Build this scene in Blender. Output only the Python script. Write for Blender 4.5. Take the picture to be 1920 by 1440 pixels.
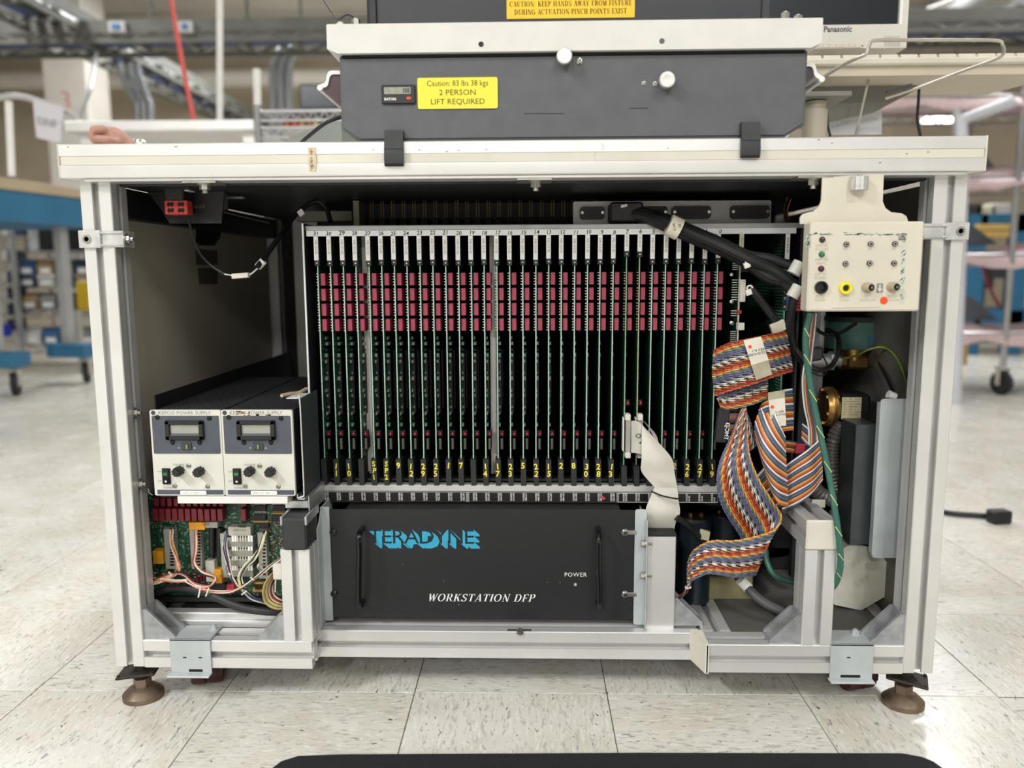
import bpy, math, random
from mathutils import Vector as V3, Matrix as M4
random.seed(7)
for o in list(bpy.data.objects): bpy.data.objects.remove(o)
SC = bpy.context.scene
COL = SC.collection

# ---------------------------------------------------------------- camera
FPX, TH, PS, RO, CH, CD = 1500.14, .13733, .02751, -.00476, .65873, 1.12454
_fw = V3((-math.sin(PS)*math.cos(TH), math.cos(PS)*math.cos(TH), -math.sin(TH)))
_r0 = V3((math.cos(PS), math.sin(PS), 0)); _u0 = _r0.cross(_fw)
_r = _r0*math.cos(RO) + _u0*math.sin(RO); _u = -_r0*math.sin(RO) + _u0*math.cos(RO)
CAMPOS = V3((0, -CD, CH))
cam = bpy.data.cameras.new('camera'); camo = bpy.data.objects.new('camera', cam); COL.objects.link(camo)
camo.matrix_world = M4(((_r.x, _u.x, -_fw.x, 0), (_r.y, _u.y, -_fw.y, -CD), (_r.z, _u.z, -_fw.z, CH), (0, 0, 0, 1)))
cam.sensor_width = 36; cam.lens = FPX/1920*36; cam.clip_start = .02; cam.clip_end = 100
cam.dof.use_dof = True; cam.dof.focus_distance = 1.24; cam.dof.aperture_fstop = cam.lens/1000/.0112
SC.camera = camo

# ---------------------------------------------------------------- world, light, exposure
SC.view_settings.view_transform = 'Standard'; SC.view_settings.look = 'None'
SC.view_settings.exposure = 0.24; SC.view_settings.gamma = 1; SC.view_settings.use_curve_mapping = False
W = bpy.data.worlds.new('world'); SC.world = W; W.use_nodes = True
W.node_tree.nodes['Background'].inputs[0].default_value = (.9, .93, 1, 1)
W.node_tree.nodes['Background'].inputs[1].default_value = .15
CEIL = 3.35
# ceiling fluorescent fixtures: (x, y, length, width, along_y, watts)
FIXTURES = [(-2.9, -2.7, 1.25, .3, 1, 150), (1.1, -2.9, 1.25, .3, 1, 40), (2.9, -1.6, 1.25, .3, 1, 10), (-1.6, -6.2, 1.25, .3, 1, 190),
            (1.0, -6.6, 1.25, .3, 1, 110), (0.0, .9, 1.25, .3, 1, 34),
            (-3.4, 3.2, 1.25, .3, 1, 40), (3.6, 3.0, 1.25, .3, 1, 36), (0.2, 4.2, 1.25, .3, 1, 40),
            (-2.6, 5.8, 1.25, .3, 1, 95), (3.2, 5.4, 1.25, .3, 1, 75)]

# ---------------------------------------------------------------- pixel -> place (authoring aid: a photo pixel at a known depth)
def _ray(x, y): return _fw + _r*((x-960)/FPX) + _u*((720-y)/FPX)
def A(x, y, Y): d = _ray(x, y); return CAMPOS + d*((Y+CD)/d.y)
def AX(x, y, X): d = _ray(x, y); return CAMPOS + d*(X/d.x)
def AZ(x, y, Z): d = _ray(x, y); return CAMPOS + d*((Z-CH)/d.z)

# ---------------------------------------------------------------- materials
def lin(h):
    if isinstance(h, str):
        h = h.lstrip('#'); c = [int(h[i:i+2], 16)/255 for i in (0, 2, 4)]
        return tuple(x/12.92 if x <= .04045 else ((x+.055)/1.055)**2.4 for x in c)
    return h
_mats = {}
def mat(name, col, rough=.5, metal=0, var=.06, scale=30, bump=0, bscale=200, stretch=None, col2=None, emit=0, alpha=1, spec=None, coat=0, trans=0):
    if name in _mats: return _mats[name]
    m = bpy.data.materials.new(name); m.use_nodes = True; nt = m.node_tree; b = nt.nodes['Principled BSDF']
    c = lin(col); b.inputs['Base Color'].default_value = (*c, 1); b.inputs['Roughness'].default_value = rough; b.inputs['Metallic'].default_value = metal
    if spec is not None: b.inputs['Specular IOR Level'].default_value = spec
    if coat: b.inputs['Coat Weight'].default_value = coat
    if trans: b.inputs['Transmission Weight'].default_value = trans
    if alpha < 1: b.inputs['Alpha'].default_value = alpha
    if emit: b.inputs['Emission Color'].default_value = (*c, 1); b.inputs['Emission Strength'].default_value = emit
    if var or bump or col2:
        tc = nt.nodes.new('ShaderNodeTexCoord'); mp = nt.nodes.new('ShaderNodeMapping'); nt.links.new(tc.outputs['Object'], mp.inputs[0])
        if stretch: mp.inputs['Scale'].default_value = stretch
    if var or col2:
        n = nt.nodes.new('ShaderNodeTexNoise'); n.inputs['Scale'].default_value = scale; n.inputs['Detail'].default_value = 4; nt.links.new(mp.outputs[0], n.inputs['Vector'])
        rp = nt.nodes.new('ShaderNodeValToRGB'); rp.color_ramp.elements[0].position = .3; rp.color_ramp.elements[1].position = .7
        d = lin(col2) if col2 else tuple(x*(1-var*2.2) for x in c); e = c if col2 else tuple(min(1, x*(1+var)) for x in c)
        rp.color_ramp.elements[0].color = (*d, 1); rp.color_ramp.elements[1].color = (*e, 1)
        nt.links.new(n.outputs['Fac'], rp.inputs[0]); nt.links.new(rp.outputs[0], b.inputs['Base Color'])
    if bump:
        n2 = nt.nodes.new('ShaderNodeTexNoise'); n2.inputs['Scale'].default_value = bscale; n2.inputs['Detail'].default_value = 2; nt.links.new(mp.outputs[0], n2.inputs['Vector'])
        bp = nt.nodes.new('ShaderNodeBump'); bp.inputs['Strength'].default_value = bump; bp.inputs['Distance'].default_value = .001
        nt.links.new(n2.outputs['Fac'], bp.inputs['Height']); nt.links.new(bp.outputs[0], b.inputs['Normal'])
    _mats[name] = m
    return m

ALU = mat('anodised_aluminium', '#dcdbd9', .40, .5, .03, 12, stretch=(1, 1, 1))
ALUD = mat('aluminium_slot', '#a9a8a6', .45, .4, .05, 20)
RAW = mat('mill_aluminium', '#c4c6c6', .35, .75, .08, 40)
ZINC = mat('galvanised_steel', '#c4cacb', .5, .25, .10, 18, col2='#b0b7b8')
CASTM = mat('cast_aluminium', '#a8aaac', .5, .5, .12, 60, bump=.2, bscale=400)
CREAM = mat('cream_plastic', '#d8d4c6', .5, 0, .04, 8)
CREAMD = mat('cream_strip', '#d0ccbe', .45, 0, .05, 5)
WHITEP = mat('white_paint', '#e4e2de', .45, 0, .03, 20)
BLK = mat('black_plastic', '#1a1a1b', .5, 0, .1, 60)
BLKM = mat('black_matt', '#0d0d0e', .75, 0, .1, 30)
BLKG = mat('black_gloss', '#0f0f12', .2, 0, 0)
DGREY = mat('dark_grey_plastic', '#3a3c3e', .5, 0, .06, 40)
CHARC = mat('charcoal_plastic', '#2a2b2d', .55, 0, .06, 50, bump=.15, bscale=500)
STEEL = mat('bright_steel', '#c2c0ba', .28, .9, .08, 60)
BOLT = mat('zinc_bolt', '#b4b2a8', .35, .8, .12, 90)
BRASS = mat('brass', '#b08a4e', .32, .9, .12, 40)
GOLD = mat('gold_pin', '#c9a24a', .35, .9, 0)
RUST = mat('rusty_foot', '#8c7b68', .42, .55, .2, 30, col2='#5a4838', bump=.3, bscale=120)
RUSTD = mat('dark_rust', '#3b332d', .6, .4, .2, 40)
WHITE = mat('white_label', '#eeeeea', .6, 0, .02, 20)
INK = mat('black_ink', '#141414', .7, 0, 0)
INKG = mat('grey_ink', '#8d8574', .7, 0, 0)
INKW = mat('white_ink', '#e8e8e6', .6, 0, 0)
YELP = mat('yellow_paint', '#f0e04a', .5, 0, 0)
NYL = mat('natural_nylon', '#d8d4c6', .45, 0, .05, 60)
LED_R = mat('red_led', '#a81a2a', .25, 0, 0)

# ---------------------------------------------------------------- mesh building
class MB:
    def __init__(s): s.v = []; s.f = []; s.m = []
    def _add(s, vs, fs, m=0):
        k = len(s.v); s.v += [tuple(p) for p in vs]; s.f += [tuple(i+k for i in f) for f in fs]; s.m += [m]*len(fs); return s
    def box(s, x0, x1, y0, y1, z0, z1, b=0, m=0, T=None):
        if x0 > x1: x0, x1 = x1, x0
        if y0 > y1: y0, y1 = y1, y0
        if z0 > z1: z0, z1 = z1, z0
        b = min(b, (x1-x0)*.45, (y1-y0)*.45, (z1-z0)*.45)
        if b <= 0:
            vs = [V3((x, y, z)) for x in (x0, x1) for y in (y0, y1) for z in (z0, z1)]
            fs = [(0, 1, 3, 2), (4, 6, 7, 5), (0, 4, 5, 1), (2, 3, 7, 6), (0, 2, 6, 4), (1, 5, 7, 3)]
        else:
            vs = []; L = [(x0, x1), (y0, y1), (z0, z1)]; S = (1, -1); idx = {}
            for ix in (0, 1):
                for iy in (0, 1):
                    for iz in (0, 1):
                        c = [L[0][ix], L[1][iy], L[2][iz]]; g = [b*S[ix], b*S[iy], b*S[iz]]
                        for a in range(3):
                            p = [c[q]+(0 if q == a else g[q]) for q in range(3)]
                            idx[(ix, iy, iz, a)] = len(vs); vs.append(V3(p))
            fs = []
            def I(a, i, j, k, ax):
                d = [0, 0, 0]; d[a] = i; d[(a+1) % 3] = j; d[(a+2) % 3] = k
                return idx[(d[0], d[1], d[2], ax)]
            for a in range(3):
                for i in (0, 1):
                    q = [I(a, i, 0, 0, a), I(a, i, 1, 0, a), I(a, i, 1, 1, a), I(a, i, 0, 1, a)]
                    fs.append(q if i else q[::-1])
                bb, cc = (a+1) % 3, (a+2) % 3
                for j in (0, 1):
                    for k in (0, 1):
                        q = [I(a, 0, j, k, bb), I(a, 1, j, k, bb), I(a, 1, j, k, cc), I(a, 0, j, k, cc)]
                        fs.append(q if (j ^ k) else q[::-1])
            for ix in (0, 1):
                for iy in (0, 1):
                    for iz in (0, 1):
                        q = [idx[(ix, iy, iz, a)] for a in range(3)]
                        fs.append(q if (ix+iy+iz) % 2 else q[::-1])
        if T: vs = [T @ p for p in vs]
        return s._add(vs, fs, m)
    def obox(s, c, ax, ay, az, b=0, m=0):
        """oriented box: centre c and half-axis vectors"""
        c, ax, ay, az = V3(c), V3(ax), V3(ay), V3(az)
        lx, ly, lz = ax.length, ay.length, az.length
        R = M4((tuple(ax/lx)+(0,), tuple(ay/ly)+(0,), tuple(az/lz)+(0,), (0, 0, 0, 1))).transposed()
        return s.box(-lx, lx, -ly, ly, -lz, lz, b, m, M4.Translation(c) @ R)
    def cyl(s, p0, p1, r, n=12, r2=None, m=0, cap=True):
        p0, p1 = V3(p0), V3(p1); d = (p1-p0).normalized(); a = d.orthogonal().normalized(); c = d.cross(a); r2 = r if r2 is None else r2
        vs = []
        for p, rr in ((p0, r), (p1, r2)):
            for i in range(n):
                t = 2*math.pi*(i+.5)/n; vs.append(p+(a*math.cos(t)+c*math.sin(t))*rr)
        fs = [(i, (i+1) % n, n+(i+1) % n, n+i) for i in range(n)]
        if cap: fs += [tuple(range(n))[::-1], tuple(range(n, 2*n))]
        return s._add(vs, fs, m)
    def lathe(s, prof, p0, d, n=16, m=0):
        """prof: list of (distance along d, radius)"""
        p0, d = V3(p0), V3(d).normalized(); a = d.orthogonal().normalized(); c = d.cross(a); vs = []; fs = []
        for h, r in prof:
            for i in range(n):
                t = 2*math.pi*i/n; vs.append(p0+d*h+(a*math.cos(t)+c*math.sin(t))*max(r, 1e-5))
        for k in range(len(prof)-1):
            for i in range(n):
                fs.append((k*n+i, k*n+(i+1) % n, (k+1)*n+(i+1) % n, (k+1)*n+i))
        fs += [tuple(range(n))[::-1], tuple(range((len(prof)-1)*n, len(prof)*n))]
        return s._add(vs, fs, m)
    def tube(s, pts, r, n=8, m=0, cap=True):
        P = [V3(p) for p in pts]; N = len(P); vs = []; fs = []; a = None
        for i in range(N):
            d = (P[min(i+1, N-1)]-P[max(i-1, 0)])
            d = d.normalized() if d.length > 1e-9 else V3((0, 0, 1))
            if a is None: a = d.orthogonal().normalized()
            a = (a-d*a.dot(d)); a = a.normalized() if a.length > 1e-6 else d.orthogonal().normalized()
            c = d.cross(a); rr = r(i/(N-1)) if callable(r) else r
            for k in range(n):
                t = 2*math.pi*k/n; vs.append(P[i]+(a*math.cos(t)+c*math.sin(t))*rr)
        for i in range(N-1):
            for k in range(n): fs.append((i*n+k, i*n+(k+1) % n, (i+1)*n+(k+1) % n, (i+1)*n+k))
        if cap: fs += [tuple(range(n))[::-1], tuple(range((N-1)*n, N*n))]
        return s._add(vs, fs, m)
    def prism(s, poly, axis, a, b, m=0, T=None):
        """extrude a 2-D outline along an axis; axis 'x': poly is (y,z); 'y': (x,z); 'z': (x,y)"""
        n = len(poly); vs = []
        for h in (a, b):
            for p, q in poly: vs.append(V3({'x': (h, p, q), 'y': (p, h, q), 'z': (p, q, h)}[axis]))
        area = sum(poly[i][0]*poly[(i+1) % n][1]-poly[(i+1) % n][0]*poly[i][1] for i in range(n))
        fl = (area > 0) ^ (axis == 'y') ^ (b < a)
        fs = [(i, (i+1) % n, n+(i+1) % n, n+i) for i in range(n)]+[tuple(range(n))[::-1], tuple(range(n, 2*n))]
        if not fl: fs = [f[::-1] for f in fs]
        if T: vs = [T @ p for p in vs]
        return s._add(vs, fs, m)
    def quad(s, a, b, c, d, m=0): return s._add([a, b, c, d], [(0, 1, 2, 3)], m)
    def hexbolt(s, p, d, r=.006, h=.005, m=0, stud=0):
        p, d = V3(p), V3(d).normalized(); s.cyl(p, p+d*.0012, r*1.35, 14, m=m); s.cyl(p, p+d*h, r, 6, m=m)
        if stud: s.cyl(p, p+d*(h+stud), r*.55, 10, m=m)
        return s
    def panhead(s, p, d, r=.004, m=0, mi=None):
        p, d = V3(p), V3(d).normalized(); s.lathe([(0, r), (r*.35, r*.95), (r*.7, r*.55), (r*.72, .0001)], p, d, 12, m)
        if mi is not None:
            a = d.orthogonal().normalized(); c = d.cross(a)
            for q, w in ((a, c), (c, a)): s.obox(p+d*r*.72, q*r*.5, w*r*.11, d*r*.06, 0, mi)
        return s
    def grid(s, rows, m=0, closed=False):
        """skin a list of point rows"""
        n = len(rows[0]); vs = [p for r in rows for p in r]; fs = []
        for i in range(len(rows)-1):
            for k in range(n if closed else n-1): fs.append((i*n+k, i*n+(k+1) % n, (i+1)*n+(k+1) % n, (i+1)*n+k))
        return s._add(vs, fs, m)
    def text(s, txt, size, org, xd, yd, m=0, align='LEFT', shear=0, sx=1, space=1, off=.00015, bold=0):
        vs, fs = glyphs(txt, align, shear, space, bold); xd, yd = V3(xd).normalized(), V3(yd).normalized(); nn = xd.cross(yd); o = V3(org)+nn*off
        return s._add([o+xd*(x*size*sx)+yd*(y*size) for x, y in vs], fs, m)
    def build(s, name, mats, parent=None, loc=(0, 0, 0), rotz=0, smooth=35):
        me = bpy.data.meshes.new(name); me.from_pydata(s.v, [], s.f)
        mats = mats if isinstance(mats, (list, tuple)) else [mats]
        for x in mats: me.materials.append(x)
        if len(mats) > 1: me.polygons.foreach_set('material_index', s.m)
        if smooth:
            me.polygons.foreach_set('use_smooth', [True]*len(me.polygons)); me.set_sharp_from_angle(angle=math.radians(smooth))
        me.update()
        o = bpy.data.objects.new(name, me); COL.objects.link(o); o.rotation_euler = (0, 0, rotz)
        if parent: o.parent = parent
        o.location = V3(loc)-wloc(parent)
        return o
def wloc(o):
    p = V3((0, 0, 0))
    while o: p += o.location; o = o.parent
    return p
_gl = {}
def glyphs(txt, align, shear, space, bold):
    k = (txt, align, shear, space, bold)
    if k not in _gl:
        c = bpy.data.curves.new('t', 'FONT'); c.body = txt; c.size = 1.37; c.align_x = align; c.align_y = 'BOTTOM_BASELINE'; c.shear = shear; c.space_character = space
        c.resolution_u = 2; c.offset = bold; c.fill_mode = 'FRONT'
        o = bpy.data.objects.new('t', c); me = bpy.data.meshes.new_from_object(o)
        _gl[k] = ([(v.co.x, v.co.y) for v in me.vertices], [tuple(p.vertices) for p in me.polygons])
        bpy.data.objects.remove(o); bpy.data.curves.remove(c); bpy.data.meshes.remove(me)
    return _gl[k]
def smooth(pts, k=6):
    P = [V3(p) for p in pts]; out = []
    for i in range(len(P)-1):
        p0 = P[i-1] if i else P[0]*2-P[1]; p1, p2 = P[i], P[i+1]; p3 = P[i+2] if i+2 < len(P) else P[-1]*2-P[-2]
        for j in range(k):
            t = j/k; out.append(.5*((2*p1)+(p2-p0)*t+(2*p0-5*p1+4*p2-p3)*t*t+(3*p1-p0-3*p2+p3)*t**3))
    return out+[P[-1]]
def px(pts, k=6): return smooth([A(*p) for p in pts], k)
def tag(o, label=None, cat=None, group=None, kind=None):
    for a, b in (('label', label), ('category', cat), ('group', group), ('kind', kind)):
        if b: o[a] = b
    return o
def thing(name, label, cat, loc=(0, 0, 0), group=None, rotz=0):
    o = bpy.data.objects.new(name, None); COL.objects.link(o); o.location = loc; o.rotation_euler = (0, 0, rotz); o.empty_display_size = .05
    return tag(o, label, cat, group)
def link(o, parent):
    COL.objects.link(o); o.parent = parent; return o
def dup(root, parent=None, loc=None, label=None):
    c = root.copy(); COL.objects.link(c)
    if parent: c.parent = parent
    if loc is not None: c.location = loc
    if label: c['label'] = label
    for ch in root.children: dup(ch, c)
    return c
def rrect(x0, x1, z0, z1, r, n=5):
    out = []
    for cx, cz, a in ((x1-r, z1-r, 0), (x0+r, z1-r, 90), (x0+r, z0+r, 180), (x1-r, z0+r, 270)):
        for i in range(n+1):
            t = math.radians(a+90*i/n); out.append((cx+r*math.cos(t), cz+r*math.sin(t)))
    return out
def slot_profile(w, h, sides='tblr', sw=.0105, sd=.012, c=.0012, lip=.004, nw=1, nh=1):
    """cross-section of a T-slot extrusion, w x h, slots on the named sides"""
    pts = []
    def edge(p, q, inw, k, on):
        L = (q-p).length; d = (q-p)/L; pts.append(p+d*c)
        if on:
            for i in range(k):
                mid = L*(i+.5)/k
                for t, dep in ((mid-sw/2, 0), (mid-sw/2, lip), (mid-sw*.85, lip), (mid-sw*.85, sd), (mid+sw*.85, sd), (mid+sw*.85, lip), (mid+sw/2, lip), (mid+sw/2, 0)):
                    pts.append(p+d*t+inw*dep)
        pts.append(q-d*c)
    from mathutils import Vector as V
    a, b, cc, dd = V((-w/2, -h/2)), V((w/2, -h/2)), V((w/2, h/2)), V((-w/2, h/2))
    edge(a, b, V((0, 1)), nw, 'b' in sides); edge(b, cc, V((-1, 0)), nh, 'r' in sides)
    edge(cc, dd, V((0, -1)), nw, 't' in sides); edge(dd, a, V((1, 0)), nh, 'l' in sides)
    return [(p.x, p.y) for p in pts]
def extr(mb, axis, a, b, c0, c1, w=.045, h=.045, sides='tblr', m=0, **k):
    """T-slot bar along axis from a to b; c0,c1 = centre in the other two axes"""
    return mb.prism([(p+c0, q+c1) for p, q in slot_profile(w, h, sides, **k)], axis, a, b, m)
# ================================================================ the room
TALPHA, TX, TY, TS = .00613, -.18969, 1.18698-CD, .3048
def tile_mat(name, world):
    m = bpy.data.materials.new(name); m.use_nodes = True; nt = m.node_tree; N = nt.nodes; L = nt.links; b = N['Principled BSDF']
    tc = N.new('ShaderNodeTexCoord'); oi = N.new('ShaderNodeObjectInfo')
    add = N.new('ShaderNodeVectorMath'); add.operation = 'MULTIPLY_ADD'; add.inputs[1].default_value = (1, 1, 1)
    sc = N.new('ShaderNodeVectorMath'); sc.operation = 'SCALE'; sc.inputs[0].default_value = (37, 53, 11); L.new(oi.outputs['Random'], sc.inputs['Scale'])
    L.new(tc.outputs['Object'], add.inputs[0]); L.new(sc.outputs[0], add.inputs[2])
    def noise(scale, st, det, lo, hi, dist=0, rough=.5):
        mp = N.new('ShaderNodeMapping'); mp.inputs['Scale'].default_value = st; L.new(add.outputs[0], mp.inputs[0])
        n = N.new('ShaderNodeTexNoise'); n.inputs['Scale'].default_value = scale; n.inputs['Detail'].default_value = det; n.inputs['Distortion'].default_value = dist; n.inputs['Roughness'].default_value = rough
        L.new(mp.outputs[0], n.inputs['Vector']); r = N.new('ShaderNodeMapRange'); r.inputs[1].default_value = lo; r.inputs[2].default_value = hi; L.new(n.outputs['Fac'], r.inputs[0]); return r.outputs[0]
    def mix(a, bcol, fac, k=1):
        x = N.new('ShaderNodeMix'); x.data_type = 'RGBA'
        if k != 1:
            q = N.new('ShaderNodeMath'); q.operation = 'MULTIPLY'; q.inputs[1].default_value = k; L.new(fac, q.inputs[0]); fac = q.outputs[0]
        L.new(fac, x.inputs[0])
        if isinstance(a, tuple): x.inputs[6].default_value = (*a, 1)
        else: L.new(a, x.inputs[6])
        x.inputs[7].default_value = (*bcol, 1); return x.outputs[2]
    c = mix(lin('#dcd9d1'), lin('#d2cdbf'), noise(9, (1, 1, 1), 3, .4, .65))
    c = mix(c, lin('#aaa5a4'), noise(44, (1, 4.2, 1), 5, .54, .64, .5, .62), .70)
    c = mix(c, lin('#ecebe7'), noise(50, (1, 4, 1), 4, .55, .66, .4), .6)
    c = mix(c, lin('#7d7884'), noise(58, (1, 3.4, 1), 2, .665, .70, .9), .8)
    c = mix(c, lin('#3d3a40'), noise(62, (1, 2.2, 1), 1, .745, .765, .5), .9)
    if world:   # far floor: joint lines where the tiles are too small to build
        sp = N.new('ShaderNodeMapping'); sp.vector_type = 'TEXTURE'; sp.inputs['Location'].default_value = (TX, TY, 0); sp.inputs['Rotation'].default_value = (0, 0, TALPHA); sp.inputs['Scale'].default_value = (TS, TS, 1)
        L.new(tc.outputs['Object'], sp.inputs[0]); se = N.new('ShaderNodeSeparateXYZ'); L.new(sp.outputs[0], se.inputs[0]); last = None
        for ax in (0, 1):
            w = N.new('ShaderNodeMath'); w.operation = 'WRAP'; w.inputs[1].default_value = .5; w.inputs[2].default_value = -.5; L.new(se.outputs[ax], w.inputs[0])
            a = N.new('ShaderNodeMath'); a.operation = 'ABSOLUTE'; L.new(w.outputs[0], a.inputs[0])
            l = N.new('ShaderNodeMath'); l.operation = 'LESS_THAN'; l.inputs[1].default_value = .006; L.new(a.outputs[0], l.inputs[0])
            if last is None: last = l.outputs[0]
            else:
                mx = N.new('ShaderNodeMath'); mx.operation = 'MAXIMUM'; L.new(last, mx.inputs[0]); L.new(l.outputs[0], mx.inputs[1]); last = mx.outputs[0]
        c = mix(c, lin('#4a4640'), last, .8)
    L.new(c, b.inputs['Base Color']); b.inputs['Roughness'].default_value = .24; b.inputs['Specular IOR Level'].default_value = .5
    r = noise(5, (1, 1, 1), 4, .3, .75); rr = N.new('ShaderNodeMapRange'); rr.inputs[3].default_value = .16; rr.inputs[4].default_value = .34; L.new(r, rr.inputs[0]); L.new(rr.outputs[0], b.inputs['Roughness'])
    return m
floor = MB().box(-7, 7.5, -9, 9.5, -.06, -.002).build('floor', tile_mat('far_floor_tiles', True)); tag(floor, kind='structure')
tmesh = None; cand = []
ca, sa = math.cos(TALPHA), math.sin(TALPHA)
for i in range(-24, 26):
    for j in range(-2, 22):
        x = TX+TS*(ca*(i+.5)-sa*(j+.5)); y = TY+TS*(sa*(i+.5)+ca*(j+.5))
        d = V3((x, y, 0))-CAMPOS; z = d.dot(_fw)
        if z < .3: continue
        u, v = 960+FPX*d.dot(_r)/z, 720-FPX*d.dot(_u)/z; mg = FPX*.2/z
        if -mg < u < 1920+mg and v < 1440+mg: cand.append((z, i, j, x, y))
cand.sort()
TM = tile_mat('vinyl_tile', False)
for z, i, j, x, y in cand[:300]:
    if tmesh is None:
        g = TS/2-.0008; t = MB().box(-g, g, -g, g, -.006, 0, .0004).build('tile', TM, smooth=0); tmesh = t.data; t.parent = floor
    else: t = link(bpy.data.objects.new('tile', tmesh), floor)
    t.location = (x, y, 0); t.rotation_euler = (0, 0, TALPHA+(math.pi/2 if (i+j) % 2 else 0)+(math.pi if random.random() < .5 else 0))

WALLM = mat('beige_wall', '#cbbfa8', .8, 0, .05, 3)
WALLW = mat('pale_wall', '#bdb9b0', .8, 0, .04, 3)
CEILM = mat('ceiling_deck', '#c4bfb5', .8, 0, .06, 2)
tag(MB().box(-7.1, 7.6, 9.5, 9.7, -.06, CEIL).build('wall_back', WALLM), kind='structure')
tag(MB().box(-7.2, -7, -9, 9.5, -.06, CEIL).build('wall_left', WALLW), kind='structure')
tag(MB().box(7.5, 7.7, -9, 9.5, -.06, CEIL).build('wall_right', WALLW), kind='structure')
tag(MB().box(-7.1, 7.6, -9.2, -9, -.06, CEIL).build('wall_front', WALLW), kind='structure')
ceil = tag(MB().box(-7.1, 7.6, -9, 9.5, CEIL, CEIL+.1).build('ceiling', CEILM), kind='structure')
for k in range(12):   # deck ribs
    MB().box(-7, 7.5, -5+k*1.25, -4.93+k*1.25, CEIL-.06, CEIL).build('rib', CEILM, ceil)
TUBE = mat('lamp_diffuser', '#fffaf2', .5, 0, 0, emit=5)
LAMPW = mat('lamp_housing', '#d9d8d4', .5, 0, 0)
_lab = ['over the aisle in front of the bench at left', 'in front of the bench at centre right', 'in front of the bench at far right', 'farthest out in front of the bench at left',
        'farthest out in front of the bench at right', 'just behind the bench', 'over the blue workbench at left', 'over the wire cart at right', 'over the middle of the room behind the bench',
        'at the back of the room at left', 'at the back of the room at right']
for (x, y, L_, w_, ay, wt), lb in zip(FIXTURES, _lab):
    t = thing('ceiling_light', 'long white fluorescent ceiling light '+lb, 'light', (x, y, CEIL), 'ceiling lights')
    hx, hy = (w_/2, L_/2) if ay else (L_/2, w_/2)
    MB().box(x-hx-.01, x+hx+.01, y-hy-.01, y+hy+.01, CEIL-.06, CEIL, .005).build('housing', LAMPW, t)
    MB().box(x-hx, x+hx, y-hy, y+hy, CEIL-.075, CEIL-.0605, .004).build('diffuser', TUBE, t)
    l = bpy.data.lights.new('lamp', 'AREA'); l.shape = 'RECTANGLE'; l.size = hx*2; l.size_y = hy*2; l.energy = wt; l.color = (.965, .98, 1)
    lo = bpy.data.objects.new('lamp', l); COL.objects.link(lo); lo.parent = t; lo.location = (0, 0, -.08)
# ================================================================ the bench frame
bench = thing('test_bench', 'wide workbench frame of pale slotted aluminium bars on levelling feet', 'workbench', (0, .35, 0))
XL, XR, ZT, ZB = -.6577, .6074, .8389, .7931          # top: left/right ends, upper and lower face
# --- top: front bar (two pale strips and a cream infill between), side and rear bars, board
mb = MB()
prof = [(0, ZB+.0022), (.0015, ZB), (.045, ZB), (.045, ZT), (.002, ZT), (0, ZT-.0015), (0, ZT-.0165), (.0025, ZT-.0168), (.0025, ZB+.0172), (0, ZB+.0169)]
mb.prism(prof, 'x', XL, XR); fb = mb.build('front_rail', ALU, bench)
MB().box(XL+.002, XR-.002, .0004, .006, ZB+.0173, ZT-.0169).build('infill_strip', CREAMD, fb)
mb = MB()      # mounting lip under the front rail
mb.box(XL+.03, XR-.02, .005, .040, ZB-.0045, ZB, .0008); mb.build('lower_lip', ALU, fb)
for s, x in ((-1, XL), (1, XR)):
    MB().box(x-.0025*(s < 0), x+.0025*(s > 0), -.0005, .046, ZB-.001, ZT+.0003, .0012).build('end_cap', CREAM, fb)
mb = MB(); mb.box(XL, XL+.045, .045, .80, ZB, ZT, .001); mb.build('side_rail', ALU, bench)
mb = MB(); mb.box(XR-.045, XR, .045, .80, ZB, ZT, .001); mb.build('side_rail', ALU, bench)
mb = MB(); mb.box(XL, XR, .80, .845, ZB, ZT, .001); mb.build('rear_rail', ALU, bench)
TOPM = mat('bench_top_laminate', '#c8c6c0', .5, 0, .05, 6)
MB().box(XL+.045, XR-.045, .045, .80, ZT-.028, ZT-.003).build('top_board', TOPM, bench)
# old tape and stains on the front rail
TAPE = mat('old_tape', '#b9a27c', .7, 0, .3, 120, col2='#d8cdb4'); STAIN = mat('brown_stain', '#a58e63', .8, 0, .2, 200, col2='#cfc6ae')
mb = MB()
a, b = A(578, 278, 0), A(593, 322, 0); mb.prism([(a.x, a.z), (a.x+.0105, a.z+.001), (b.x+.001, b.z+.010), (b.x-.001, b.z), (a.x+.0005, b.z+.001), (a.x-.0004, .81)], 'y', -.0012, -.0002)
mb.text('An side Ba..', .0042, (A(582, 282, 0).x, -.0013, A(582, 282, 0).z), (0, 0, -1), (1, 0, 0), 1)
mb.build('tape_scrap', [TAPE, INK], fb)
mb = MB(); c = A(1122, 294, 0)
for k in range(14):
    t0, t1 = k*2*math.pi/14, (k+1)*2*math.pi/14
    if 2 < k < 12: mb.tube([(c.x+.0055*math.cos(t0), .0007, c.z+.0065*math.sin(t0)), (c.x+.0055*math.cos(t1), .0007, c.z+.0065*math.sin(t1))], .0005, 5)
mb.tube([(c.x+.004, .0007, c.z+.005), (c.x+.007, -.0003, c.z+.014), (c.x+.004, -.0003, c.z+.017)], .0004, 5); mb.build('glue_mark', STAIN, fb)
mb = MB()
for u, v, w in ((330, 275, 5), (700, 281, 3), (786, 281, 3), (838, 284, 4), (860, 282, 3), (912, 280, 3), (1252, 278, 2), (1535, 262, 4), (1560, 268, 3), (1650, 305, 4), (1740, 285, 3), (1700, 288, 3), (127, 276, 2)):
    c = A(u, v, 0); mb.obox((c.x, -.0002, c.z), (w*.0004, 0, .0002), (0, .0002, 0), (0, 0, .0005))
tag(mb.build('scratches', mat('scratch_mark', '#6c665c', .8, 0, 0), fb), kind='stuff')
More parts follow.
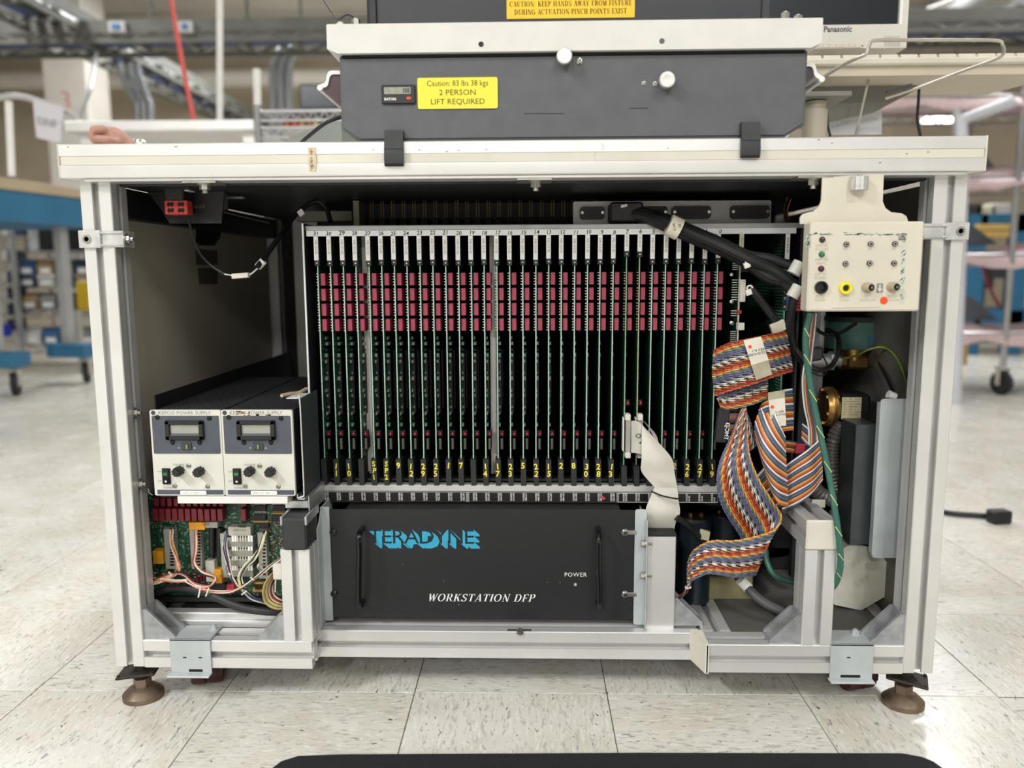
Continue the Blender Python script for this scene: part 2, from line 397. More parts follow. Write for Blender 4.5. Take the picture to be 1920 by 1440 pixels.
# under-rail bolts
for u, v in ((384, 345), (1005, 346), (1525, 338)):
    c = A(u, v, .02); mb = MB()
    mb.box(c.x-.026, c.x+.022, .004, .045, ZB-.0075, ZB-.0045, .0005); mb.hexbolt((c.x, .02, ZB-.0075), (0, 0, -1), .0075, .008, stud=.005); mb.build('rail_bolt', BOLT, fb)
# --- legs
LX0, LX1, LY = -.6438, .5974, .0200
def leg(x0, y0, z0, z1, sides='tblr'):
    mb = MB(); extr(mb, 'z', z0, z1, x0+.0225, y0+.0225, sides=sides); return mb.build('post', ALU, bench)
legs = [leg(LX0, LY, .0623, ZB), leg(LX1-.045, LY, .0623, ZB), leg(LX0, .757, .0623, ZB), leg(LX1-.045, .757, .0623, ZB)]
mb = MB(); extr(mb, 'z', .0623, ZB, -.5405, .80, w=.06, h=.03); mb.build('rear_post', ALU, bench)
# feet
FX = [(-.616, .0430), (.5665, .0430), (-.616, .78), (.5665, .78)]
for k, (x, y) in enumerate(FX):
    mb = MB(); mb.lathe([(0, .029), (.001, .0305), (.008, .0305), (.0095, .0290), (.0155, .0225), (.0195, .0150), (.0200, .0120)], (x, y, 0), (0, 0, 1), 32); f = mb.build('levelling_foot', RUST, bench, smooth=28); MB().cyl((x, y, .0195), (x, y, .0330), .0135, 6).build('nut', RUST, f)
    mb = MB(); mb.cyl((x, y, .03), (x, y, .075), .0075, 14); mb.build('stem', RUSTD, f)
    T = M4.Translation((x-.004*(1 if k % 2 == 0 else -1), y, .0435)) @ M4.Rotation(math.radians(8 if k % 2 == 0 else -24), 4, 'Z') @ M4.Rotation(math.radians(-4 if k % 2 == 0 else 6), 4, 'Y')
    mb = MB(); mb.box(-.029, .029, -.022, .022, -.002, .002, .001, T=T)
    for sx in (-1, 1):
        for sy in (-1, 1): mb.cyl(T @ V3((sx*.025, sy*.018, .002)), T @ V3((sx*.025, sy*.018, .0045)), .0025, 8)
    mb.build('foot_plate', RUSTD, f)
# --- lower frame
BZ = .0825
def bar(axis, a, b, c0, c1, w=.045, h=.045, name='lower_bar', m=ALU, **k):
    mb = MB(); extr(mb, axis, a, b, c0, c1, w, h, **k); return mb.build(name, m, bench)
bl = bar('x', LX0+.045, -.339, LY+.0225, BZ)
bm = bar('x', -.345, .2585, .0885, BZ-.0035)
br = bar('x', .263, LX1-.045, LY+.0225, BZ)
bar('y', .065, .757, -.3615, BZ, name='cross_bar'); bar('y', .070, .757, .285, BZ, name='cross_bar'); bar('y', .065, .757, LX0+.0225, BZ, name='cross_bar'); bar('y', .065, .757, LX1-.0225, BZ, name='cross_bar')
bar('x', LX0+.045, LX1-.045, .78, BZ, name='rear_bar')
mb = MB(); mb.box(.2575, .263, LY-.002, .068, BZ-.024, BZ+.0235, .0018); mb.build('end_cap', CREAM, br)
mb = MB(); mb.prism([(.2575, LY-.002), (.263, LY-.002), (.263, .068), (.245, .072), (.243, .066)], 'z', BZ-.023, BZ+.023); mb.build('corner_cap', CREAM, br)
bar('z', .105, .2505, -.3585, LY+.0225, name='short_post')
ps = bar('z', .105, .2525, .4225, LY+.0225, name='short_post')
bar('z', .1015, .2525, .1985, .080+.0225, name='short_post', sides='tb'[:0])
mb = MB(); mb.box(.1755, .2215, .079, .126, .2527, .2575, .001); mb.build('post_cap', BLK, bench)
# horizontal bar from the right-hand post to the rear, with cream end cap
bar('y', LY+.004, .757, .4225, .2755, name='upper_bar')
mb = MB(); mb.box(.4000, .4455, LY-.001, LY+.0045, .2527, .2985, .003); mb.build('end_cap', CREAM, bench)
# cap and black latch block over the left short post
LB = mat('latch_grey', '#2d2f31', .55, 0, .08, 50)
p0 = A(538, 972, .02); mb = MB(); mb.box(-.3745, -.3375, .012, .075, .2515, .3005, .003); mb.build('latch_block', LB, bench)
mb = MB(); mb.box(-.3765, -.3725, .012, .080, .290, .3035, .001); mb.box(-.3400, -.3360, .012, .080, .290, .3035, .001); mb.build('latch_rail', RAW, bench)
# corner gussets
def gusset(x, z, s, y0=.024, y1=.062, L=.040):
    mb = MB()
    for ya, yb in ((y0, y0+.005), (y1-.005, y1)):
        mb.prism([(x, z), (x+s*L, z), (x+s*L, z+.006), (x+s*.006, z+L), (x, z+L)], 'y', ya, yb)
    mb.box(min(x+s*.0045, x+s*L*.99), max(x+s*.0045, x+s*L*.99), y0+.005, y1-.005, z+.0003, z+.004); mb.box(min(x+s*.0003, x+s*.004), max(x+s*.0003, x+s*.004), y0+.005, y1-.005, z+.0003, z+L*.99)
    g = mb.build('corner_gusset', CASTM, bench); ym = (y0+y1)/2
    MB().hexbolt((x+s*.022, ym, z+.004), (0, 0, 1), .006, .006, stud=.003).build('bolt', BOLT, g)
    MB().hexbolt((x+s*.004, ym, z+.022), (s, 0, 0), .006, .006, stud=.003).build('bolt', BOLT, g)
gusset(LX0+.0448, .1048, 1, L=.048); gusset(-.3808, .1048, -1); gusset(.4002, .1048, -1, L=.046); gusset(LX1-.0448, .1048, -1, L=.048); gusset(.221, .105, 1, .085, .120, .045)
# zinc hook plates over the front bars, with bolts
def hook(u0, u1, v1, sl):
    x0, x1 = A(u0, 1230, LY).x, A(u1, 1230, LY).x; zb = A((u0+u1)/2, v1, LY-.004).z
    mb = MB(); y = LY-.0035
    mb.box(x0, x1, y, y+.003, zb, .1085, .0008); mb.box(x0, x1, y, .066, .1055, .1085, .0008); mb.box(x0-.002, x1, y-.012, y+.003, zb-.0025, zb+.0005, .0006)
    mb.hexbolt((x1-.008 if sl else x1-.014, .052, .1085), (0, 0, 1), .0055, .006, stud=.002)
    h = mb.build('hook_plate', ZINC, bench); zz = A((u0+u1)/2, 1232, LY).z
    MB().box(x0+(.028 if sl else .016), x1-(.014 if sl else .018), y-.0004, y, zb+.002, zb+.006).build('slot', BLKM, h)
    for q in ((.020, .044) if sl else (.024,)): MB().box(x0+q, x0+q+.005, y-.0004, y, zz, zz+.002).build('scuff', BLKM, h)
hook(321, 397, 1262, True); hook(1556, 1636, 1273, False)
# dirt clump on the middle bar
mb = MB(); c = A(975, 1180, .066); mb.lathe([(0, .001), (.003, .006), (.006, .0045), (.009, .005), (.012, .001)], (c.x, c.y-.001, c.z-.009), (0, 0, 1), 7); mb.box(c.x-.02, c.x+.018, .068, .075, .1015, .1022); mb.build('dirt_clump', mat('dirt', '#5b5854', .9, 0, .3, 300), bm)
# base plate inside
BASEM = mat('base_plate_grey', '#64625d', .6, .1, .12, 9)
MB().box(LX0+.03, -.3615-.02, .066, .78, .083, .101).build('base_plate', BASEM, bench)
MB().box(-.335, .262, .112, .78, .083, .1035).build('base_plate', BASEM, bench)
MB().box(.308, LX1-.03, .066, .78, .083, .1045).build('base_plate', BASEM, bench)
mb = MB(); mb.box(-.594, -.385, .078, .098, .1012, .1240, .0015); mb.box(-.594, -.385, .0735, .0778, .1012, .1130, .001); mb.build('rail_bar', ALU, bench)
# side, back and underside panels
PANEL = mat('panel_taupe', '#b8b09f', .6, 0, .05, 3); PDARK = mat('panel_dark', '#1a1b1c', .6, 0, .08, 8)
MB().box(LX0+.012, LX0+.020, .065, .757, .105, .745).build('side_panel', PANEL, bench)
MB().box(LX1-.020, LX1-.012, .065, .757, .105, .785).build('side_panel', mat('panel_grey', '#6a6862', .45, .2, .06, 4), bench)
MB().box(LX0+.01, LX1-.01, .803, .812, .062, ZB).build('back_panel', PDARK, bench)
MB().box(LX0+.02, LX0+.045, .065, .757, .742, .785, .001).build('upper_side_bar', mat('bar_black', '#141416', .5, 0, .05, 5), bench)
MB().box(LX0+.045, LX1-.045, .045, .80, .786, .7925).build('underside_plate', mat('underside', '#2c2e31', .4, .1, .08, 6), bench)
# clamp straps on the front posts
def strap(s):
    mb = MB(); z0, z1 = (.6975, .7225) if s < 0 else (.7020, .7255)
    xo = LX0-.004 if s < 0 else LX1+.004; xi = LX0+.046 if s < 0 else LX1-.046
    x_in = xi+.012*(-s)
    y = LY-.0045
    mb.box(xo, xo-s*.032, y-.001, y+.0018, z0, z1, .0008)
    mb.box(xo-s*.030, x_in, y+.0022, y+.0048, z0+.001, z1-.001, .0006)
    for zz in (z0+.003, z1-.005): mb.box(xo-s*.030, x_in, y-.0005, y+.003, zz, zz+.002, .0006); mb.cyl((xo-s*.031, y-.002, zz+.001), (xo-s*.037, y+.0015, zz+.001), .0016, 8)
    mb.box(x_in-.0015, x_in+.0015, y+.002, y+.035, z0+.001, z1-.001, .0006)
    st = mb.build('strap', mat('strap_zinc', '#d3d4d3', .38, .5, .10, 60), bench); zc = (z0+z1)/2
    mb = MB(); mb.lathe([(0, .0065), (.0015, .0062), (.0016, .0035), (-.001, .0033)], (xo-s*.0125, y-.001, zc), (0, -1, 0), 16); mb.build('rivet', BOLT, st)
    mb = MB(); mb.hexbolt((x_in-s*.0015, y+.010, zc), (-s, 0, 0), .006, .006, stud=.005); mb.build('nut', BOLT, st)
strap(-1); strap(1)
# side-post bolts seen inside the left bay
for u, v in ((262, 771), (271, 903)):
    c = AX(u, v, LX0+.046); MB().hexbolt((LX0+.0455, LY+.0225, c.z), (1, 0, 0), .006, .006, stud=.004).build('post_bolt', BOLT, bench)
# casters under the bench (dark red wheels)
CASR = mat('caster_red', '#3c1416', .5, 0, .2, 60)
for (u, v) in ((383, 1272), (1612, 1282)):
    c = A(u, v, .07); mb = MB(); mb.lathe([(-.024, .012), (-.024, .019), (-.020, .021), (-.004, .021), (-.002, .017), (.002, .017), (.004, .021), (.020, .021), (.024, .019), (.024, .012)], (c.x, .085, .024), (1, .3, 0), 20); w = mb.build('caster_wheel', CASR, bench)
    mb = MB(); mb.box(c.x-.029, c.x+.029, .065, .105, .050, .060, .002); mb.box(c.x-.029, c.x-.026, .072, .098, .022, .055); mb.box(c.x+.026, c.x+.029, .072, .098, .022, .055); mb.build('caster_fork', BLK, w)
# ================================================================ card cage and its boards
CY = .15; SX0, SP = -.3425, .02033
def slot(i): return SX0+(31-i)*SP
def pcb_mat(name, base, spot, sc=260, thr=(.62, .68), grid=False):
    m = bpy.data.materials.new(name); m.use_nodes = True; nt = m.node_tree; N = nt.nodes; L = nt.links; b = N['Principled BSDF']; b.inputs['Roughness'].default_value = .42
    tc = N.new('ShaderNodeTexCoord'); mx = N.new('ShaderNodeMix'); mx.data_type = 'RGBA'; mx.inputs[6].default_value = (*lin(base), 1); mx.inputs[7].default_value = (*lin(spot), 1)
    if grid:   # rows of solder dots
        mp = N.new('ShaderNodeMapping'); mp.inputs['Scale'].default_value = (0, 1/.0050, 1/.0050); L.new(tc.outputs['Object'], mp.inputs[0])
        fr = N.new('ShaderNodeVectorMath'); fr.operation = 'FRACTION'; L.new(mp.outputs[0], fr.inputs[0])
        sb = N.new('ShaderNodeVectorMath'); sb.operation = 'SUBTRACT'; sb.inputs[1].default_value = (0, .5, .5); L.new(fr.outputs[0], sb.inputs[0])
        ln = N.new('ShaderNodeVectorMath'); ln.operation = 'LENGTH'; L.new(sb.outputs[0], ln.inputs[0])
        lt = N.new('ShaderNodeMath'); lt.operation = 'LESS_THAN'; lt.inputs[1].default_value = .22; L.new(ln.outputs['Value'], lt.inputs[0])
        n = N.new('ShaderNodeTexNoise'); n.inputs['Scale'].default_value = 24; L.new(tc.outputs['Object'], n.inputs['Vector'])
        gt = N.new('ShaderNodeMath'); gt.operation = 'GREATER_THAN'; gt.inputs[1].default_value = .47; L.new(n.outputs['Fac'], gt.inputs[0])
        mu = N.new('ShaderNodeMath'); mu.operation = 'MULTIPLY'; L.new(lt.outputs[0], mu.inputs[0]); L.new(gt.outputs[0], mu.inputs[1]); L.new(mu.outputs[0], mx.inputs[0])
    else:
        n = N.new('ShaderNodeTexNoise'); n.inputs['Scale'].default_value = sc; n.inputs['Detail'].default_value = 1; L.new(tc.outputs['Object'], n.inputs['Vector'])
        r = N.new('ShaderNodeMapRange'); r.inputs[1].default_value = thr[0]; r.inputs[2].default_value = thr[1]; L.new(n.outputs['Fac'], r.inputs[0]); L.new(r.outputs[0], mx.inputs[0])
    L.new(mx.outputs[2], b.inputs['Base Color']); return m
PCBF = pcb_mat('board_green', '#0e3d24', '#9fc9ac', 330, (.66, .70)); PCBS = pcb_mat('board_solder_side', '#0c3320', '#7fa58e', 420, (.7, .74))
PCBE = mat('board_edge', '#a9c7b4', .5, 0, .15, 200); PCBEG = mat('board_edge_green', '#7fae7e', .5, 0, .2, 150); PCBEY = mat('board_edge_olive', '#a3b077', .5, 0, .2, 150)
PCBT = mat('board_edge_tan', '#b9b3a2', .5, 0, .15, 200)
REL = mat('relay_red', '#9f364b', .45, 0, .10, 120); CHIP = mat('chip_black', '#131314', .5, 0, .05, 50)
LEVER = mat('lever_black', '#232426', .5, 0, .06, 60)
TINP = mat('tinned_pin', '#d6d4cc', .3, .7, 0)
cage = thing('card_cage', 'open aluminium card cage holding a long row of upright circuit boards', 'card cage', (0, .32, .29))
RAILG = mat('rail_grey', '#a3a5a4', .45, .4, .05, 40)
xa, xb = -.3615, .4160
MB().box(xa, xa+.002, CY-.012, .62, .285, .7375).build('side_plate', PDARK, cage); MB().box(xa-.0004, xa+.0026, CY-.0145, CY-.0118, .285, .7378, .0004).build('plate_edge', mat('side_plate_zinc', '#d8dad8', .4, .3, .04, 20), cage)
MB().box(xb, xb+.003, CY+.004, .62, .285, .735).build('side_plate', PDARK, cage)
mb = MB(); mb.box(xa+.002, xb+.004, CY-.004, CY+.012, .7265, .7345, .0008); tr = mb.build('top_rail', RAILG, cage)
mb = MB(); mb.box(xa+.004, xb-.010, CY-.006, CY-.0035, .7178, .7268, .0004)
for i in range(32):
    s_ = .0066*random.uniform(.9, 1.08); a = random.uniform(-.12, .12)
    mb.text(str(i), s_, (slot(i)+.001+random.uniform(-.001, .001), CY-.006, .7187+random.uniform(0, .001)), (math.cos(a), 0, math.sin(a)), (-math.sin(a)+.12, 0, math.cos(a)), 1, 'CENTER', bold=.02)
mb.build('number_strip', [mat('strip_white', '#dfe0dd', .5, .1, .03, 30), INK], tr)
mb = MB(); mb.box(xa+.004, xb, CY+.02, .60, .7215, .7255)
mb.build('top_guide_plate', PDARK, cage)
mb = MB(); mb.box(xa+.002, .2990, CY-.008, CY+.010, .3065, .3175, .0008); brl = mb.build('bottom_rail', mat('rail_pale', '#c9c9c5', .4, .3, .04, 30), cage)
mb = MB(); mb.box(xa+.004, .2985, CY-.0065, CY+.006, .2885, .3060); mb.build('lower_face', RAILG, cage)
NS = mat('node_strip_black', '#161515', .45, 0, .05, 60)
for a_, b_, n0, n1, fr in ((slot(31)-.006, slot(20)+.0075, 31, 20, 0), (slot(19)-.007, slot(8)+.009, 19, 8, 0), (slot(7)-.0085, slot(0)+.0095, 7, 0, 1)):
    mb = MB(); mb.box(a_, b_, CY-.0080, CY-.0066, .2893, .3047, .0003)
    if fr: [mb.box(q[0], q[1], CY-.0083, CY-.0079, q[2], q[3], 0, 1) for q in ((a_, a_+.0006, .2893, .3047), (a_, b_, .2893, .2899), (a_, b_, .3041, .3047))]
    for i in range(n1, n0+1):
        mb.text('NODES', .0029, (slot(i)+.0018, CY-.0081, .2912), (0, 0, 1), (-1, 0, 0), 1, bold=.03); mb.text('%d-%d' % (32*i, 32*i+31), .0029, (slot(i)+.0058, CY-.0081, .2912), (0, 0, 1), (-1, 0, 0), 1, bold=.03)
    mb.build('node_strip', [NS, INKW], cage)
mb = MB(); c = A(1131, 934, .14); mb.obox((c.x, .1405, c.z), (.0026, 0, -.0016), (0, .0006, 0), (.0012, 0, .0018)); mb.build('red_tape_bit', mat('red_tape', '#d2414a', .5, 0, 0), brl)
# bottom card guides: two slotted black bars
mb = MB()
for y0, y1, z in ((CY+.016, CY+.040, .318), (CY+.075, CY+.095, .318)): mb.box(xa+.004, .2985, y0, y1, z, z+.004)
gm = mb.build('guide_bar', mat('guide_grey', '#4a4a48', .5, .2, .1, 30), cage)
for i in range(32): MB().box(slot(i)-.0048, slot(i)-.0012, CY+.013, .40, .3220, .3290).build('card_guide', BLK, cage); MB().box(slot(i)+.0012, slot(i)+.0048, CY+.013, .40, .3220, .3290).build('card_guide', BLK, cage)
MB().box(xa+.004, xb, .46, .465, .30, .725).build('backplane', mat('backplane_black', '#0c0d0e', .7, 0, .05, 20), cage)
MB().box(xa+.004, xb, .12+.04, .62, .2850, .2885).build('floor_plate', PDARK, cage)
for sl in (28, 18):
    x = slot(sl)+(.0020 if sl == 28 else .0068); mb = MB(); mb.prism([(x, .186), (x+.0095, .186), (x+.0095, .260), (x+.008, .260), (x+.008, .1875), (x+.0015, .1875), (x+.0015, .26), (x, .26)], 'z', .325, .720); mb.build('divider', mat('divider_grey', '#d4d3cc', .5, .1, .06, 12), cage)

# --- one test board, built once, then copied
def lab_mesh(code, h, mb=None, paint=None):
    mb = MB(); mb.box(-.0035, .0035, -.0005, 0, -h, 0, .0001); mb.text(code, .0040, (-.0016, -.0005, -h*.18), (0, 0, -1), (1, 0, 0), 1, sx=min(1, h*.72/(.0040*len(code)*.80)), bold=.0); return mb
def make_board(kind):
    P = {}
    e = {'n': PCBE, 'g': PCBEG, 'y': PCBEY}[kind]
    mb = MB(); x = .0009
    mb._add([(-x, 0, .325), (x, 0, .325), (x, 0, .718), (-x, 0, .718), (-x, .30, .325), (x, .30, .325), (x, .30, .718), (-x, .30, .718)], [(0, 1, 2, 3)], 0)
    k = 0; mb.f += [(1, 5, 6, 2)]; mb.m += [1]; mb.f += [(0, 3, 7, 4)]; mb.m += [2]; mb.f += [(4, 7, 6, 5), (3, 2, 6, 7), (0, 4, 5, 1)]; mb.m += [1]*3
    P['pcb'] = mb.build('pcb', [e, PCBF, PCBS], smooth=0)
    P['relay'] = []
    mb = MB(); mb.box(.0030, .0104, .004, .032, -.0098, .0098, .0006); mb.box(.0009, .0030, .006, .030, -.0090, .0090, 0, 1)
    r0 = mb.build('relay', [REL, BLKM])
    for z in (.6505, .6262, .6022, .5778):
        r = r0 if z == .6505 else link(r0.copy(), None); r.location.z = z; P['relay'].append(r)
    mb = MB()
    for z in (.6505, .6262, .6022, .5778):
        for q in range(5): zz = z+(q-2)*.0044; mb.box(-.0032, -.0009, .003, .0038, zz-.0006, zz+.0006); mb.box(-.0020, -.0009, .003, .075, zz-.0007, zz+.0007)
    P['pins'] = tag(mb.build('solder_pins', TINP, smooth=0), kind='stuff')
    top = .7215 if kind == 'n' else .7215; h = .0395 if kind == 'n' else .0285
    mb = MB(); mb.box(-.0042, .0042, -.0030, .012, top-h-.0095, top+.0015, .0008); mb.cyl((0, -.0032, top-h-.0050), (0, -.0028, top-h-.0050), .0011, 8, m=1)
    P['ej'] = mb.build('ejector_lever', [LEVER, INKW])
    lb = lab_mesh('048-153-00' if kind == 'n' else '051-003-00', h).build('label', [WHITE, INKG]); lb.location = (-.0005, -.0030, top-.0006); lb.parent = P['ej']
    zl = .3600 if kind == 'n' else .3495
    mb = MB(); mb.prism([(-.0045, zl), (.0042, zl), (.0048, .3160), (-.0036, .3160)], 'y', -.008, .018); P['lev'] = mb.build('lower_lever', LEVER)
    mb = MB(); zl = .3995 if kind == 'n' else .4503
    mb.lathe([(0, .0026), (.004, .0026), (.006, .0018), (.0066, .0002)], (.0062, .010, zl), (0, -1, 0), 10); mb.box(.0009, .0095, .010, .018, zl-.005, zl+.005, .0005, 1); P['led'] = mb.build('led', [LED_R, CHIP])
    if kind == 'n':
        mb = MB(); mb.box(.003, .0085, .008, .030, .3730, .3920, .0004)
        for q in range(9): mb.box(.0046, .0070, .0072, .009, .3742+q*.002, .3752+q*.002, 0, 1)
        P['conn'] = mb.build('header', [CHIP, INKG])
    mb = MB()
    rnd = random.Random(3)
    for q in range(16):
        z = .41+q*.0095; y = .012+rnd.random()*.02; mb.box(.0009, .0024+rnd.random()*.002, y, y+.006+rnd.random()*.01, z, z+.003+rnd.random()*.003, 0, q % 3)
    for q in range(3): mb.box(.0009, .0048, .03+q*.05, .055+q*.05, .43, .53, 0, 1)
    P['comp'] = tag(mb.build('components', [mat('smd_green', '#7ea98c', .5, 0, 0), CHIP, mat('smd_grey', '#9a9a92', .5, 0, 0)], smooth=0), kind='stuff')
    return P
PAINT = {30: '11', 29: '10', 27: 'SP1', 26: 'SP2', 25: '9', 24: '12', 23: '29', 22: '25', 21: '1', 20: '7', 18: '14', 17: '17', 16: '23', 15: '5', 14: '22', 13: '15', 12: '2', 11: '8', 10: '30', 9: '28', 8: '13', 3: '2', 2: '26', 1: '27', 0: '19'}
protos = {}
_ones = 'zero one two three four five six seven eight nine ten eleven twelve thirteen fourteen fifteen sixteen seventeen eighteen nineteen'.split()
def words(s_):
    if s_.startswith('SP'): return 'SP '+_ones[int(s_[2:])]
    n = int(s_)
    return _ones[n] if n < 20 else ('twenty', 'thirty')[n//10-2]+('-'+_ones[n % 10] if n % 10 else '')
def place_board(i):
    kind = {7: 'g', 6: 'y'}.get(i, 'n'); first = kind not in protos
    if first: protos[kind] = make_board(kind)
    P = protos[kind]
    ex = (', lower lever painted '+words(PAINT[i])) if i in PAINT else ', lower lever unpainted'
    t = thing('circuit_board', 'green test board with red relays in slot marked %s%s' % (words(str(i)), ex), 'circuit board', (slot(i)+random.uniform(-.0004, .0004), CY, 0), 'test boards in the card cage')
    def use(o):
        if first: o.parent = t; return o
        c = link(o.copy(), t)
        for ch in o.children: link(ch.copy(), c)
        return c
    pl = None
    for k, o in P.items():
        if k == 'relay': [use(r) for r in o]
        else:
            c = use(o)
            if k == 'ej': c.location.z += random.uniform(-.0012, .0008)
            if k == 'lev': pl = c
    if i in PAINT:
        mb = MB(); s_ = PAINT[i]; z = .3475 if len(s_) > 2 else (.3440 if len(s_) == 2 else .3455)
        for ch in s_:
            a = random.uniform(-.15, .15); h = .0098 if len(s_) > 2 else .0108
            z -= h+.0012; mb.text(ch, h-.0010, (random.uniform(-.0006, .0006), -.0083, z+.012), (math.cos(a), 0, math.sin(a)), (-math.sin(a), 0, math.cos(a)), 0, 'CENTER', bold=.035, sx=.95)
        pn = mb.build('painted_number', YELP); pn.parent = pl; pn.location = (0, 0, 0)
    return t
for i in range(31, -1, -1): place_board(i)

# --- the two wider controller boards at the right end of the cage
tb = thing('controller_board', 'dark board with tan front edge and connectors beside slot 0', 'circuit board', (.3226, CY, .30))
mb = MB(); mb.box(-.0010+.3226, .3236, CY+.001, CY+.30, .325, .722); mb.build('pcb', PCBS, tb)
MB().box(.3214, .3238, CY-.0015, CY+.0012, .330, .720).build('front_edge', PCBT, tb)
mb = MB(); mb.box(.3196, .3262, CY-.004, CY+.010, .678, .7215, .0005); e = mb.build('ejector_lever', LEVER, tb)
mb = lab_mesh('090-153-00', .045); l = mb.build('label', [mat('aged_label', '#cfc8ae', .6, 0, .05, 30), INKG], e); l.location = V3((.3229, CY-.004, .7215))-wloc(e)
mb = MB()
for v0, v1, n in ((490, 505, 5), (525, 562, 9), (583, 592, 3), (622, 640, 6)):
    for q in range(n):
        z = A(1380, v0+(v1-v0)*q/(n-1), CY).z; mb.box(.3120, .3210, CY+.004, CY+.0048, z-.0006, z+.0006)
tag(mb.build('pin_rows', TINP, tb, smooth=0), kind='stuff')
for v, r in ((515, .003), (566, .0032), (606, .0034)): c = A(1372, v, CY); MB().lathe([(0, r), (.004, r), (.005, r*.4)], (c.x+.001, CY+.008, c.z), (0, -1, 0), 10).build('capacitor', STEEL, tb)
for u, v, w, h, m_ in ((1396, 500, 12, 20, BLK), (1392, 545, 10, 42, NYL), (1389, 612, 12, 14, NYL), (1386, 585, 7, 7, LED_R)):
    c = A(u, v, CY-.004); k = .00083; MB().box(c.x-w*k/2, c.x+w*k/2, CY-.008, CY+.006, c.z-h*k/2, c.z+h*k/2, .0006).build('connector', m_, tb)
tb = thing('controller_board', 'green board with rows of solder dots and label 045-003-00', 'circuit board', (.394, CY, .40))
PG = pcb_mat('board_dot_rows', '#0b3a22', '#8fae9b', grid=True)
mb = MB(); mb.box(.3935, .3951, CY+.001, CY+.25, .405, .7215); mb.build('pcb', PG, tb)
MB().box(.3930, .3953, CY-.0008, CY+.0012, .405, .70).build('front_edge', mat('edge_mint', '#5f9a7c', .5, 0, .1, 90), tb)
mb = MB(); mb.box(.3900, .3975, CY-.003, CY+.010, .676, .7215, .0005); e = mb.build('ejector_lever', LEVER, tb)
mb = lab_mesh('045-003-00', .041); l = mb.build('label', [WHITE, INK], e); l.location = V3((.3942, CY-.003, .7195))-wloc(e)
BLUE = mat('blue_latch', '#3f6fc0', .4, 0, .08, 60); REDC = mat('red_plastic', '#c23a48', .45, 0, .1, 60)
for v0, v1 in ((493, 510), (537, 548), (551, 583)):
    a, b = A(1474, v0, CY-.01), A(1483, v1, CY-.01)
    cc = MB().box(a.x, b.x, CY-.014, CY+.006, a.z, b.z, .0008).build('connector', BLUE, tb)
    for q in range(2): z = a.z+(b.z-a.z)*(q+.5)/2; MB().box(a.x-.0035, a.x+.001, CY-.012, CY-.002, z-.0025, z+.0025, .0004).build('terminal', GOLD, cc)
a, b = A(1487, 555, CY-.012), A(1503, 583, CY-.012); mb = MB(); mb.box(a.x, b.x, CY-.016, CY+.004, a.z, b.z, .0008)
for q in range(4): z = a.z+(b.z-a.z)*(q+.6)/4.6; mb.box(a.x+.003, b.x-.003, CY-.0165, CY-.015, z-.0006, z+.0006, 0, 1)
mb.build('connector', [REDC, BLKM], tb)

# --- receiver contact row and connector plate above the cage
rec = thing('contact_receiver', 'black receiver with rows of gold contact pins above the card cage', 'receiver', (0, .33, .735))
MB().box(-.30, .40, .345, .40, .737, .7845).build('body', PDARK, rec)
for k in range(40):
    x = -.285+k*.0187
    if x > .39: break
    cb = MB().box(x-.0055, x+.0055, .300, .345, .739, .7560, .0006).build('contact_block', BLKM, rec)
    mb = MB()
    for dx in (-.0022, .0022): mb.tube([(x+dx, .306, .785), (x+dx, .305, .757), (x+dx*1.5, .297, .750)], .00055, 5)
    mb.build('contact_pin', mat('dull_gold', '#a3854a', .5, .6, 0), cb)
MB().box(-.312, -.302, .28, .40, .735, .7845).build('end_plate', mat('end_plate_olive', '#8b897c', .5, .2, .08, 20), rec)
a, b = A(1075, 378, .20), A(1445, 418, .20)
plate = thing('connector_plate', 'grey metal plate with black socket connectors on top of the card cage', 'connector panel', ((a.x+b.x)/2, .2, .7345))
z0, z1 = .7346, a.z
mb = MB(); mb.prism(rrect(a.x, b.x, z0, z1, .003), 'y', .200, .2025); mb.box(a.x, b.x, .2025, .24, z0, z0+.002); mb.build('plate', RAILG, plate)
zc = (z0+z1)/2+.001
for u0, u1 in ((1087, 1133), (1200, 1250), (1259, 1331), (1368, 1440)):
    p, q = A(u0, 400, .20), A(u1, 400, .20); mb = MB(); mb.prism(rrect(p.x, q.x, zc-.0105, zc+.0095, .005), 'y', .191, .205); c = mb.build('socket', BLK, plate)
    mb = MB(); nx = int((q.x-p.x-.012)/.004)
    for k in range(nx):
        for r in range(3): mb.cyl((p.x+.008+k*.004, .1908, zc-.005+r*.0045), (p.x+.008+k*.004, .1912, zc-.005+r*.0045), .0011, 6)
    tag(mb.build('pin_holes', BLKM, c), kind='stuff')
    for xx in (p.x+.0035, q.x-.0035): MB().cyl((xx, .189, zc), (xx, .192, zc), .0024, 10).build('screw', STEEL, c)
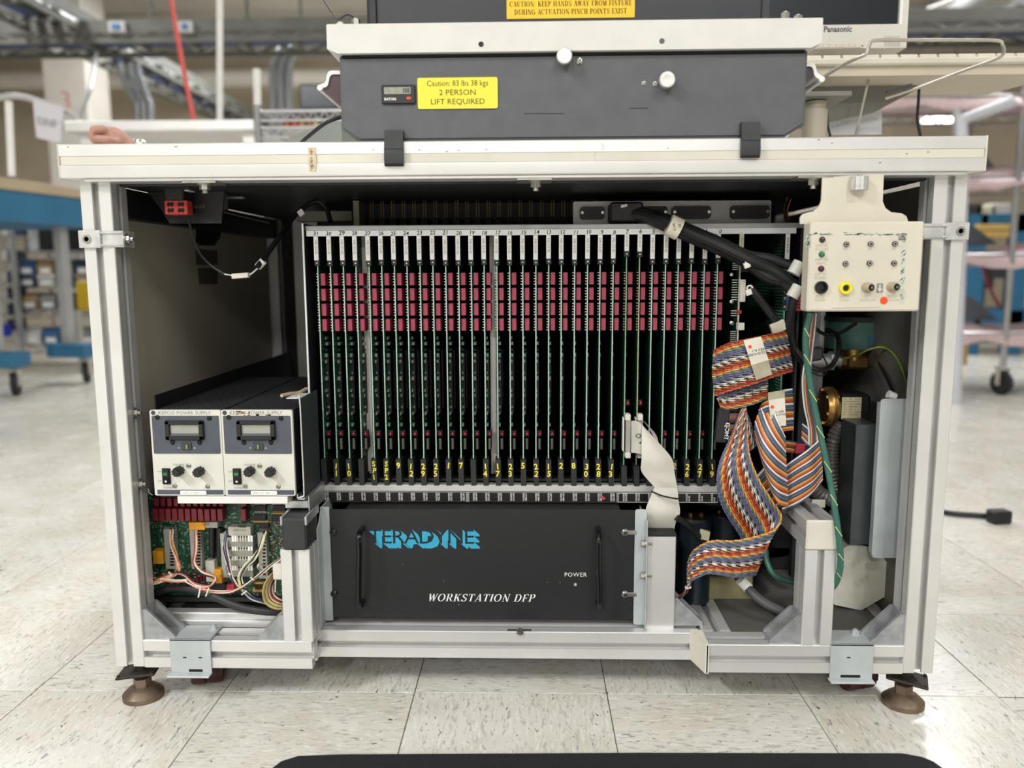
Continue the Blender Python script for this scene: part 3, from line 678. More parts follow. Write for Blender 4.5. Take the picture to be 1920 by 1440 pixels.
# ================================================================ serif lettering (stroke built)
def _ring(cx, cy, rx, ry, wx, wy, a0=0, a1=360, n=22):
    out = []
    for i in range(n):
        t0, t1 = math.radians(a0+(a1-a0)*i/n), math.radians(a0+(a1-a0)*(i+1)/n)
        out.append([(cx+rx*math.cos(t0), cy+ry*math.sin(t0)), (cx+rx*math.cos(t1), cy+ry*math.sin(t1)), (cx+(rx-wx)*math.cos(t1), cy+(ry-wy)*math.sin(t1)), (cx+(rx-wx)*math.cos(t0), cy+(ry-wy)*math.sin(t0))])
    return out
def _q(x0, x1, y0, y1): return [(x0, y0), (x1, y0), (x1, y1), (x0, y1)]
def _d(x0, y0, x1, y1, w): return [(x0, y0), (x0+w, y0), (x1+w, y1), (x1, y1)]
def serif_glyph(c, B=.15, S=.06):
    s = S; q = []
    def ser(x, y, w=.15): q.append(_q(x-w, x+w, y-(s if y > .5 else 0), y+(0 if y > .5 else s)))
    def stem(x, sr='tb'):
        q.append(_q(x-B/2, x+B/2, 0, 1))
        if 't' in sr: ser(x, 1)
        if 'b' in sr: ser(x, 0)
    w = .7
    if c == 'I': stem(.2); w = .4
    elif c == 'T': stem(.4, 'b'); q.append(_q(.05, .75, 1-s, 1)); q.append(_q(.05, .05+s, .75, 1)); q.append(_q(.75-s, .75, .75, 1)); w = .8
    elif c == 'L': stem(.2); q.append(_q(.2, .68, 0, s)); q.append(_q(.68-s, .68, 0, .28))
    elif c in 'EF':
        stem(.2); q.append(_q(.2, .64, 1-s, 1)); q.append(_q(.64-s, .64, .75, 1)); q.append(_q(.2, .52, .5-s/2, .5+s/2)); q.append(_q(.52-s, .52, .4, .6))
        if c == 'E': q.append(_q(.2, .68, 0, s)); q.append(_q(.68-s, .68, 0, .26))
    elif c in 'PR':
        stem(.2); q.append(_q(.2, .45, 1-s, 1)); q.append(_q(.2, .45, .46, .46+s)); q += _ring(.43, .73, .27, .27, B, s, -90, 90, 12)
        if c == 'R': q.append(_d(.62, 0, .36, .48, B)); q.append(_q(.58, .86, 0, s)); w = .84
    elif c == 'D': stem(.2); q.append(_q(.2, .4, 1-s, 1)); q.append(_q(.2, .4, 0, s)); q += _ring(.4, .5, .42, .5, B, s, -90, 90, 14); w = .88
    elif c == 'O': q += _ring(.45, .5, .43, .5, B, s); w = .92
    elif c in 'CG':
        q += _ring(.45, .5, .43, .5, B, s, 50, 310, 18); q.append(_q(.7, .7+s, .68, .98)); w = .84
        if c == 'G': q.append(_q(.62, .62+B, .05, .42)); ser(.69, .42, .15); w = .9
    elif c == 'S':
        q += _ring(.36, .74, .28, .26, B*.8, s, 30, 240, 12); q += _ring(.36, .27, .3, .27, B*.8, s, -150, 62, 12); q.append([(.17, .58), (.26, .68), (.57, .44), (.48, .34)]); q.append(_q(.56, .56+s, .7, .98)); q.append(_q(.06, .06+s, .02, .3)); w = .7
    elif c == 'A': q.append(_d(.08, 0, .40, 1, s)); q.append(_d(.62, 0, .36, 1, B)); q.append(_q(.22, .6, .3, .3+s)); ser(.12, 0, .12); ser(.70, 0, .14); w = .82
    elif c == 'V': q.append(_d(.36, 0, .06, 1, B)); q.append(_d(.38, 0, .68, 1, s)); ser(.14, 1, .13); ser(.70, 1, .12); w = .8
    elif c == 'W':
        q.append(_d(.26, 0, .05, 1, B)); q.append(_d(.30, 0, .52, 1, s)); q.append(_d(.66, 0, .46, 1, B)); q.append(_d(.70, 0, .94, 1, s)); ser(.13, 1, .12); ser(.53, 1, .12); ser(.96, 1, .10); w = 1.06
    elif c == 'Y': q.append(_q(.38-B/2, .38+B/2, 0, .46)); ser(.38, 0); q.append(_d(.31, .42, .04, 1, B)); q.append(_d(.40, .42, .66, 1, s)); ser(.12, 1, .12); ser(.68, 1, .12); w = .8
    elif c == 'K': stem(.2); q.append(_d(.26, .42, .62, 1, s*1.2)); q.append(_d(.60, 0, .34, .56, B)); ser(.64, 1, .14); ser(.70, 0, .14); w = .84
    elif c == 'X': q.append(_d(.58, 0, .08, 1, B)); q.append(_d(.08, 0, .60, 1, s)); [ser(x, y, .12) for x, y in ((.14, 1), (.64, 1), (.12, 0), (.66, 0))]; w = .78
    elif c == 'N': q.append(_q(.16, .16+s, 0, 1)); q.append(_q(.70, .70+s, 0, 1)); q.append(_d(.62, 0, .10, 1, B)); ser(.18, 0, .12); ser(.72, 1, .12); ser(.13, 1, .08); w = .88
    elif c == 'M': q.append(_q(.14, .14+s, 0, 1)); q.append(_q(.80-B/2, .80+B/2, 0, 1)); q.append(_d(.40, 0, .10, 1, B)); q.append(_d(.44, 0, .74, 1, s)); ser(.16, 0, .12); ser(.80, 0, .13); ser(.82, 1, .1); ser(.12, 1, .08); w = .98
    elif c == 'U': q.append(_q(.13, .13+B, .3, 1)); q.append(_q(.66, .66+s, .3, 1)); q += _ring(.425, .32, .295, .32, B*.7, s, 180, 360, 10); ser(.2, 1); ser(.69, 1, .12); w = .86
    elif c == 'H': stem(.2); stem(.68); q.append(_q(.2, .68, .5-s/2, .5+s/2)); w = .88
    elif c == '-': q.append(_q(.05, .35, .38, .46)); w = .4
    elif c == ':': q.append(_q(.1, .24, 0, .14)); q.append(_q(.1, .24, .5, .64)); w = .36
    else: w = .42
    return q, w
def serif(mb, txt, width, h, org, m, shear=0, y=-.0002, B=.15):
    polys = []; x = 0
    for ch in txt:
        q, w = serif_glyph(ch, B); polys += [[(p[0]+x+shear*p[1], p[1]) for p in pl] for pl in q]; x += w+.05
    k = width/x; o = V3(org)
    for pl in polys: mb._add([o+V3((p[0]*k, y, p[1]*h)) for p in pl], [(0, 1, 2, 3)], m)

# ================================================================ power supplies
PSG = mat('supply_grey', '#4b505a', .5, 0, .05, 40); PSW = mat('supply_cream', '#d5d3c8', .45, 0, .03, 12)
PSB = mat('supply_case', '#3a3c40', .45, .2, .08, 20); LCD = mat('lcd_glass', '#9a9d92', .2, 0, .03, 30)
def supply(k):
    X0 = (-.5722, -.4648)[k]; PY = .035
    t = thing('power_supply', ('bench power supply with clean cream front panel, next to the left post' , 'bench power supply with yellowed tape stain along its name strip')[k], 'power supply', (X0+.0535, PY+.2, .328), 'power supplies')
    def c(u, v): return V3((X0+(u-280)*.000798, PY, .3290+(929-v)*.000812))
    def pr(u0, u1, v0, v1, y0, y1, r, name, m, par): a, b = c(u0, v1), c(u1, v0); mb = MB(); mb.prism(rrect(a.x, b.x, a.z, b.z, r, 3), 'y', PY+y0, PY+y1); return mb.build(name, m, par)
    fp = pr(280, 413.5, 768, 929, 0, .006, .0025, 'front_panel', PSW, t)
    pr(284, 410, 778.5, 849, -.0012, .002, .0015, 'upper_inset', PSG, fp)
    mb = MB(); a, b = c(290, 918), c(413-9, 927); mb.box(c(290, 0).x-.004, c(411, 0).x, PY-.0006, PY+.001, b.z, a.z, .0004); mb.build('lower_strip', PSG, fp)
    a, b = c(329, 927), c(379, 919.5); mb = MB(); mb.prism(rrect(a.x, b.x, a.z, b.z, .0018, 3), 'y', PY-.0012, PY-.0004); mb.text('ATE 15-6M   0-15V   0-6A' if 0 else 'MODEL   0-36V   SERIAL', .0022, (a.x+.004, PY-.0012, a.z+.002), (1, 0, 0), (0, 0, 1), 1, sx=.8); mb.build('rating_label', [WHITE, INKG], fp)
    mb = MB(); o = c(296, 776); mb.text('KEPCO', .0052, o, (1, 0, 0), (0, 0, 1), 0, sx=1.12); mb.text('POWER', .0052, c(331, 776), (1, 0, 0), (0, 0, 1), 0, sx=1.02); mb.text('SUPPLY', .0052, c(366, 776), (1, 0, 0), (0, 0, 1), 0, sx=1.02)
    for s_, u, v, sz in (('VOLTAGE', 329, 872, .0028), ('POWER', 306, 916, .0030), ('ON', 291, 885, .0026), ('OFF', 291, 903, .0026)): mb.text(s_, sz, c(u, v), (1, 0, 0), (0, 0, 1), 0, 'CENTER')
    tag(mb.build('panel_lettering', mat('panel_ink', '#6c6a63', .6, 0, 0), fp), kind='stuff')
    mb = MB(); mb.text('V', .0030, c(332, 840)+V3((0, -.0013, 0)), (1, 0, 0), (0, 0, 1), 0, 'CENTER'); mb.text('A', .0030, c(362, 840)+V3((0, -.0013, 0)), (1, 0, 0), (0, 0, 1), 0, 'CENTER'); mb.build('switch_lettering', INKW, fp)
    mb = MB(); mb.cyl(c(287, 773)+V3((0, -.0005, 0)), c(287, 773), .0033, 14); mb.build('round_logo', DGREY, fp)
    # meter
    me = MB(); a, b = c(310, 823), c(382, 787); w = .007
    for x0, x1, z0, z1 in ((a.x, a.x+w, a.z, b.z), (b.x-w, b.x, a.z, b.z), (a.x, b.x, a.z, a.z+.007), (a.x, b.x, b.z-.006, b.z)): me.box(x0, x1, PY-.006, PY, z0, z1, .0012)
    mt = me.build('meter_bezel', BLK, t)
    MB().box(a.x+w, b.x-w, PY-.0022, PY-.0005, a.z+.006, b.z-.006).build('display', LCD, mt)
    sl = a.z+.0072; MB().prism([(PY-.0055, sl-.001), (PY-.0023, sl+.0028), (PY-.0023, sl-.001)], 'x', a.x+w*.6, b.x-w*.6).build('lower_lip', mat('bezel_grey', '#55585a', .35, 0, 0), mt)
    mb = MB(); a, b = c(338, 842), c(357, 829); mb.box(a.x, b.x, PY-.003, PY, a.z, b.z, .0006); sw = mb.build('slide_switch', mat('switch_teal', '#3d4a4c', .4, .2, .1, 80), t)
    MB().box(a.x+.0075, b.x-.005, PY-.006, PY-.002, a.z+.002, b.z-.002, .0005).build('slider', mat('slider_olive', '#9c9464', .4, .3, 0), sw)
    for u, v in ((295, 781), (393, 783), (321, 828), (372, 828)): MB().panhead(c(u, v)+V3((0, -.0012, 0)), (0, -1, 0), .0036, 0, 1).build('screw', [mat('black_screw', '#3a3a3a', .25, .8, 0), BLKM], t)
    for u, v in ((348, 872), (319, 910.5), (381.5, 911.5)): MB().panhead(c(u, v), (0, -1, 0), .0038, 0, 1).build('screw', [STEEL, BLKM], t)
    # rocker switch
    a, b = c(297, 907), c(312.5, 877); rk = MB().box(a.x, b.x, PY-.0025, PY, a.z, b.z, .0006).build('rocker_switch', BLK, t)
    zm = (a.z+b.z)/2
    MB().prism([(PY-.0024, a.z+.0015), (PY-.0055, a.z+.002), (PY-.0030, zm), (PY-.0024, zm)], 'x', a.x+.0018, b.x-.0018).build('rocker_lower', BLKG, rk)
    MB().prism([(PY-.0024, b.z-.0015), (PY-.0048, b.z-.002), (PY-.0036, zm), (PY-.0024, zm)], 'x', a.x+.0018, b.x-.0018).build('rocker_upper', BLKG, rk); MB().obox((a.x+.0062, PY-.0043, zm+.0045), (.0032, 0, 0), (0, .0005, .00012), (0, .0005, .0022)).build('rocker_lens', mat('green_lens', '#2f7a3c', .25, 0, .1, 60), rk)
    o = c(305, 901); mb = MB(); mb.lathe([(0, .0016), (.0003, .0016), (.0003, .0008)], (o.x, PY-.0048, o.z+.0002), (0, -1, 0), 12); mb.build('zero_mark', INKW, rk)
    # fluted knobs
    for u, v in ((331, 881), (370, 882)):
        o = c(u, v); mb = MB(); n = 9
        pr_ = []
        for i in range(n*4): tt = 2*math.pi*i/(n*4); pr_.append((.0066+.0010*(1 if i % 4 in (0, 1) else -1)*.8)*1.0)
        rows = []
        for h, kk in ((0, 1.0), (.010, .98), (.0150, .92), (.0165, .80)):
            rows.append([V3((o.x+pr_[i]*kk*math.cos(2*math.pi*i/(n*4)), PY-h, o.z+pr_[i]*kk*math.sin(2*math.pi*i/(n*4)))) for i in range(n*4)])
        mb.grid(rows[::-1], closed=True); mb._add(rows[-1], [tuple(range(n*4))]); mb.build('knob', BLK, t, smooth=25)
    # case with perforated top
    x0, x1 = X0+.002, X0+.1045
    cs = MB().box(x0, x1, PY+.006, PY+.40, .3310, .4580, .001).build('case', PSB, t)
    mb = MB()
    for r in range(46):
        for q in range(11):
            xx = x0+.014+q*.0076+(.0038 if r % 2 else 0); yy = PY+.025+r*.0078; mb.box(xx, xx+.0045, yy, yy+.0022, .4579, .4583)
    tag(mb.build('vent_holes', BLKM, cs, smooth=0), kind='stuff')
    if k == 1:
        mb = MB(); rn = random.Random(5)
        for u0, u1, v0, v1 in ((303, 316, 770, 777), (318, 324, 771, 779), (330, 336, 772, 779), (347, 352, 774, 779), (366, 372, 775, 779)):
            for q in range(5):
                a = c(rn.uniform(u0, u1), rn.uniform(v0, v1)); mb.obox(a+V3((0, -.0004, 0)), (rn.uniform(.001, .0022), 0, rn.uniform(-.0006, .0006)), (0, .0002, 0), (0, 0, rn.uniform(.0004, .001)))
        tag(mb.build('tape_residue', mat('residue', '#b49a52', .7, 0, .3, 400, col2='#5c4a28'), fp), kind='stuff')
    return t
supply(0); supply(1)
# cradle around the supplies: shelf, side plates with bright edges
cr = thing('supply_cradle', 'zinc sheet cradle holding the two power supplies', 'bracket', (-.465, .2, .31))
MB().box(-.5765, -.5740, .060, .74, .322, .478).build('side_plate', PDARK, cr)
MB().box(-.3475, -.3464, .0425, .132, .322, .4760).build('side_flange', mat('flange_shaded', '#3f4547', .5, .2, .06, 12), cr)  # zinc side face coloured dark to stand in for its shade
mb = MB(); mb.tube(smooth([(-.3640, .050, .4765), (-.3520, .042, .4770), (-.3478, .041, .4735), (-.3472, .041, .40), (-.3472, .041, .334), (-.3490, .041, .3265), (-.3580, .041, .3240)], 6), .0011, 6); mb.box(-.3680, -.3470, .042, .09, .4755, .4770); mb.build('flange_edge', mat('flange_white', '#d6d6d2', .4, .3, .03, 20), cr)
mb = MB(); mb.box(-.3580, -.3462, .0405, .45, .3215, .3235); mb.box(-.3580, -.3565, .0405, .0430, .3215, .330); mb.build('lower_flange', ZINC, cr)
MB().box(-.5375, -.3700, .0330, .060, .3170, .3280, .0006).build('shelf_front', WHITEP, cr)
MB().box(-.576, -.347, .060, .45, .3190, .3270).build('shelf', PDARK, cr)
mb = MB(); mb.box(-.3800, -.3440, .050, .120, .3050, .3170, .0008); mb.box(-.3440, -.3420, .050, .14, .295, .324, .0005); b_ = mb.build('corner_block', RAW, cr)
c = A(571, 938, .06); MB().hexbolt((c.x, .065, .3170), (0, 0, 1), .0055, .005, stud=.001).build('bolt', BOLT, b_)
c = A(525, 936, .05); MB().box(c.x-.006, c.x+.006, .045, .06, c.z-.006, c.z+.006, .0005).build('dark_clip', BLK, cr)
mb = MB()
mb.tube([A(528, 742, .05), A(545, 738, .07), A(560, 737, .09), A(575, 729, .12)], .0028, 6); mb.build('tape_end', mat('tan_tape', '#c9b492', .6, 0, .1, 60), cr)
mb = MB(); mb.tube([A(278, 916, .04), A(280, 924, .04), A(286, 928, .04)], .0009, 5); mb.build('wire_hook', STEEL, cr)

# ================================================================ lower black rack panel
DP = .0900
dfp = thing('rack_panel', 'black rack panel with two bar handles and blue and white lettering', 'rack panel', (-.083, .25, .105))
PNL = mat('panel_black', '#1b1d1f', .5, 0, .05, 30, bump=.05, bscale=600)
pa, pb = A(621, 957, DP), A(1189, 1157, DP)
px0, px1, pz0, pz1 = -.3225, .1572, .1125, .2915
fp = MB().box(px0, px1, DP, DP+.003, pz0, pz1, .0006).build('front_panel', PNL, dfp)
MB().box(px0+.02, px1-.02, DP+.0035, .55, pz0, pz1-.006).build('chassis', PDARK, dfp)
mb = MB(); org = A(692, 1018.6, DP); w_ = A(889, 1018, DP).x-org.x
gv, gf = glyphs('TERADYNE', 'LEFT', 0, .92, .0); gx0 = min(v[0] for v in gv); gx1 = max(v[0] for v in gv); gh = max(v[1] for v in gv)
kx, kz = w_/(gx1-gx0), .0233/gh
NS_ = 16
for s_ in range(NS_+1):
    f = s_/NS_; mb._add([(org.x+(v[0]-gx0)*kx+.0089*f, DP-.00008-.00001*(NS_-s_), org.z+v[1]*kz-.0080*f) for v in gv], gf, 0)
mb._add([(org.x+(v[0]-gx0)*kx, DP-.00045, org.z+v[1]*kz) for v in gv], gf, 1)
mb.build('blue_logo', [mat('logo_blue', '#2fa3c4', .5, 0, .03, 50), PNL], fp, smooth=0)
mb = MB(); o = A(801, 1127.2, DP); serif(mb, 'WORKSTATION DFP', A(1005, 1127, DP).x-o.x-.003, .0128, o, 0, .28, -.0003, B=.17); mb.build('name_lettering', INKW, fp, smooth=0)
mb = MB(); o = A(1058, 1081, DP); mb.text('POWER', .0072, o, (1, 0, 0), (0, 0, 1), 0, sx=.98, space=1.1); mb.build('power_lettering', INKW, fp, smooth=0)
c = A(1079, 1096, DP); MB().lathe([(0, .0026), (.002, .0024), (.0035, .0012)], c, (0, -1, 0), 12).build('indicator', mat('clear_led', '#b9b9b9', .15, 0, 0), dfp)
mb = MB()
for u, v in ((832, 1090), (1026, 1092), (1050, 1092), (860, 1134), (755, 1058)): mb.cyl(A(u, v, DP-.0004), A(u, v, DP), .0007, 6)
tag(mb.build('paint_chips', mat('chip_pale', '#9a9a96', .6, 0, 0), fp), kind='stuff')
for u0 in (681, 1121):
    a, b = A(u0-1, 988, DP), A(u0, 1129, DP); r = .0052
    mb = MB(); mb.tube(smooth([(a.x, DP, a.z-.002), (a.x, DP-.020, a.z-.002), (a.x, DP-.030, a.z-.010), (a.x, DP-.030, a.z-.03), (b.x, DP-.030, b.z+.03), (b.x, DP-.030, b.z+.010), (b.x, DP-.020, b.z+.002), (b.x, DP, b.z+.002)], 5), .0044, 10); mb.build('bar_handle', BLKG, dfp)
for u, v in ((625, 998), (627, 1113), (1172, 998), (1172, 1114)):
    c = A(u, v, DP); mb = MB(); mb.panhead(c, (0, -1, 0), .0062, 0, 1); mb.build('screw', [mat('dull_screw', '#8f8d86', .35, .7, .1, 60) if u > 900 else mat('black_screw', '#3a3a3a', .25, .8, 0), BLKM], dfp)
    if u > 900: MB().box(c.x+.003, c.x+.018, DP-.003, DP-.0004, c.z-.0035, c.z+.0035, .001).build('washer_tab', STEEL, dfp)
# galvanised side brackets
for k in (0, 1):
    x0, x1 = ((px0-.0150, px0-.0005), (px1+.0005, px1+.0185))[k]
    mb = MB()
    if k == 0: mb.prism([(DP-.024, pz0-.006), (.16, pz0-.006), (.16, pz1+.002), (DP+.004, pz1+.002), (DP-.012, pz1-.018), (DP-.024, pz1-.024)], 'x', x0, x0+.0022); mb.box(x0, x1, DP+.0005, DP+.0025, pz0-.006, pz1+.004, .0005)
    else: mb.prism(rrect(x0, x1, pz0-.008, pz1+.002, .004, 4), 'y', DP-.002, DP+.0005); mb.box(x1-.002, x1, DP-.018, .16, pz0-.008, pz1-.012, .0006)
    bk = mb.build('side_bracket', ZINC, dfp)
    if k:
        for v in (1020, 1080): c = A(1200, v, DP-.012); mb = MB(); mb.hexbolt((x1-.002, DP-.010, c.z), (-1, 0, 0), .0052, .007); mb.cyl((x1-.0015, DP-.010, c.z), (x1+.008, DP-.010, c.z), .0030, 8); mb.build('bolt', BOLT, bk)
# ================================================================ on the bench: test fixture
FY = .006
GREYF = mat('fixture_grey', '#55575a', .55, 0, .05, 40, bump=.35, bscale=900)
FWH = mat('fixture_plate_white', '#d2d0ca', .5, 0, .03, 20, bump=.12, bscale=700)
fx = thing('test_fixture', 'heavy grey box fixture with pale top plate and dark lid, standing on the bench', 'test fixture', (.05, .2, ZT))
x0, x1 = -.2640, .3670; zb, zt = ZT+.0015, .9530
mb = MB()
r = .0045
mb.prism([(x0+.024, zb), (x1-.026, zb), (x1, zb+.016), (x1, zt-.002), (x1-.003, zt), (x0+.003, zt), (x0, zt-.002), (x0, zb+.016)], 'y', FY+.003, .42)
mb.prism([(x0+.025, zb+.003), (x1-.027, zb+.003), (x1-.003, zb+.018), (x1-.003, zt-.005), (x0+.003, zt-.005), (x0+.003, zb+.018)], 'y', FY, FY+.01)
body = mb.build('body', GREYF, fx, smooth=50)
MB().box(x0+.08, x1-.10, .1, .3, ZT-.0005, zb).build('base_pad', BLK, fx)
mb = MB(); wx0, wx1, wz0, wz1 = -.2775, .3815, .9590, .9905
mb.prism([(wx0+.014, zt), (wx1-.014, zt), (wx1, wz0), (wx1, wz1-.001), (wx1-.001, wz1), (wx0+.001, wz1), (wx0, wz1-.001), (wx0, wz0)], 'y', -.004, .43); pl = mb.build('top_plate', FWH, fx)
MB().box(x0+.004, x1-.004, FY-.001, .40, zt-.0035, zt+.0005).build('shadow_gap', BLKM, fx)
LID = mat('lid_slate', '#26282d', .45, 0, .08, 20)
ld = MB().box(-.2270, .3080, .018, .41, wz1, 1.075, .003).build('lid', LID, fx)
MB().box(.3085, .3220, .030, .41, wz1, 1.070, .002).build('lid_edge', DGREY, fx)
MB().box(-.2230, -.2130, .014, .018, wz1, 1.07, .001).build('lid_trim', BLK, ld)
# yellow caution label on the lid (top part runs out of the picture)
a, b = A(950, 36, .017), A(1190, 33, .017); YEL = mat('label_yellow', '#f2bf1d', .5, 0, .02, 20); YEL2 = mat('label_lemon', '#e9d93a', .5, 0, .02, 20)
mb = MB(); mb.box(a.x, b.x, .0165, .0178, a.z, a.z+.046, .0003); w = b.x-a.x
serif(mb, 'CAUTION: KEEP HANDS AWAY FROM FIXTURE', w*.955, .0068, (a.x+w*.022, .0164, a.z+.0155), 1, 0, -.0001, B=.19)
serif(mb, 'DURING ACTUATION-PINCH POINTS EXIST', w*.88, .0068, (a.x+w*.06, .0164, a.z+.0052), 1, 0, -.0001, B=.19)
mb.build('caution_label', [YEL, INK], ld, smooth=0)
# bolts on the top plate corners
for u, v, h in ((638, 50, .008), (667, 50, .013), (1473, 36, .014), (1497, 36, .010)):
    c = A(u, v, .02); MB().hexbolt((c.x, .022, wz1), (0, 0, 1), .0062, h, stud=.002).build('plate_bolt', BOLT if h > .009 else NYL, pl)
for u, v in ((902, 83), (1241, 77)): c = A(u, v, -.004); MB().lathe([(0, .0036), (.0006, .0036), (.0006, .0028)], (c.x, -.0038, c.z), (0, -1, 0), 14).build('screw_hole', BLKG, pl)
for u, v, r in ((1058, 107, .0105), (1250, 151, .0108)):
    c = A(u, v, FY-.012); mb = MB(); mb.lathe([(-.012, r*.75), (-.004, r*.75), (-.003, r*.98), (0, r), (.006, r), (.0072, r*.9), (.0073, r*.7), (.0070, r*.3)], (c.x, FY-.012, c.z), (0, -1, 0), 28); mb.build('thumb_knob', mat('spun_aluminium', '#c9c8c4', .35, .6, .06, 90), fx)
for u, v, r in ((1087, 114, .0052), (1207, 156, .0036), (1228, 157, .0040)):
    c = A(u, v, FY); MB().panhead(c, (0, -1, 0), r, 0, 1).build('screw', [STEEL, BLKM], fx)
# counter and yellow lift label
a, b = A(717, 196, FY), A(779, 160, FY); ct = MB().box(a.x, b.x, FY-.004, FY, a.z, b.z, .001).build('counter', BLK, fx)
MB().box(a.x+.0035, b.x-.006, FY-.0046, FY-.0038, a.z+.0125, b.z-.003, .0002).build('counter_display', mat('counter_lcd', '#8d8f7c', .25, 0, .1, 200), ct)
mb = MB()
for q in range(4): mb.box(b.x-.0165+q*.0024, b.x-.0148+q*.0024, FY-.0047, FY-.0044, a.z+.014, b.z-.0045)
mb.build('counter_digits', DGREY, ct)
MB().box(b.x-.012, b.x-.0055, FY-.0052, FY-.004, a.z+.005, a.z+.009, .0006).build('reset_button', mat('reset_red', '#d8402c', .4, 0, 0), ct)
mb = MB(); mb.text('EATON', .0035, (a.x+.0035, FY-.0041, a.z+.0046), (1, 0, 0), (0, 0, 1), 0, bold=.04); mb.build('counter_lettering', INKW, ct)
a, b = A(784, 205, FY), A(933, 145, FY); mb = MB(); mb.prism(rrect(a.x, b.x, a.z, b.z, .0025, 3), 'y', FY-.002, FY); xc = (a.x+b.x)/2
for s_, zz, k in (('Caution: 83 lbs 38 kgs', .0298, .90), ('2 PERSON', .0178, 1.1), ('LIFT REQUIRED', .0058, 1.05)): mb.text(s_, .0076, (xc, FY-.002, a.z+zz), (1, 0, 0), (0, 0, 1), 1, 'CENTER', sx=k*1.0)
mb.build('lift_label', [YEL2, mat('label_ink', '#3a3618', .6, 0, 0)], fx, smooth=0)
mb = MB()
for u0, u1, v in ((982, 1058, 213), (1180, 1215, 203)): a, b = A(u0, v, FY), A(u1, v, FY); mb.obox((a+b)/2+V3((0, -.0001, 0)), (b-a)/2, (0, .0002, 0), (0, 0, .0006))
tag(mb.build('scuff_lines', mat('scuff_dark', '#25272a', .6, 0, 0), body), kind='stuff')
# lift handles at both ends: pale hooked lip on a plate
HM = mat('handle_maroon', '#4a3238', .5, 0, .1, 30)
for s, xx in ((-1, x0), (1, x1)):
    mb = MB(); pp = [(640, 136), (622, 136), (616, 141), (614, 150), (611, 158), (604, 161), (600, 166)] if s < 0 else [(1512, 121), (1522, 121), (1527, 126), (1529, 136), (1533, 142), (1540, 146), (1541, 150)]
    y0_, y1_ = .020, .24; P = smooth([A(u, v, y0_) for u, v in pp], 4)
    for o_ in (.0024, -.0024): mb.grid([[V3((p.x+o_*.6*s, y, p.z+o_)) for y in (y0_, y1_)] for p in (P if o_ > 0 else P[::-1])])
    mb.grid([[V3((p.x+.00144*s, y0_, p.z+.0024)), V3((p.x-.00144*s, y0_, p.z-.0024))] for p in P]); mb.lathe([(0, .0034), (.0008, .0042), (.22, .0042)], (P[-1].x, y0_-.0012, P[-1].z+.001), (0, 1, 0), 12)
    h = mb.build('lift_handle', WHITEP, fx)
    q = [(640, 140), (623, 141), (618, 147), (617, 160), (606, 168), (640, 200)] if s < 0 else [(1512, 125), (1520, 125), (1524, 130), (1526, 140), (1512, 158)]
    MB().prism([(A(u, v, y0_).x, A(u, v, y0_).z) for u, v in q], 'y', y0_+.003, y1_).build('handle_pocket', HM if s < 0 else DGREY, h)
# black clips hooking the fixture to the bench edge
for k, (u0, u1) in enumerate(((719, 757), (1392, 1430))):
    a, b = A(u0, 275, -.012), A(u1, 275, -.012); zt_ = A(738, 243 if k == 0 else 234, -.008).z; zb_ = A(738, 311 if k == 0 else 301, -.012).z
    t = thing('edge_clip', ('black plastic clip on bench edge below the counter', 'black plastic clip on bench edge near the right end of the grey fixture')[k], 'clip', ((a.x+b.x)/2, -.002, zb_), 'fixture clips')
    mb = MB(); pr = [(-.001, zt_), (-.009, zt_), (-.0105, zb_+.016), (-.018, zb_+.016), (-.020, zb_+.006), (-.016, zb_+.001), (-.008, zb_), (-.001, zb_+.004), (-.001, ZT+.0001), (FY-.0002, ZT+.0001), (FY-.0002, zt_)]
    pr = [(FY-.0004, zt_), (FY-.009, zt_), (FY-.0145, zb_+.024), (FY-.0165, zb_+.0105), (FY-.0155, zb_+.0035), (FY-.012, zb_), (-.0005, zb_+.0015), (-.0005, ZT+.0012), (FY-.0004, ZT+.0012)]
    mb.prism(pr, 'x', a.x, b.x-.002); mb.build('hook', CHARC, t)
    MB().box(a.x, b.x-.002, FY-.0158, FY-.0140, zb_+.0232, zb_+.0240).build('step_line', DGREY, t)
# black power cord left of the fixture
cd = MB().tube(px([(640, 219, .15), (615, 228, .15), (590, 246, .17), (565, 268, .2), (548, 290, .24)], 6), .0032, 8).build('power_cable', BLK); tag(cd, 'thin black cord arching down from the grey fixture to the bench top', 'cord')
cd = MB().tube(px([(600, -10, .12), (622, 22, .1), (634, 36, .06), (650, 28, .05), (662, 32, .04), (672, 40, .03)], 6), .0011, 6).build('thin_wire', BLK); tag(cd, 'thin black wire hanging down to the bolts on the fixture top plate', 'wire')

# ================================================================ cream interface pod hung under the bench edge
POD = mat('pod_cream', '#cfc9b8', .5, 0, .03, 14); PY0 = -.024
pod = thing('interface_pod', 'cream interface box with sockets and coloured jacks under the bench edge', 'control box', (.4455, -.01, .605))
a, b = .3705, .5215; z0, z1 = .6055, .7250
bx = MB().box(a, b, PY0, .004, z0, z1, .0022).build('box', POD, pod)
out = [(1500, 420), (1500, 408), (1504, 402), (1512, 399), (1525, 396), (1535, 388), (1540, 376), (1542, 332), (1657, 326), (1655, 378), (1660, 390), (1671, 398), (1690, 400), (1699, 405), (1703, 416), (1703, 420)]
mb = MB(); mb.prism([(A(u, v, .0045).x, A(u, v, .0045).z) for u, v in out], 'y', .0042, .0072); mb.build('hanger_plate', POD, pod)
c = A(1611, 344, -.004); mb = MB(); mb.cyl((c.x, -.004, z1+.062), (c.x, -.004, ZB-.0046), .0035, 10); mb.build('thumb_screw_stem', STEEL, pod)
mb = MB(); n = 30; rr = []
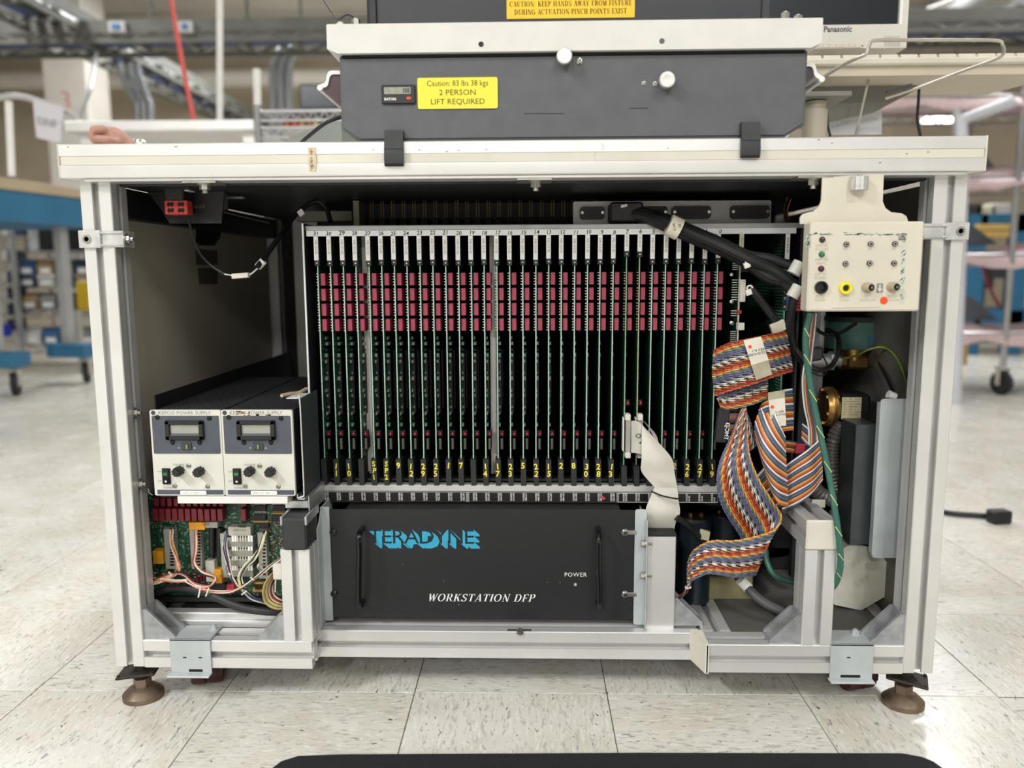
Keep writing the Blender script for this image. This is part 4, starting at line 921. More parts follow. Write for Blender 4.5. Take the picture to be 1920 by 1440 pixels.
for h in (-.009, .009): rr.append([V3((c.x+(.0112+(.0006 if i % 2 else 0))*math.cos(2*math.pi*i/n), .0-.004+(.0112+(.0006 if i % 2 else 0))*math.sin(2*math.pi*i/n), c.z+h)) for i in range(n)])
mb.grid(rr, closed=True); mb._add(rr[0], [tuple(range(n))[::-1]]); mb._add(rr[1], [tuple(range(n))]); mb.build('thumb_screw', mat('knurled_alu', '#cfcecb', .4, .5, .08, 200), pod, smooth=20)
def F(u, v): return A(u, v, PY0)
for u, v, col, nm in ((1541.5, 449.5, '#3a1d18', 'a'), (1540.5, 477, '#2c6b48', 'b'), (1539.5, 504, '#431525', 'c')):
    c = F(u, v); mb = MB(); mb.lathe([(0, .0042), (.0012, .0040), (.0012, .0034), (.004, .0030), (.0052, .0012)], c, (0, -1, 0), 16); mb.build('indicator', mat('pod_led_'+nm, col, .2, 0, 0), pod)
for u, v in ((1586, 458), (1631.5, 457.5), (1677, 457), (1584.5, 494.5), (1629.5, 493.5), (1675.5, 493.5)):
    c = F(u, v); mb = MB(); mb.lathe([(0, .0035), (.003, .0035), (.0032, .0026), (.0022, .0022), (.0022, .0018), (.0034, .0015)], c, (0, -1, 0), 14); j = mb.build('pin_jack', BLKG, pod)
    MB().lathe([(.0023, .0026), (.0028, .0024), (.0028, .0018)], c, (0, -1, 0), 14).build('jack_ring', NYL, j)
for u, v, m_, big in ((1539, 539, BLKG, 1), (1584.5, 540, mat('jack_yellow', '#e8da2a', .35, 0, .02, 30), 1), (1624, 539, NYL, 0), (1671, 538, NYL, 0)):
    c = F(u, v)
    if big:
        mb = MB(); mb.lathe([(0, .0088), (.004, .0086), (.0050, .0078), (.0052, .0050), (.0030, .0042), (-.0002, .0040)], c, (0, -1, 0), 22); j = mb.build('banana_jack', m_, pod)
        MB().lathe([(.0030, .0036), (.0032, .0036), (.0033, .0016)], c, (0, -1, 0), 14).build('jack_hole', BLKM, j)
    else:
        mb = MB(); mb.lathe([(0, .0068), (.009, .0062), (.011, .0050), (.0112, .0034), (.009, .0030)], c, (.25, -1, 0), 18); j = mb.build('coax_jack', mat('jack_tan', '#b5a78a', .4, .2, .1, 60), pod)
        MB().lathe([(.0100, .0046), (.0116, .0044), (.0118, .0030)], c, (.25, -1, 0), 16).build('jack_face', BLKG, j); MB().lathe([(.0110, .0020), (.0126, .0018)], c, (.25, -1, 0), 10).build('jack_pin', STEEL, j)
a_, b_ = F(1643, 549), F(1656, 531); mb = MB(); mb.box(a_.x, b_.x, PY0-.0004, PY0, a_.z, b_.z); xm = (a_.x+b_.x)/2
for x0_, x1_, z0_, z1_ in ((xm-.0006, xm+.0006, a_.z+.005, b_.z-.002), (xm-.0028, xm+.0028, a_.z+.0045, a_.z+.0055), (xm-.0018, xm+.0018, a_.z+.003, a_.z+.0038), (xm-.0008, xm+.0008, a_.z+.0016, a_.z+.0024)): mb.box(x0_, x1_, PY0-.0006, PY0-.0003, z0_, z1_, 0, 1)
mb.build('ground_symbol', [mat('symbol_grey', '#87877f', .6, 0, 0), INKW], bx)
a_, b_ = F(1684, 451), F(1699, 439); mb = MB(); mb.box(a_.x, b_.x, PY0-.0004, PY0, a_.z, b_.z); xm = (a_.x+b_.x)/2
for s in (-1, 1): mb.obox((xm+s*.0022, PY0-.0005, (a_.z+b_.z)/2), (s*.0022, 0, -.0034), (0, .0001, 0), (.0004, 0, .0003), 0, 1)
mb.box(xm-.0042, xm+.0042, PY0-.0006, PY0-.0004, a_.z+.0010, a_.z+.0018, 0, 1); mb.box(xm-.0004, xm+.0004, PY0-.0006, PY0-.0004, a_.z+.003, a_.z+.006, 0, 1); mb.build('warning_symbol', [mat('symbol_grey2', '#9a998f', .6, 0, 0), DGREY], bx)
c = F(1657, 563.5); MB().cyl((c.x, PY0-.0005, c.z), (c.x, PY0+.0001, c.z), .0051, 22).build('red_dot', mat('dot_red', '#ea4a24', .5, 0, 0), bx)
mb = MB()
for s_, u, v in (('DIGITAL', 1541, 463), ('PULLUPS', 1541, 470), ('ANALOG', 1540, 489), ('SERVO', 1540, 496), ('DUT 5V', 1538, 517), ('POWER', 1538, 523.5), ('NODE', 1537, 558.5), ('FINDER', 1537, 565), ('WRIST', 1583, 558.5), ('STRAP', 1583, 565), ('TEST', 1627, 558), ('ENVELOPE', 1627, 565), ('LISTEN', 1672, 558), ('WINDOW', 1672, 565), ('FG', 1585, 470), ('FS', 1631, 470), ('FA', 1676, 469.5), ('G', 1584, 506), ('E', 1629, 505), ('C', 1675, 505)):
    mb.text(s_, .0036, F(u, v), (1, 0, 0), (0, 0, 1), 0, 'CENTER', sx=.9)
tag(mb.build('box_lettering', mat('faded_ink', '#a39b86', .7, 0, 0), bx, smooth=0), kind='stuff')
mb = MB(); rn = random.Random(11)
for q in range(230):
    t = rn.random()
    if q < 120: u, v = 1514+t*186, 439.5+rn.gauss(0, 1.3); 
    elif q < 210: u, v = 1696-t*6+rn.gauss(0, 2.6), 440+t*128
    else: u, v = 1515+rn.gauss(0, 2), 440+t*22
    if 1560 < u < 1578 and q < 120: continue
    c = F(u, v); aa = rn.uniform(.5, 1.2) if q >= 120 else rn.uniform(-.25, .25); ll = rn.uniform(.001, .0032)
    mb.obox((c.x, PY0-.0001, c.z), (math.cos(aa)*ll, 0, math.sin(aa)*ll), (0, .0001, 0), (-math.sin(aa)*.0005, 0, math.cos(aa)*.0005))
tag(mb.build('teal_chalk', mat('teal_smear', '#a3c4b8', .8, 0, .2, 200, col2='#c9ccba'), bx, smooth=0), kind='stuff')
mb = MB(); a_ = F(1560, 578); b_ = F(1650, 576.5); mb.obox((a_+b_)/2+V3((0, -.0001, 0)), (b_-a_)/2, (0, .0001, 0), (0, 0, .0003)); mb.build('pencil_line', INKG, bx)

# ================================================================ monitor and keyboard arm behind the fixture, right
MONY = .46
mon = thing('monitor', 'cream flat monitor with dark screen behind the fixture at right', 'monitor', (.50, MONY, .95))
def Q(u, v, Y=MONY): return A(u, v, Y)
a, b = Q(1395, 93), Q(1712, -120); MC = mat('monitor_cream', '#d2cfc6', .5, 0, .03, 10)
xs0, xs1, zs0 = Q(1400, 45).x, Q(1686, 45).x, Q(1600, 46).z
mb = MB(); mb.box(a.x, b.x, MONY, MONY+.05, a.z, zs0); mb.box(xs1, b.x, MONY, MONY+.05, zs0, b.z-.02); mb.box(a.x, xs0, MONY, MONY+.05, zs0, b.z-.02); mb.box(a.x, b.x, MONY, MONY+.05, b.z-.02, b.z); mb.box(a.x+.004, b.x-.004, MONY+.0501, MONY+.08, a.z+.004, b.z-.004); mb.build('bezel', MC, mon); MB().box(xs1-.0004, xs1+.005, MONY-.0006, MONY+.0002, zs0-.001, b.z-.02).build('screen_rim', mat('rim_white', '#ece9e4', .4, 0, 0), mon)
MB().box(xs0, xs1, MONY+.008, MONY+.019, zs0, b.z-.02).build('screen', mat('screen_dark', '#20242c', .25, 0, .03, 4), mon)
mb = MB(); mb.text('Panasonic', .0105, Q(1544, 60, MONY), (1, 0, 0), (0, 0, 1), 0, bold=.04, sx=.92); mb.build('brand_lettering', DGREY, mon)
for k in range(7): p, q = Q(1530+k*12.3, 90), Q(1541.5+k*12.3, 82); MB().box(p.x, q.x, MONY-.0015, MONY+.001, p.z, q.z, .0006).build('button', mat('button_cream', '#cfc9ba', .5, 0, .02, 20), mon)
p = Q(1617, 86); MB().cyl((p.x, MONY-.001, p.z), (p.x, MONY, p.z), .0012, 8).build('indicator', BLKM, mon)
mb = MB()
for r in range(8):
    for c_ in range(14): p = Q(1658+c_*2.2+(r % 2)*1.1, 69+r*2.5); mb.cyl((p.x, MONY-.0004, p.z), (p.x, MONY, p.z), .0006, 5)
tag(mb.build('speaker_holes', DGREY, mon), kind='stuff')
# keyboard tray and its arm
KY = .40
arm = thing('keyboard_arm', 'cream keyboard tray on a swing arm with bent wire rest, right of the fixture', 'keyboard tray', (.62, .45, .84))
KC = mat('keyboard_cream', '#d0cab9', .5, 0, .03, 14)
x0_ = A(1490, 130, KY).x; x1_ = A(1995, 130, KY).x; zt0 = A(1700, 107, KY).z; zt1 = A(1700, 121, KY).z
MB().box(x0_, x1_, KY, KY+.20, zt1, zt0, .003).build('keyboard_case', KC, arm)
nk = 13
for k in range(nk):
    xa_ = x0_+.02+(x1_-x0_-.03)*k/nk; xb_ = x0_+.02+(x1_-x0_-.03)*(k+.86)/nk; MB().prism([(KY+.008, zt0), (KY+.026, zt0), (KY+.023, zt0+.0075), (KY+.011, zt0+.0075)], 'x', xa_, xb_).build('key', KC, arm)
zt2 = A(1700, 150, KY+.02).z
mb = MB(); mb.prism([(KY+.01, zt1), (KY+.24, zt1), (KY+.24, zt1-.004), (KY+.05, zt1-.018), (KY+.012, zt1-.016)], 'x', x0_+.004, x1_-.004); mb.build('tray', mat('tray_cream', '#c6bda8', .55, 0, .03, 10), arm)
mb = MB(); q = [A(1510, 150, .36), A(1722, 150, .36), A(1722, 165, .36), A(1640, 215, .30), A(1510, 258, .27)]
UND = mat('arm_grey', '#7d7a74', .5, .1, .05, 12)
mb.prism([(p.x, p.z) for p in (A(1500, 148, .50), A(1735, 148, .50), A(1712, 172, .50), A(1640, 210, .50), A(1500, 240, .50))], 'y', .50, .512); mb.build('arm_plate', UND, arm)
c = A(1545, 215, .32); mb = MB(); r = .0195
mb.cyl((c.x-.012, .33, ZT), (c.x-.012, .33, A(1500, 207, .33).z), .021, 24); mb.cyl((c.x-.012, .33, A(1500, 207, .33).z), (c.x-.012, .33, A(1500, 192, .33).z), .018, 24); mb.build('swivel_post', mat('post_cream', '#b9b29e', .5, 0, .03, 10), arm)
zz = A(1550, 185, .33).z; mb = MB(); mb.box(c.x-.045, c.x+.035, .29, .47, zz-.004, zz+.004, .001); mb.build('swivel_plate', UND, arm)
WIRE = mat('wire_rod', '#b6b0a4', .35, .5, .05, 40)
mb = MB(); mb.tube(px([(1535, 150, .36), (1580, 122, .33), (1605, 110, .31), (1624, 101, .30), (1630, 85, .30), (1640, 76, .30), (1700, 75, .30), (1800, 75, .30), (1868, 76, .30), (1880, 84, .30), (1882, 98, .31), (1868, 110, .32), (1800, 135, .36), (1720, 165, .40), (1660, 185, .42)], 6), .0030, 8); mb.build('wire_rest', WIRE, arm)
mb = MB(); mb.tube([A(1629, 148, .44), A(1603, 262, .40)], .0025, 8); mb.build('prop_rod', WIRE, arm)
mb = MB(); p, q = A(1662, 172, .40), A(1708, 160, .40); mb.obox((p+q)/2, (q-p)/2, (0, .004, 0), (.0008, 0, .0028)); mb.build('clamp_bar', DGREY, arm)
tz = A(1700, 121, KY).z-.017; MB().box(c.x-.040, c.x+.010, .415, .47, zz+.004, tz, .002).build('tray_bracket', UND, arm)
ms = A(1531, 215, .58); bz = A(1560, 60, MONY).z; MB().cyl((ms.x, .58, ZT-.003), (ms.x, .58, bz), .018, 20).build('stand_column', mat('post_cream', '#b9b29e'), mon)
MB().box(ms.x-.03, ms.x+.03, MONY+.08, .60, bz-.03, bz+.05, .003).build('stand_head', mat('post_cream', '#b9b29e'), mon); MB().cyl((ms.x, .58, ZT-.003), (ms.x, .58, ZT+.012), .055, 28).build('stand_base', mat('post_cream', '#b9b29e'), mon)
# sheet of paper leaning behind
PAPER = mat('paper_white', '#dedfe4', .7, 0, .02, 10)
t = thing('paper_sheet', 'white sheet of notes standing on the bench top at right', 'paper', (A(1605, 250, .50).x, .54, ZT))
P4 = [A(1553, 253, .54), A(1653, 252, .54), A(1654, 204, .54), A(1610, 217, .54), A(1553, 219, .54)]
mb = MB(); mb.prism([(p.x, p.z) for p in P4], 'y', .54, .5406)
mb.build('sheet', PAPER, t)
mb = MB(); mb.text('in service', .006, A(1560, 240, .54), (1, 0, .25), (-.2, 0, 1), 0)
for k in range(2): p, q = A(1575, 227+k*3, .54), A(1645, 222+k*3, .54); mb.obox((p+q)/2+V3((0, -.0003, 0)), (q-p)/2, (0, .0002, 0), (0, 0, .0003))
mb.build('writing', mat('pencil_grey', '#a9a9b2', .7, 0, 0), t)
tag(MB().tube(px([(1551, 212, .45), (1552, 235, .45), (1557, 256, .45)], 5), .0022, 6).build('black_cable', BLK), 'short black cable dropping beside the white paper sheet', 'cable')
tag(MB().tube(px([(1724, 150, .55), (1722, 190, .55), (1720, 225, .55), (1726, 256, .55)], 5), .0028, 6).build('black_cable', BLK), 'black cable hanging behind the keyboard tray near the bench right end', 'cable')
# ================================================================ left bay: interface board, wiring, stop-switch block
BY = .115
bd = thing('interface_board', 'crowded green interface board with red relays below the power supplies', 'circuit board', (-.47, BY, .105))
def Bq(u, v, y=BY): return A(u, v, y)
def bbox(u0, u1, v0, v1, dep, name, m, par=None, b=.0006, y=BY):
    a, c = Bq(u0, v1, y), Bq(u1, v0, y); return MB().box(a.x, c.x, y-dep, y+.0004, a.z, c.z, b).build(name, m, par or bd)
a, c = Bq(286, 1128), Bq(556, 925)
LBM = pcb_mat('interface_green', '#12402a', '#6d9a80', 300, (.60, .66))
MB().box(a.x, c.x, BY, BY+.002, a.z, c.z).build('pcb', LBM, bd)
RD = mat('relay_dark_red', '#7c2230', .4, 0, .1, 80)
for k in range(12):
    u = 296+k*12.0
    if k == 11: u = 459
    r = bbox(u, u+8.5, 948, 971, .018, 'relay', RD); bbox(u+1, u+8, 930, 945, .014, 'relay', RD)
OR = mat('relay_orange', '#e09a22', .45, 0, .06, 60)
for u0, u1, v0, v1 in ((362, 391, 974, 988), (296, 313, 1027, 1051), (409, 422, 1062, 1087)): bbox(u0, u1, v0, v1, .016, 'orange_relay', OR)
mb = MB(); mb.text('24D', .0055, Bq(378, 985, BY-.0165), (1, 0, 0), (0, 0, 1), 0); mb.text('92', .0065, Bq(411, 1084, BY-.0165), (1, 0, 0), (0, 0, 1), 0); mb.build('relay_print', mat('brown_print', '#8a5a12', .6, 0, 0), bd)
GRB = mat('box_grey', '#a39f96', .5, 0, .08, 60)
bbox(391, 414, 974, 985, .014, 'filter_block', GRB)
for u in (397.5, 411.5): p, q = Bq(u, 1044, BY-.007), Bq(u, 989, BY-.007); MB().cyl(p, q, .0052, 16).build('capacitor', BLK, bd)
TS_ = mat('terminal_grey', '#a8a79b', .5, 0, .08, 50)
for u0, u1, v0, v1 in ((317, 332, 988, 1062), (365, 381, 986, 1062), (422, 434, 996, 1078), (491, 503, 994, 1080)):
    t = bbox(u0, u1, v0, v1, .012, 'terminal_strip', TS_); n = 13
    for k in range(n): v = v0+(v1-v0)*(k+.5)/n; bbox(u0+2, u1-5, v-1.6, v+1.6, .0004, 'terminal', BLKM, t, 0, BY-.0121)
t = bbox(435, 476, 982, 999, .016, 'white_relay', mat('relay_white', '#c3bfb2', .45, 0, .06, 40)); mb = MB(); mb.text('NAIS', .0044, Bq(446, 989, BY-.0165), (1, 0, 0), (0, 0, 1), 0, bold=.04); mb.text('JW2SN  DC24V', .0022, Bq(438, 995, BY-.0165), (1, 0, 0), (0, 0, 1), 0); mb.build('relay_lettering', INK, t)
CL = mat('clear_case', '#8e8c7e', .25, 0, .1, 60)
for v0, v1 in ((1001, 1019), (1022, 1036), (1040, 1054), (1058, 1073)):
    t = bbox(432, 482, v0, v1, .020, 'clear_relay', CL)
    for k in range(8): u = 435+k*5.0; bbox(u, u+(3.4 if k in (0, 1, 6, 7) else 1.6), v0+3, v1-3.5, .0006, 'contact', WHITE if k in (0, 1, 6, 7) else TINP, t, 0, BY-.0201)
bbox(393, 408, 1046, 1085, .014, 'white_relay', mat('relay_white', '#c3bfb2'))
for u0, u1, v0, v1 in ((478, 500, 946, 957), (478, 500, 962, 975), (513, 536, 946, 957), (513, 536, 963, 977), (487, 505, 976, 990), (400, 425, 1090, 1107), (480, 505, 1094, 1104)): 
    ic = bbox(u0, u1, v0, v1, .005, 'chip', CHIP); n = 8
    mb = MB()
    for k in range(n):
        for v in (v0-1.2, v1+1.2): p = Bq(u0+(u1-u0)*(k+.5)/n, v); mb.box(p.x-.0004, p.x+.0004, BY-.003, BY, p.z-.0008, p.z+.0008)
    tag(mb.build('chip_legs', TINP, ic, smooth=0), kind='stuff')
RB = mat('resistor_pack', '#b58a3c', .5, 0, .06, 60)
for u0, u1, v0, v1 in ((513, 541, 959, 962.5), (476, 506, 974.5, 978), (478, 500, 1089, 1093), (476, 498, 1103, 1108)): bbox(u0, u1, v0, v1, .006, 'resistor_pack', RB)
for u0, u1, v0, v1 in ((429, 443, 1092, 1108),): bbox(u0, u1, v0, v1, .010, 'dip_switch', REDC)
for u in (372, 378, 384): bbox(u-1.5, u+1.5, 1078, 1090, .004, 'fuse', RD)
mb = MB(); rn = random.Random(4)
for k in range(150):
    u, v = rn.uniform(506, 545), rn.uniform(972, 1045)
    if k > 90: u, v = rn.uniform(292, 400), rn.uniform(1060, 1108)
    p = Bq(u, v); w = rn.uniform(.0008, .0022); mb.box(p.x-w, p.x+w*.6, BY-.003, BY, p.z-.0008, p.z+.0012, 0, rn.randrange(4))
tag(mb.build('small_components', [mat('part_tan', '#b89a5c', .5, 0, 0), mat('part_blue', '#4f7f96', .5, 0, 0), mat('part_red', '#8a4038', .5, 0, 0), mat('part_pale', '#b9b8ae', .5, 0, 0)], bd, smooth=0), kind='stuff')
mb = MB(); mb.text('TERADYNE', .0042, Bq(303, 978), (1, 0, 0), (0, 0, 1), 0, bold=.02); mb.build('board_lettering', INKW, bd)
for u, v in ((301, 987), (424, 986), (433, 1111)): MB().panhead(Bq(u, v), (0, -1, 0), .0038, 0, 1).build('screw', [STEEL, BLKM], bd)
MB().box(A(286, 1118, .10).x, A(540, 1118, .10).x, .105, .118, A(400, 1128, .105).z, A(400, 1120, .105).z).build('board_shelf', BLK, bd)
# wiring harness
WC = {c: mat('wire_'+c, h, .5, 0, .04, 100) for c, h in dict(white='#d9d5ca', orange='#c9683a', red='#b8433a', yellow='#d8c870', black='#18181a', blue='#39476e', brown='#6f4128', green='#4f7a4a', grey='#86888a', violet='#6a5a86', pink='#c98a92', tan='#c0a071').items()}
hn = thing('wire_harness', 'tangled harness of orange, white and black wires across the interface board', 'wiring', (-.47, .08, .14))
rn = random.Random(8)
def bundle(pts, cols, r=.0011, spread=.0022, par=hn, k=7):
    base = [A(*p) for p in pts]
    for c in cols:
        P = []; ph = rn.uniform(0, 6.28); am = rn.uniform(.2, 1)*spread
        for i, p in enumerate(base): P.append(p+V3((math.cos(ph+i*.7)*am, math.sin(ph+i*.9)*am*.6, math.sin(ph+i*.7)*am)))
        MB().tube(smooth(P, k), r, 6).build('wire', WC[c], par)
y = .085
bundle([(322, 996, .10), (323, 1020, .088), (332, 1045, .085), (336, 1065, .08), (325, 1078, .075), (300, 1088, .07), (272, 1096, .07)], ['orange', 'white', 'red', 'yellow', 'orange', 'white', 'tan'], spread=.0042)
bundle([(368, 995, .10), (369, 1030, .09), (366, 1055, .085), (380, 1072, .08), (402, 1080, .075), (400, 1092, .07), (385, 1101, .07), (362, 1096, .07), (345, 1080, .072), (325, 1077, .075), (288, 1090, .07)], ['white', 'orange', 'red', 'white', 'black'], spread=.0034)
bundle([(425, 1000, .10), (422, 1025, .088), (428, 1055, .08), (434, 1080, .075), (446, 1098, .07), (458, 1108, .07), (475, 1122, .07), (500, 1129, .075)], ['black', 'white', 'blue', 'black', 'white', 'blue', 'pink'], spread=.0040)
bundle([(497, 1000, .10), (490, 1025, .09), (478, 1045, .085), (462, 1060, .08), (450, 1080, .075), (453, 1098, .07)], ['white', 'white', 'yellow', 'black', 'white', 'yellow'], spread=.0036)
bundle([(530, 1044, .055), (505, 1062, .06), (480, 1082, .066), (455, 1100, .066), (430, 1110, .068), (400, 1110, .068), (375, 1104, .07), (350, 1090, .07)], ['white', 'orange', 'white', 'brown'], spread=.0022)
bundle([(289, 1085, .07), (305, 1087, .07), (330, 1090, .07), (352, 1088, .07)], ['white', 'orange', 'white'], spread=.002)
bundle([(495, 1060, .10), (486, 1058, .085), (484, 1065, .085), (494, 1072, .1)], ['white', 'white'], spread=.001)
for p, q in (((377, 1098), (372, 1120)), ((392, 1102), (386, 1118)), ((316, 1072), (322, 1078)), ((470, 1082), (476, 1088)), ((428, 1074), (433, 1078)), ((453, 1115), (463, 1108))):
    a, b = A(*p, .062), A(*q, .062); MB().obox((a+b)/2, (b-a)/2, V3((b-a).z, 0, -(b-a).x).normalized()*.0014 if 0 else (0, .0012, 0), V3((-(b-a).z, 0, (b-a).x)).normalized()*.0012, .0003).build('cable_tie', NYL, hn)
tag(MB().tube(px([(288, 1112, .095), (320, 1103, .085), (365, 1106, .08), (400, 1118, .07), (440, 1135, .062), (470, 1143, .06), (505, 1147, .062), (545, 1146, .075)], 7), .0062, 10).build('black_cable', mat('cable_jacket', '#29292b', .5, 0, .06, 60)), 'thick black cable lying along the bottom of the left bay under the board', 'cable')
# small rainbow ribbon by the left short post
rb = thing('rainbow_ribbon', 'short curled rainbow ribbon cable beside the left short post', 'ribbon cable', (A(512, 1120, .05).x, .06, A(512, 1140, .05).z))
cols = ['tan', 'yellow', 'green', 'tan', 'yellow', 'tan', 'brown', 'white', 'orange', 'brown', 'black', 'white', 'orange']
ga = [A(*p) for p in ((527, 1062, .085), (505, 1080, .06), (493, 1105, .05), (497, 1130, .05), (517, 1142, .055), (545, 1142, .07))]; gb = [A(*p) for p in ((534, 1072, .10), (520, 1084, .085), (512, 1100, .07), (515, 1115, .065), (528, 1124, .065), (548, 1126, .075))]
for k, c in enumerate(cols):
    t = k/(len(cols)-1); MB().tube(smooth([a*(1-t)+b*t for a, b in zip(ga, gb)], 6), .0010, 6).build('wire', WC[c], rb)
mb = MB(); p = A(520, 1072, .055); mb.box(p.x-.006, p.x+.010, .050, .066, p.z-.012, p.z+.014, .002); mb.cyl(A(517, 1085, .055), A(516, 1110, .06), .0012, 6); tag(mb.build('nylon_plug', NYL), 'cream nylon plug tucked behind the left short post', 'connector')

# stop-switch contact block and bracket in the upper left corner
SB = mat('bracket_black', '#0f1012', .5, 0, .05, 20)
es = thing('switch_block', 'black bracket with red contact block under the bench top, left corner', 'switch', (A(330, 390, .10).x, .11, .70))
mb = MB(); q = [(275, 344), (300, 390), (318, 419), (415, 419), (420, 344)]
mb.prism([(A(u, v, .12).x, A(u, v, .12).z if v > 350 else .7855) for u, v in q], 'y', .120, .123); mb.build('bracket', SB, es)
bb = A(318, 402, .10); cc = A(351, 352, .10); MB().box(bb.x, cc.x, .085, .12, bb.z, cc.z, .002).build('switch_body', BLK, es)
a, b = A(312, 403, .085), A(353, 376, .085); blk = MB().box(a.x, b.x, .080, .10, a.z, b.z, .001).build('contact_block', mat('contact_red', '#c6392f', .45, 0, .1, 60), es)
for s in range(2):
    for r in range(2): x = a.x+(b.x-a.x)*(.27+.46*s); z = a.z+(b.z-a.z)*(.3+.42*r); mb = MB(); mb.obox((x, .0797, z), (.0045, 0, .0018), (0, .0004, 0), (-.0008, 0, .0018)); mb.obox((x, .0796, z), (.0040, 0, -.0018), (0, .0004, 0), (.0008, 0, .0018)); mb.build('terminal_slot', BLKM, blk)
p, q = A(325, 358, .085), A(352, 350, .085); MB().box(p.x, q.x, .088, .112, p.z, .7855, .001).build('cream_cap', CREAM, es)
mb = MB(); mb.text('10-2.0', .0052, A(362, 391, .1195), (1, 0, .05), (0, 0, 1), 0); mb.build('bracket_lettering', INKG, es)
lw = thing('sensor_lead', 'thin black lead with white inline plug hanging across the left bay', 'cable', (A(450, 518, .12).x, .15, A(450, 520, .12).z))
MB().tube(px([(353, 402, .09), (358, 430, .10), (372, 470, .11), (395, 497, .12), (420, 514, .12)], 6), .0022, 7).build('lead', BLK, lw)
MB().tube(px([(483, 500, .14), (505, 470, .17), (530, 435, .20), (552, 405, .23), (575, 385, .25), (597, 378, .26), (612, 392, .26), (620, 416, .25)], 6), .0042, 8).build('sleeved_lead', BLK, lw)
bundle([(420, 514, .12), (432, 516, .12), (442, 517, .12)], ['white', 'white', 'black'], .0010, .0010, lw, 4)
bundle([(462, 517, .125), (472, 512, .13), (482, 503, .14)], ['white', 'black', 'white'], .0010, .0012, lw, 4)
p, q = A(438, 518, .12), A(465, 516, .125); d = (q-p).normalized(); MB().obox((p+q)/2, d*.0125, (0, .005, 0), V3((-d.z, 0, d.x))*.0042, .001).build('inline_plug', NYL, lw)
p = A(489, 496, .15); MB().cyl(p+V3((-.005, 0, -.004)), p+V3((.005, 0, .006)), .0062, 14).build('wire_marker', WHITE, lw)
p = A(565, 399, .235); MB().obox(p, (.004, 0, .003), (0, .004, 0), (-.003, 0, .004), .0005).build('cable_tie', WHITE, lw)
# hook bracket and fittings on the bench underside
mb = MB(); mb.box(A(425, 392, .16).x, A(428, 392, .16).x, .15, .16, A(426, 392, .16).z, .7855); mb.box(A(420, 392, .16).x, A(428, 392, .16).x, .15, .16, A(426, 394, .16).z, A(426, 392, .16).z+.001); mb.box(A(428, 372, .16).x, A(460, 372, .16).x, .15, .16, A(426, 374, .16).z, A(426, 370, .16).z); mb.build('latch_hook', mat('hook_grey', '#77787a', .4, .4, .05, 40), bench)
MB().tube([A(421, 398, .14), A(505, 418, .42)], .0015, 6).build('pull_wire', STEEL, bench)
p = A(612, 400, .33); MB().box(A(555, 415, .33).x, A(660, 415, .33).x, .33, .36, A(612, 414, .33).z, A(612, 396, .33).z).build('receiver_bar', mat('bar_olive', '#6d6a5e', .5, .2, .08, 20), bench)
p = A(599, 375, .30); MB().box(p.x-.009, p.x+.009, .295, .31, p.z-.005, .7855, .0005).build('tie_mount', mat('mount_cream', '#b5ac86', .5, 0, .05, 30), bench)
# dark sticker and two grey labels on the left side panel
XP = LX0+.0205
def panelpoly(pts, name, m, x=XP):
    mb = MB(); P = [AX(u, v, x) for u, v in pts]; mb._add(P, [tuple(range(len(P)))]); mb._add([p+V3((.0006, 0, 0)) for p in P], [tuple(range(len(P)))[::-1]]); n = len(P)
    mb._add([*P, *[p+V3((.0006, 0, 0)) for p in P]], [(i, (i+1) % n, n+(i+1) % n, n+i) for i in range(n)]); return mb.build(name, m, bench, smooth=0)
panelpoly([(367, 425), (372, 421), (410, 424), (414, 432), (413, 445), (405, 455), (402, 461), (373, 460), (367, 452)], 'dark_sticker', BLKM)
panelpoly([(366, 466), (407, 470), (408, 497), (368, 497)], 'panel_label', mat('label_grey', '#57544c', .6, 0, .08, 200))
panelpoly([(371, 503), (407, 503), (408, 533), (373, 533)], 'panel_label', mat('label_grey', '#57544c'))
# ================================================================ ribbon cables, harnesses and sleeves in the right bay
def across(guides, t):
    """point rows between several guide wires (all with the same number of points)"""
    n = len(guides)-1; x = t*n; i = min(int(x), n-1); f = x-i
    g = lambda j, k: guides[max(0, min(n, j))][k]
    out = []
    for k in range(len(guides[0])):
        p0, p1, p2, p3 = g(i-1, k), g(i, k), g(i+1, k), g(i+2, k)
        if i == 0: p0 = p1*2-p2
        if i == n-1: p3 = p2*2-p1
        out.append(.5*((2*p1)+(p2-p0)*f+(2*p0-5*p1+4*p2-p3)*f*f+(3*p1-p0-3*p2+p3)*f**3))
    return out
def flat_ribbon(par, guides, cols, n, k=6):
    G = [[A(*p) for p in g] for g in guides]
    w = (G[0][len(G[0])//2]-G[-1][len(G[0])//2]).length; r = w/n*.54
    for i in range(n): MB().tube(smooth(across(G, i/(n-1)), k), r, 6).build('wire', cols[i % len(cols)], par)
FLAT = [mat('flat_'+str(i), h, .4, 0, .03, 60) for i, h in enumerate(('#e4e2dc', '#48546c', '#5f6a7c', '#3f4a60', '#d8a850', '#c8642f', '#9a4326'))]
fr = thing('striped_ribbon', 'flat ribbon cable with slate, orange and white stripes, folded over itself', 'ribbon cable', (A(1470, 900, .1).x, .1, A(1470, 955, .1).z))
def Y3(pts, ys): return [(u, v, y) for (u, v), y in zip(pts, ys)]
# loop carrying the label
flat_ribbon(fr, [Y3([(1436, 744), (1450, 738), (1468, 733), (1485, 730)], (.085, .075, .075, .085)), Y3([(1422, 778), (1440, 770), (1462, 768), (1487, 767)], (.085, .072, .072, .085)), Y3([(1440, 812), (1455, 809), (1470, 807), (1487, 805)], (.085, .075, .075, .085))], FLAT, 20, 4)
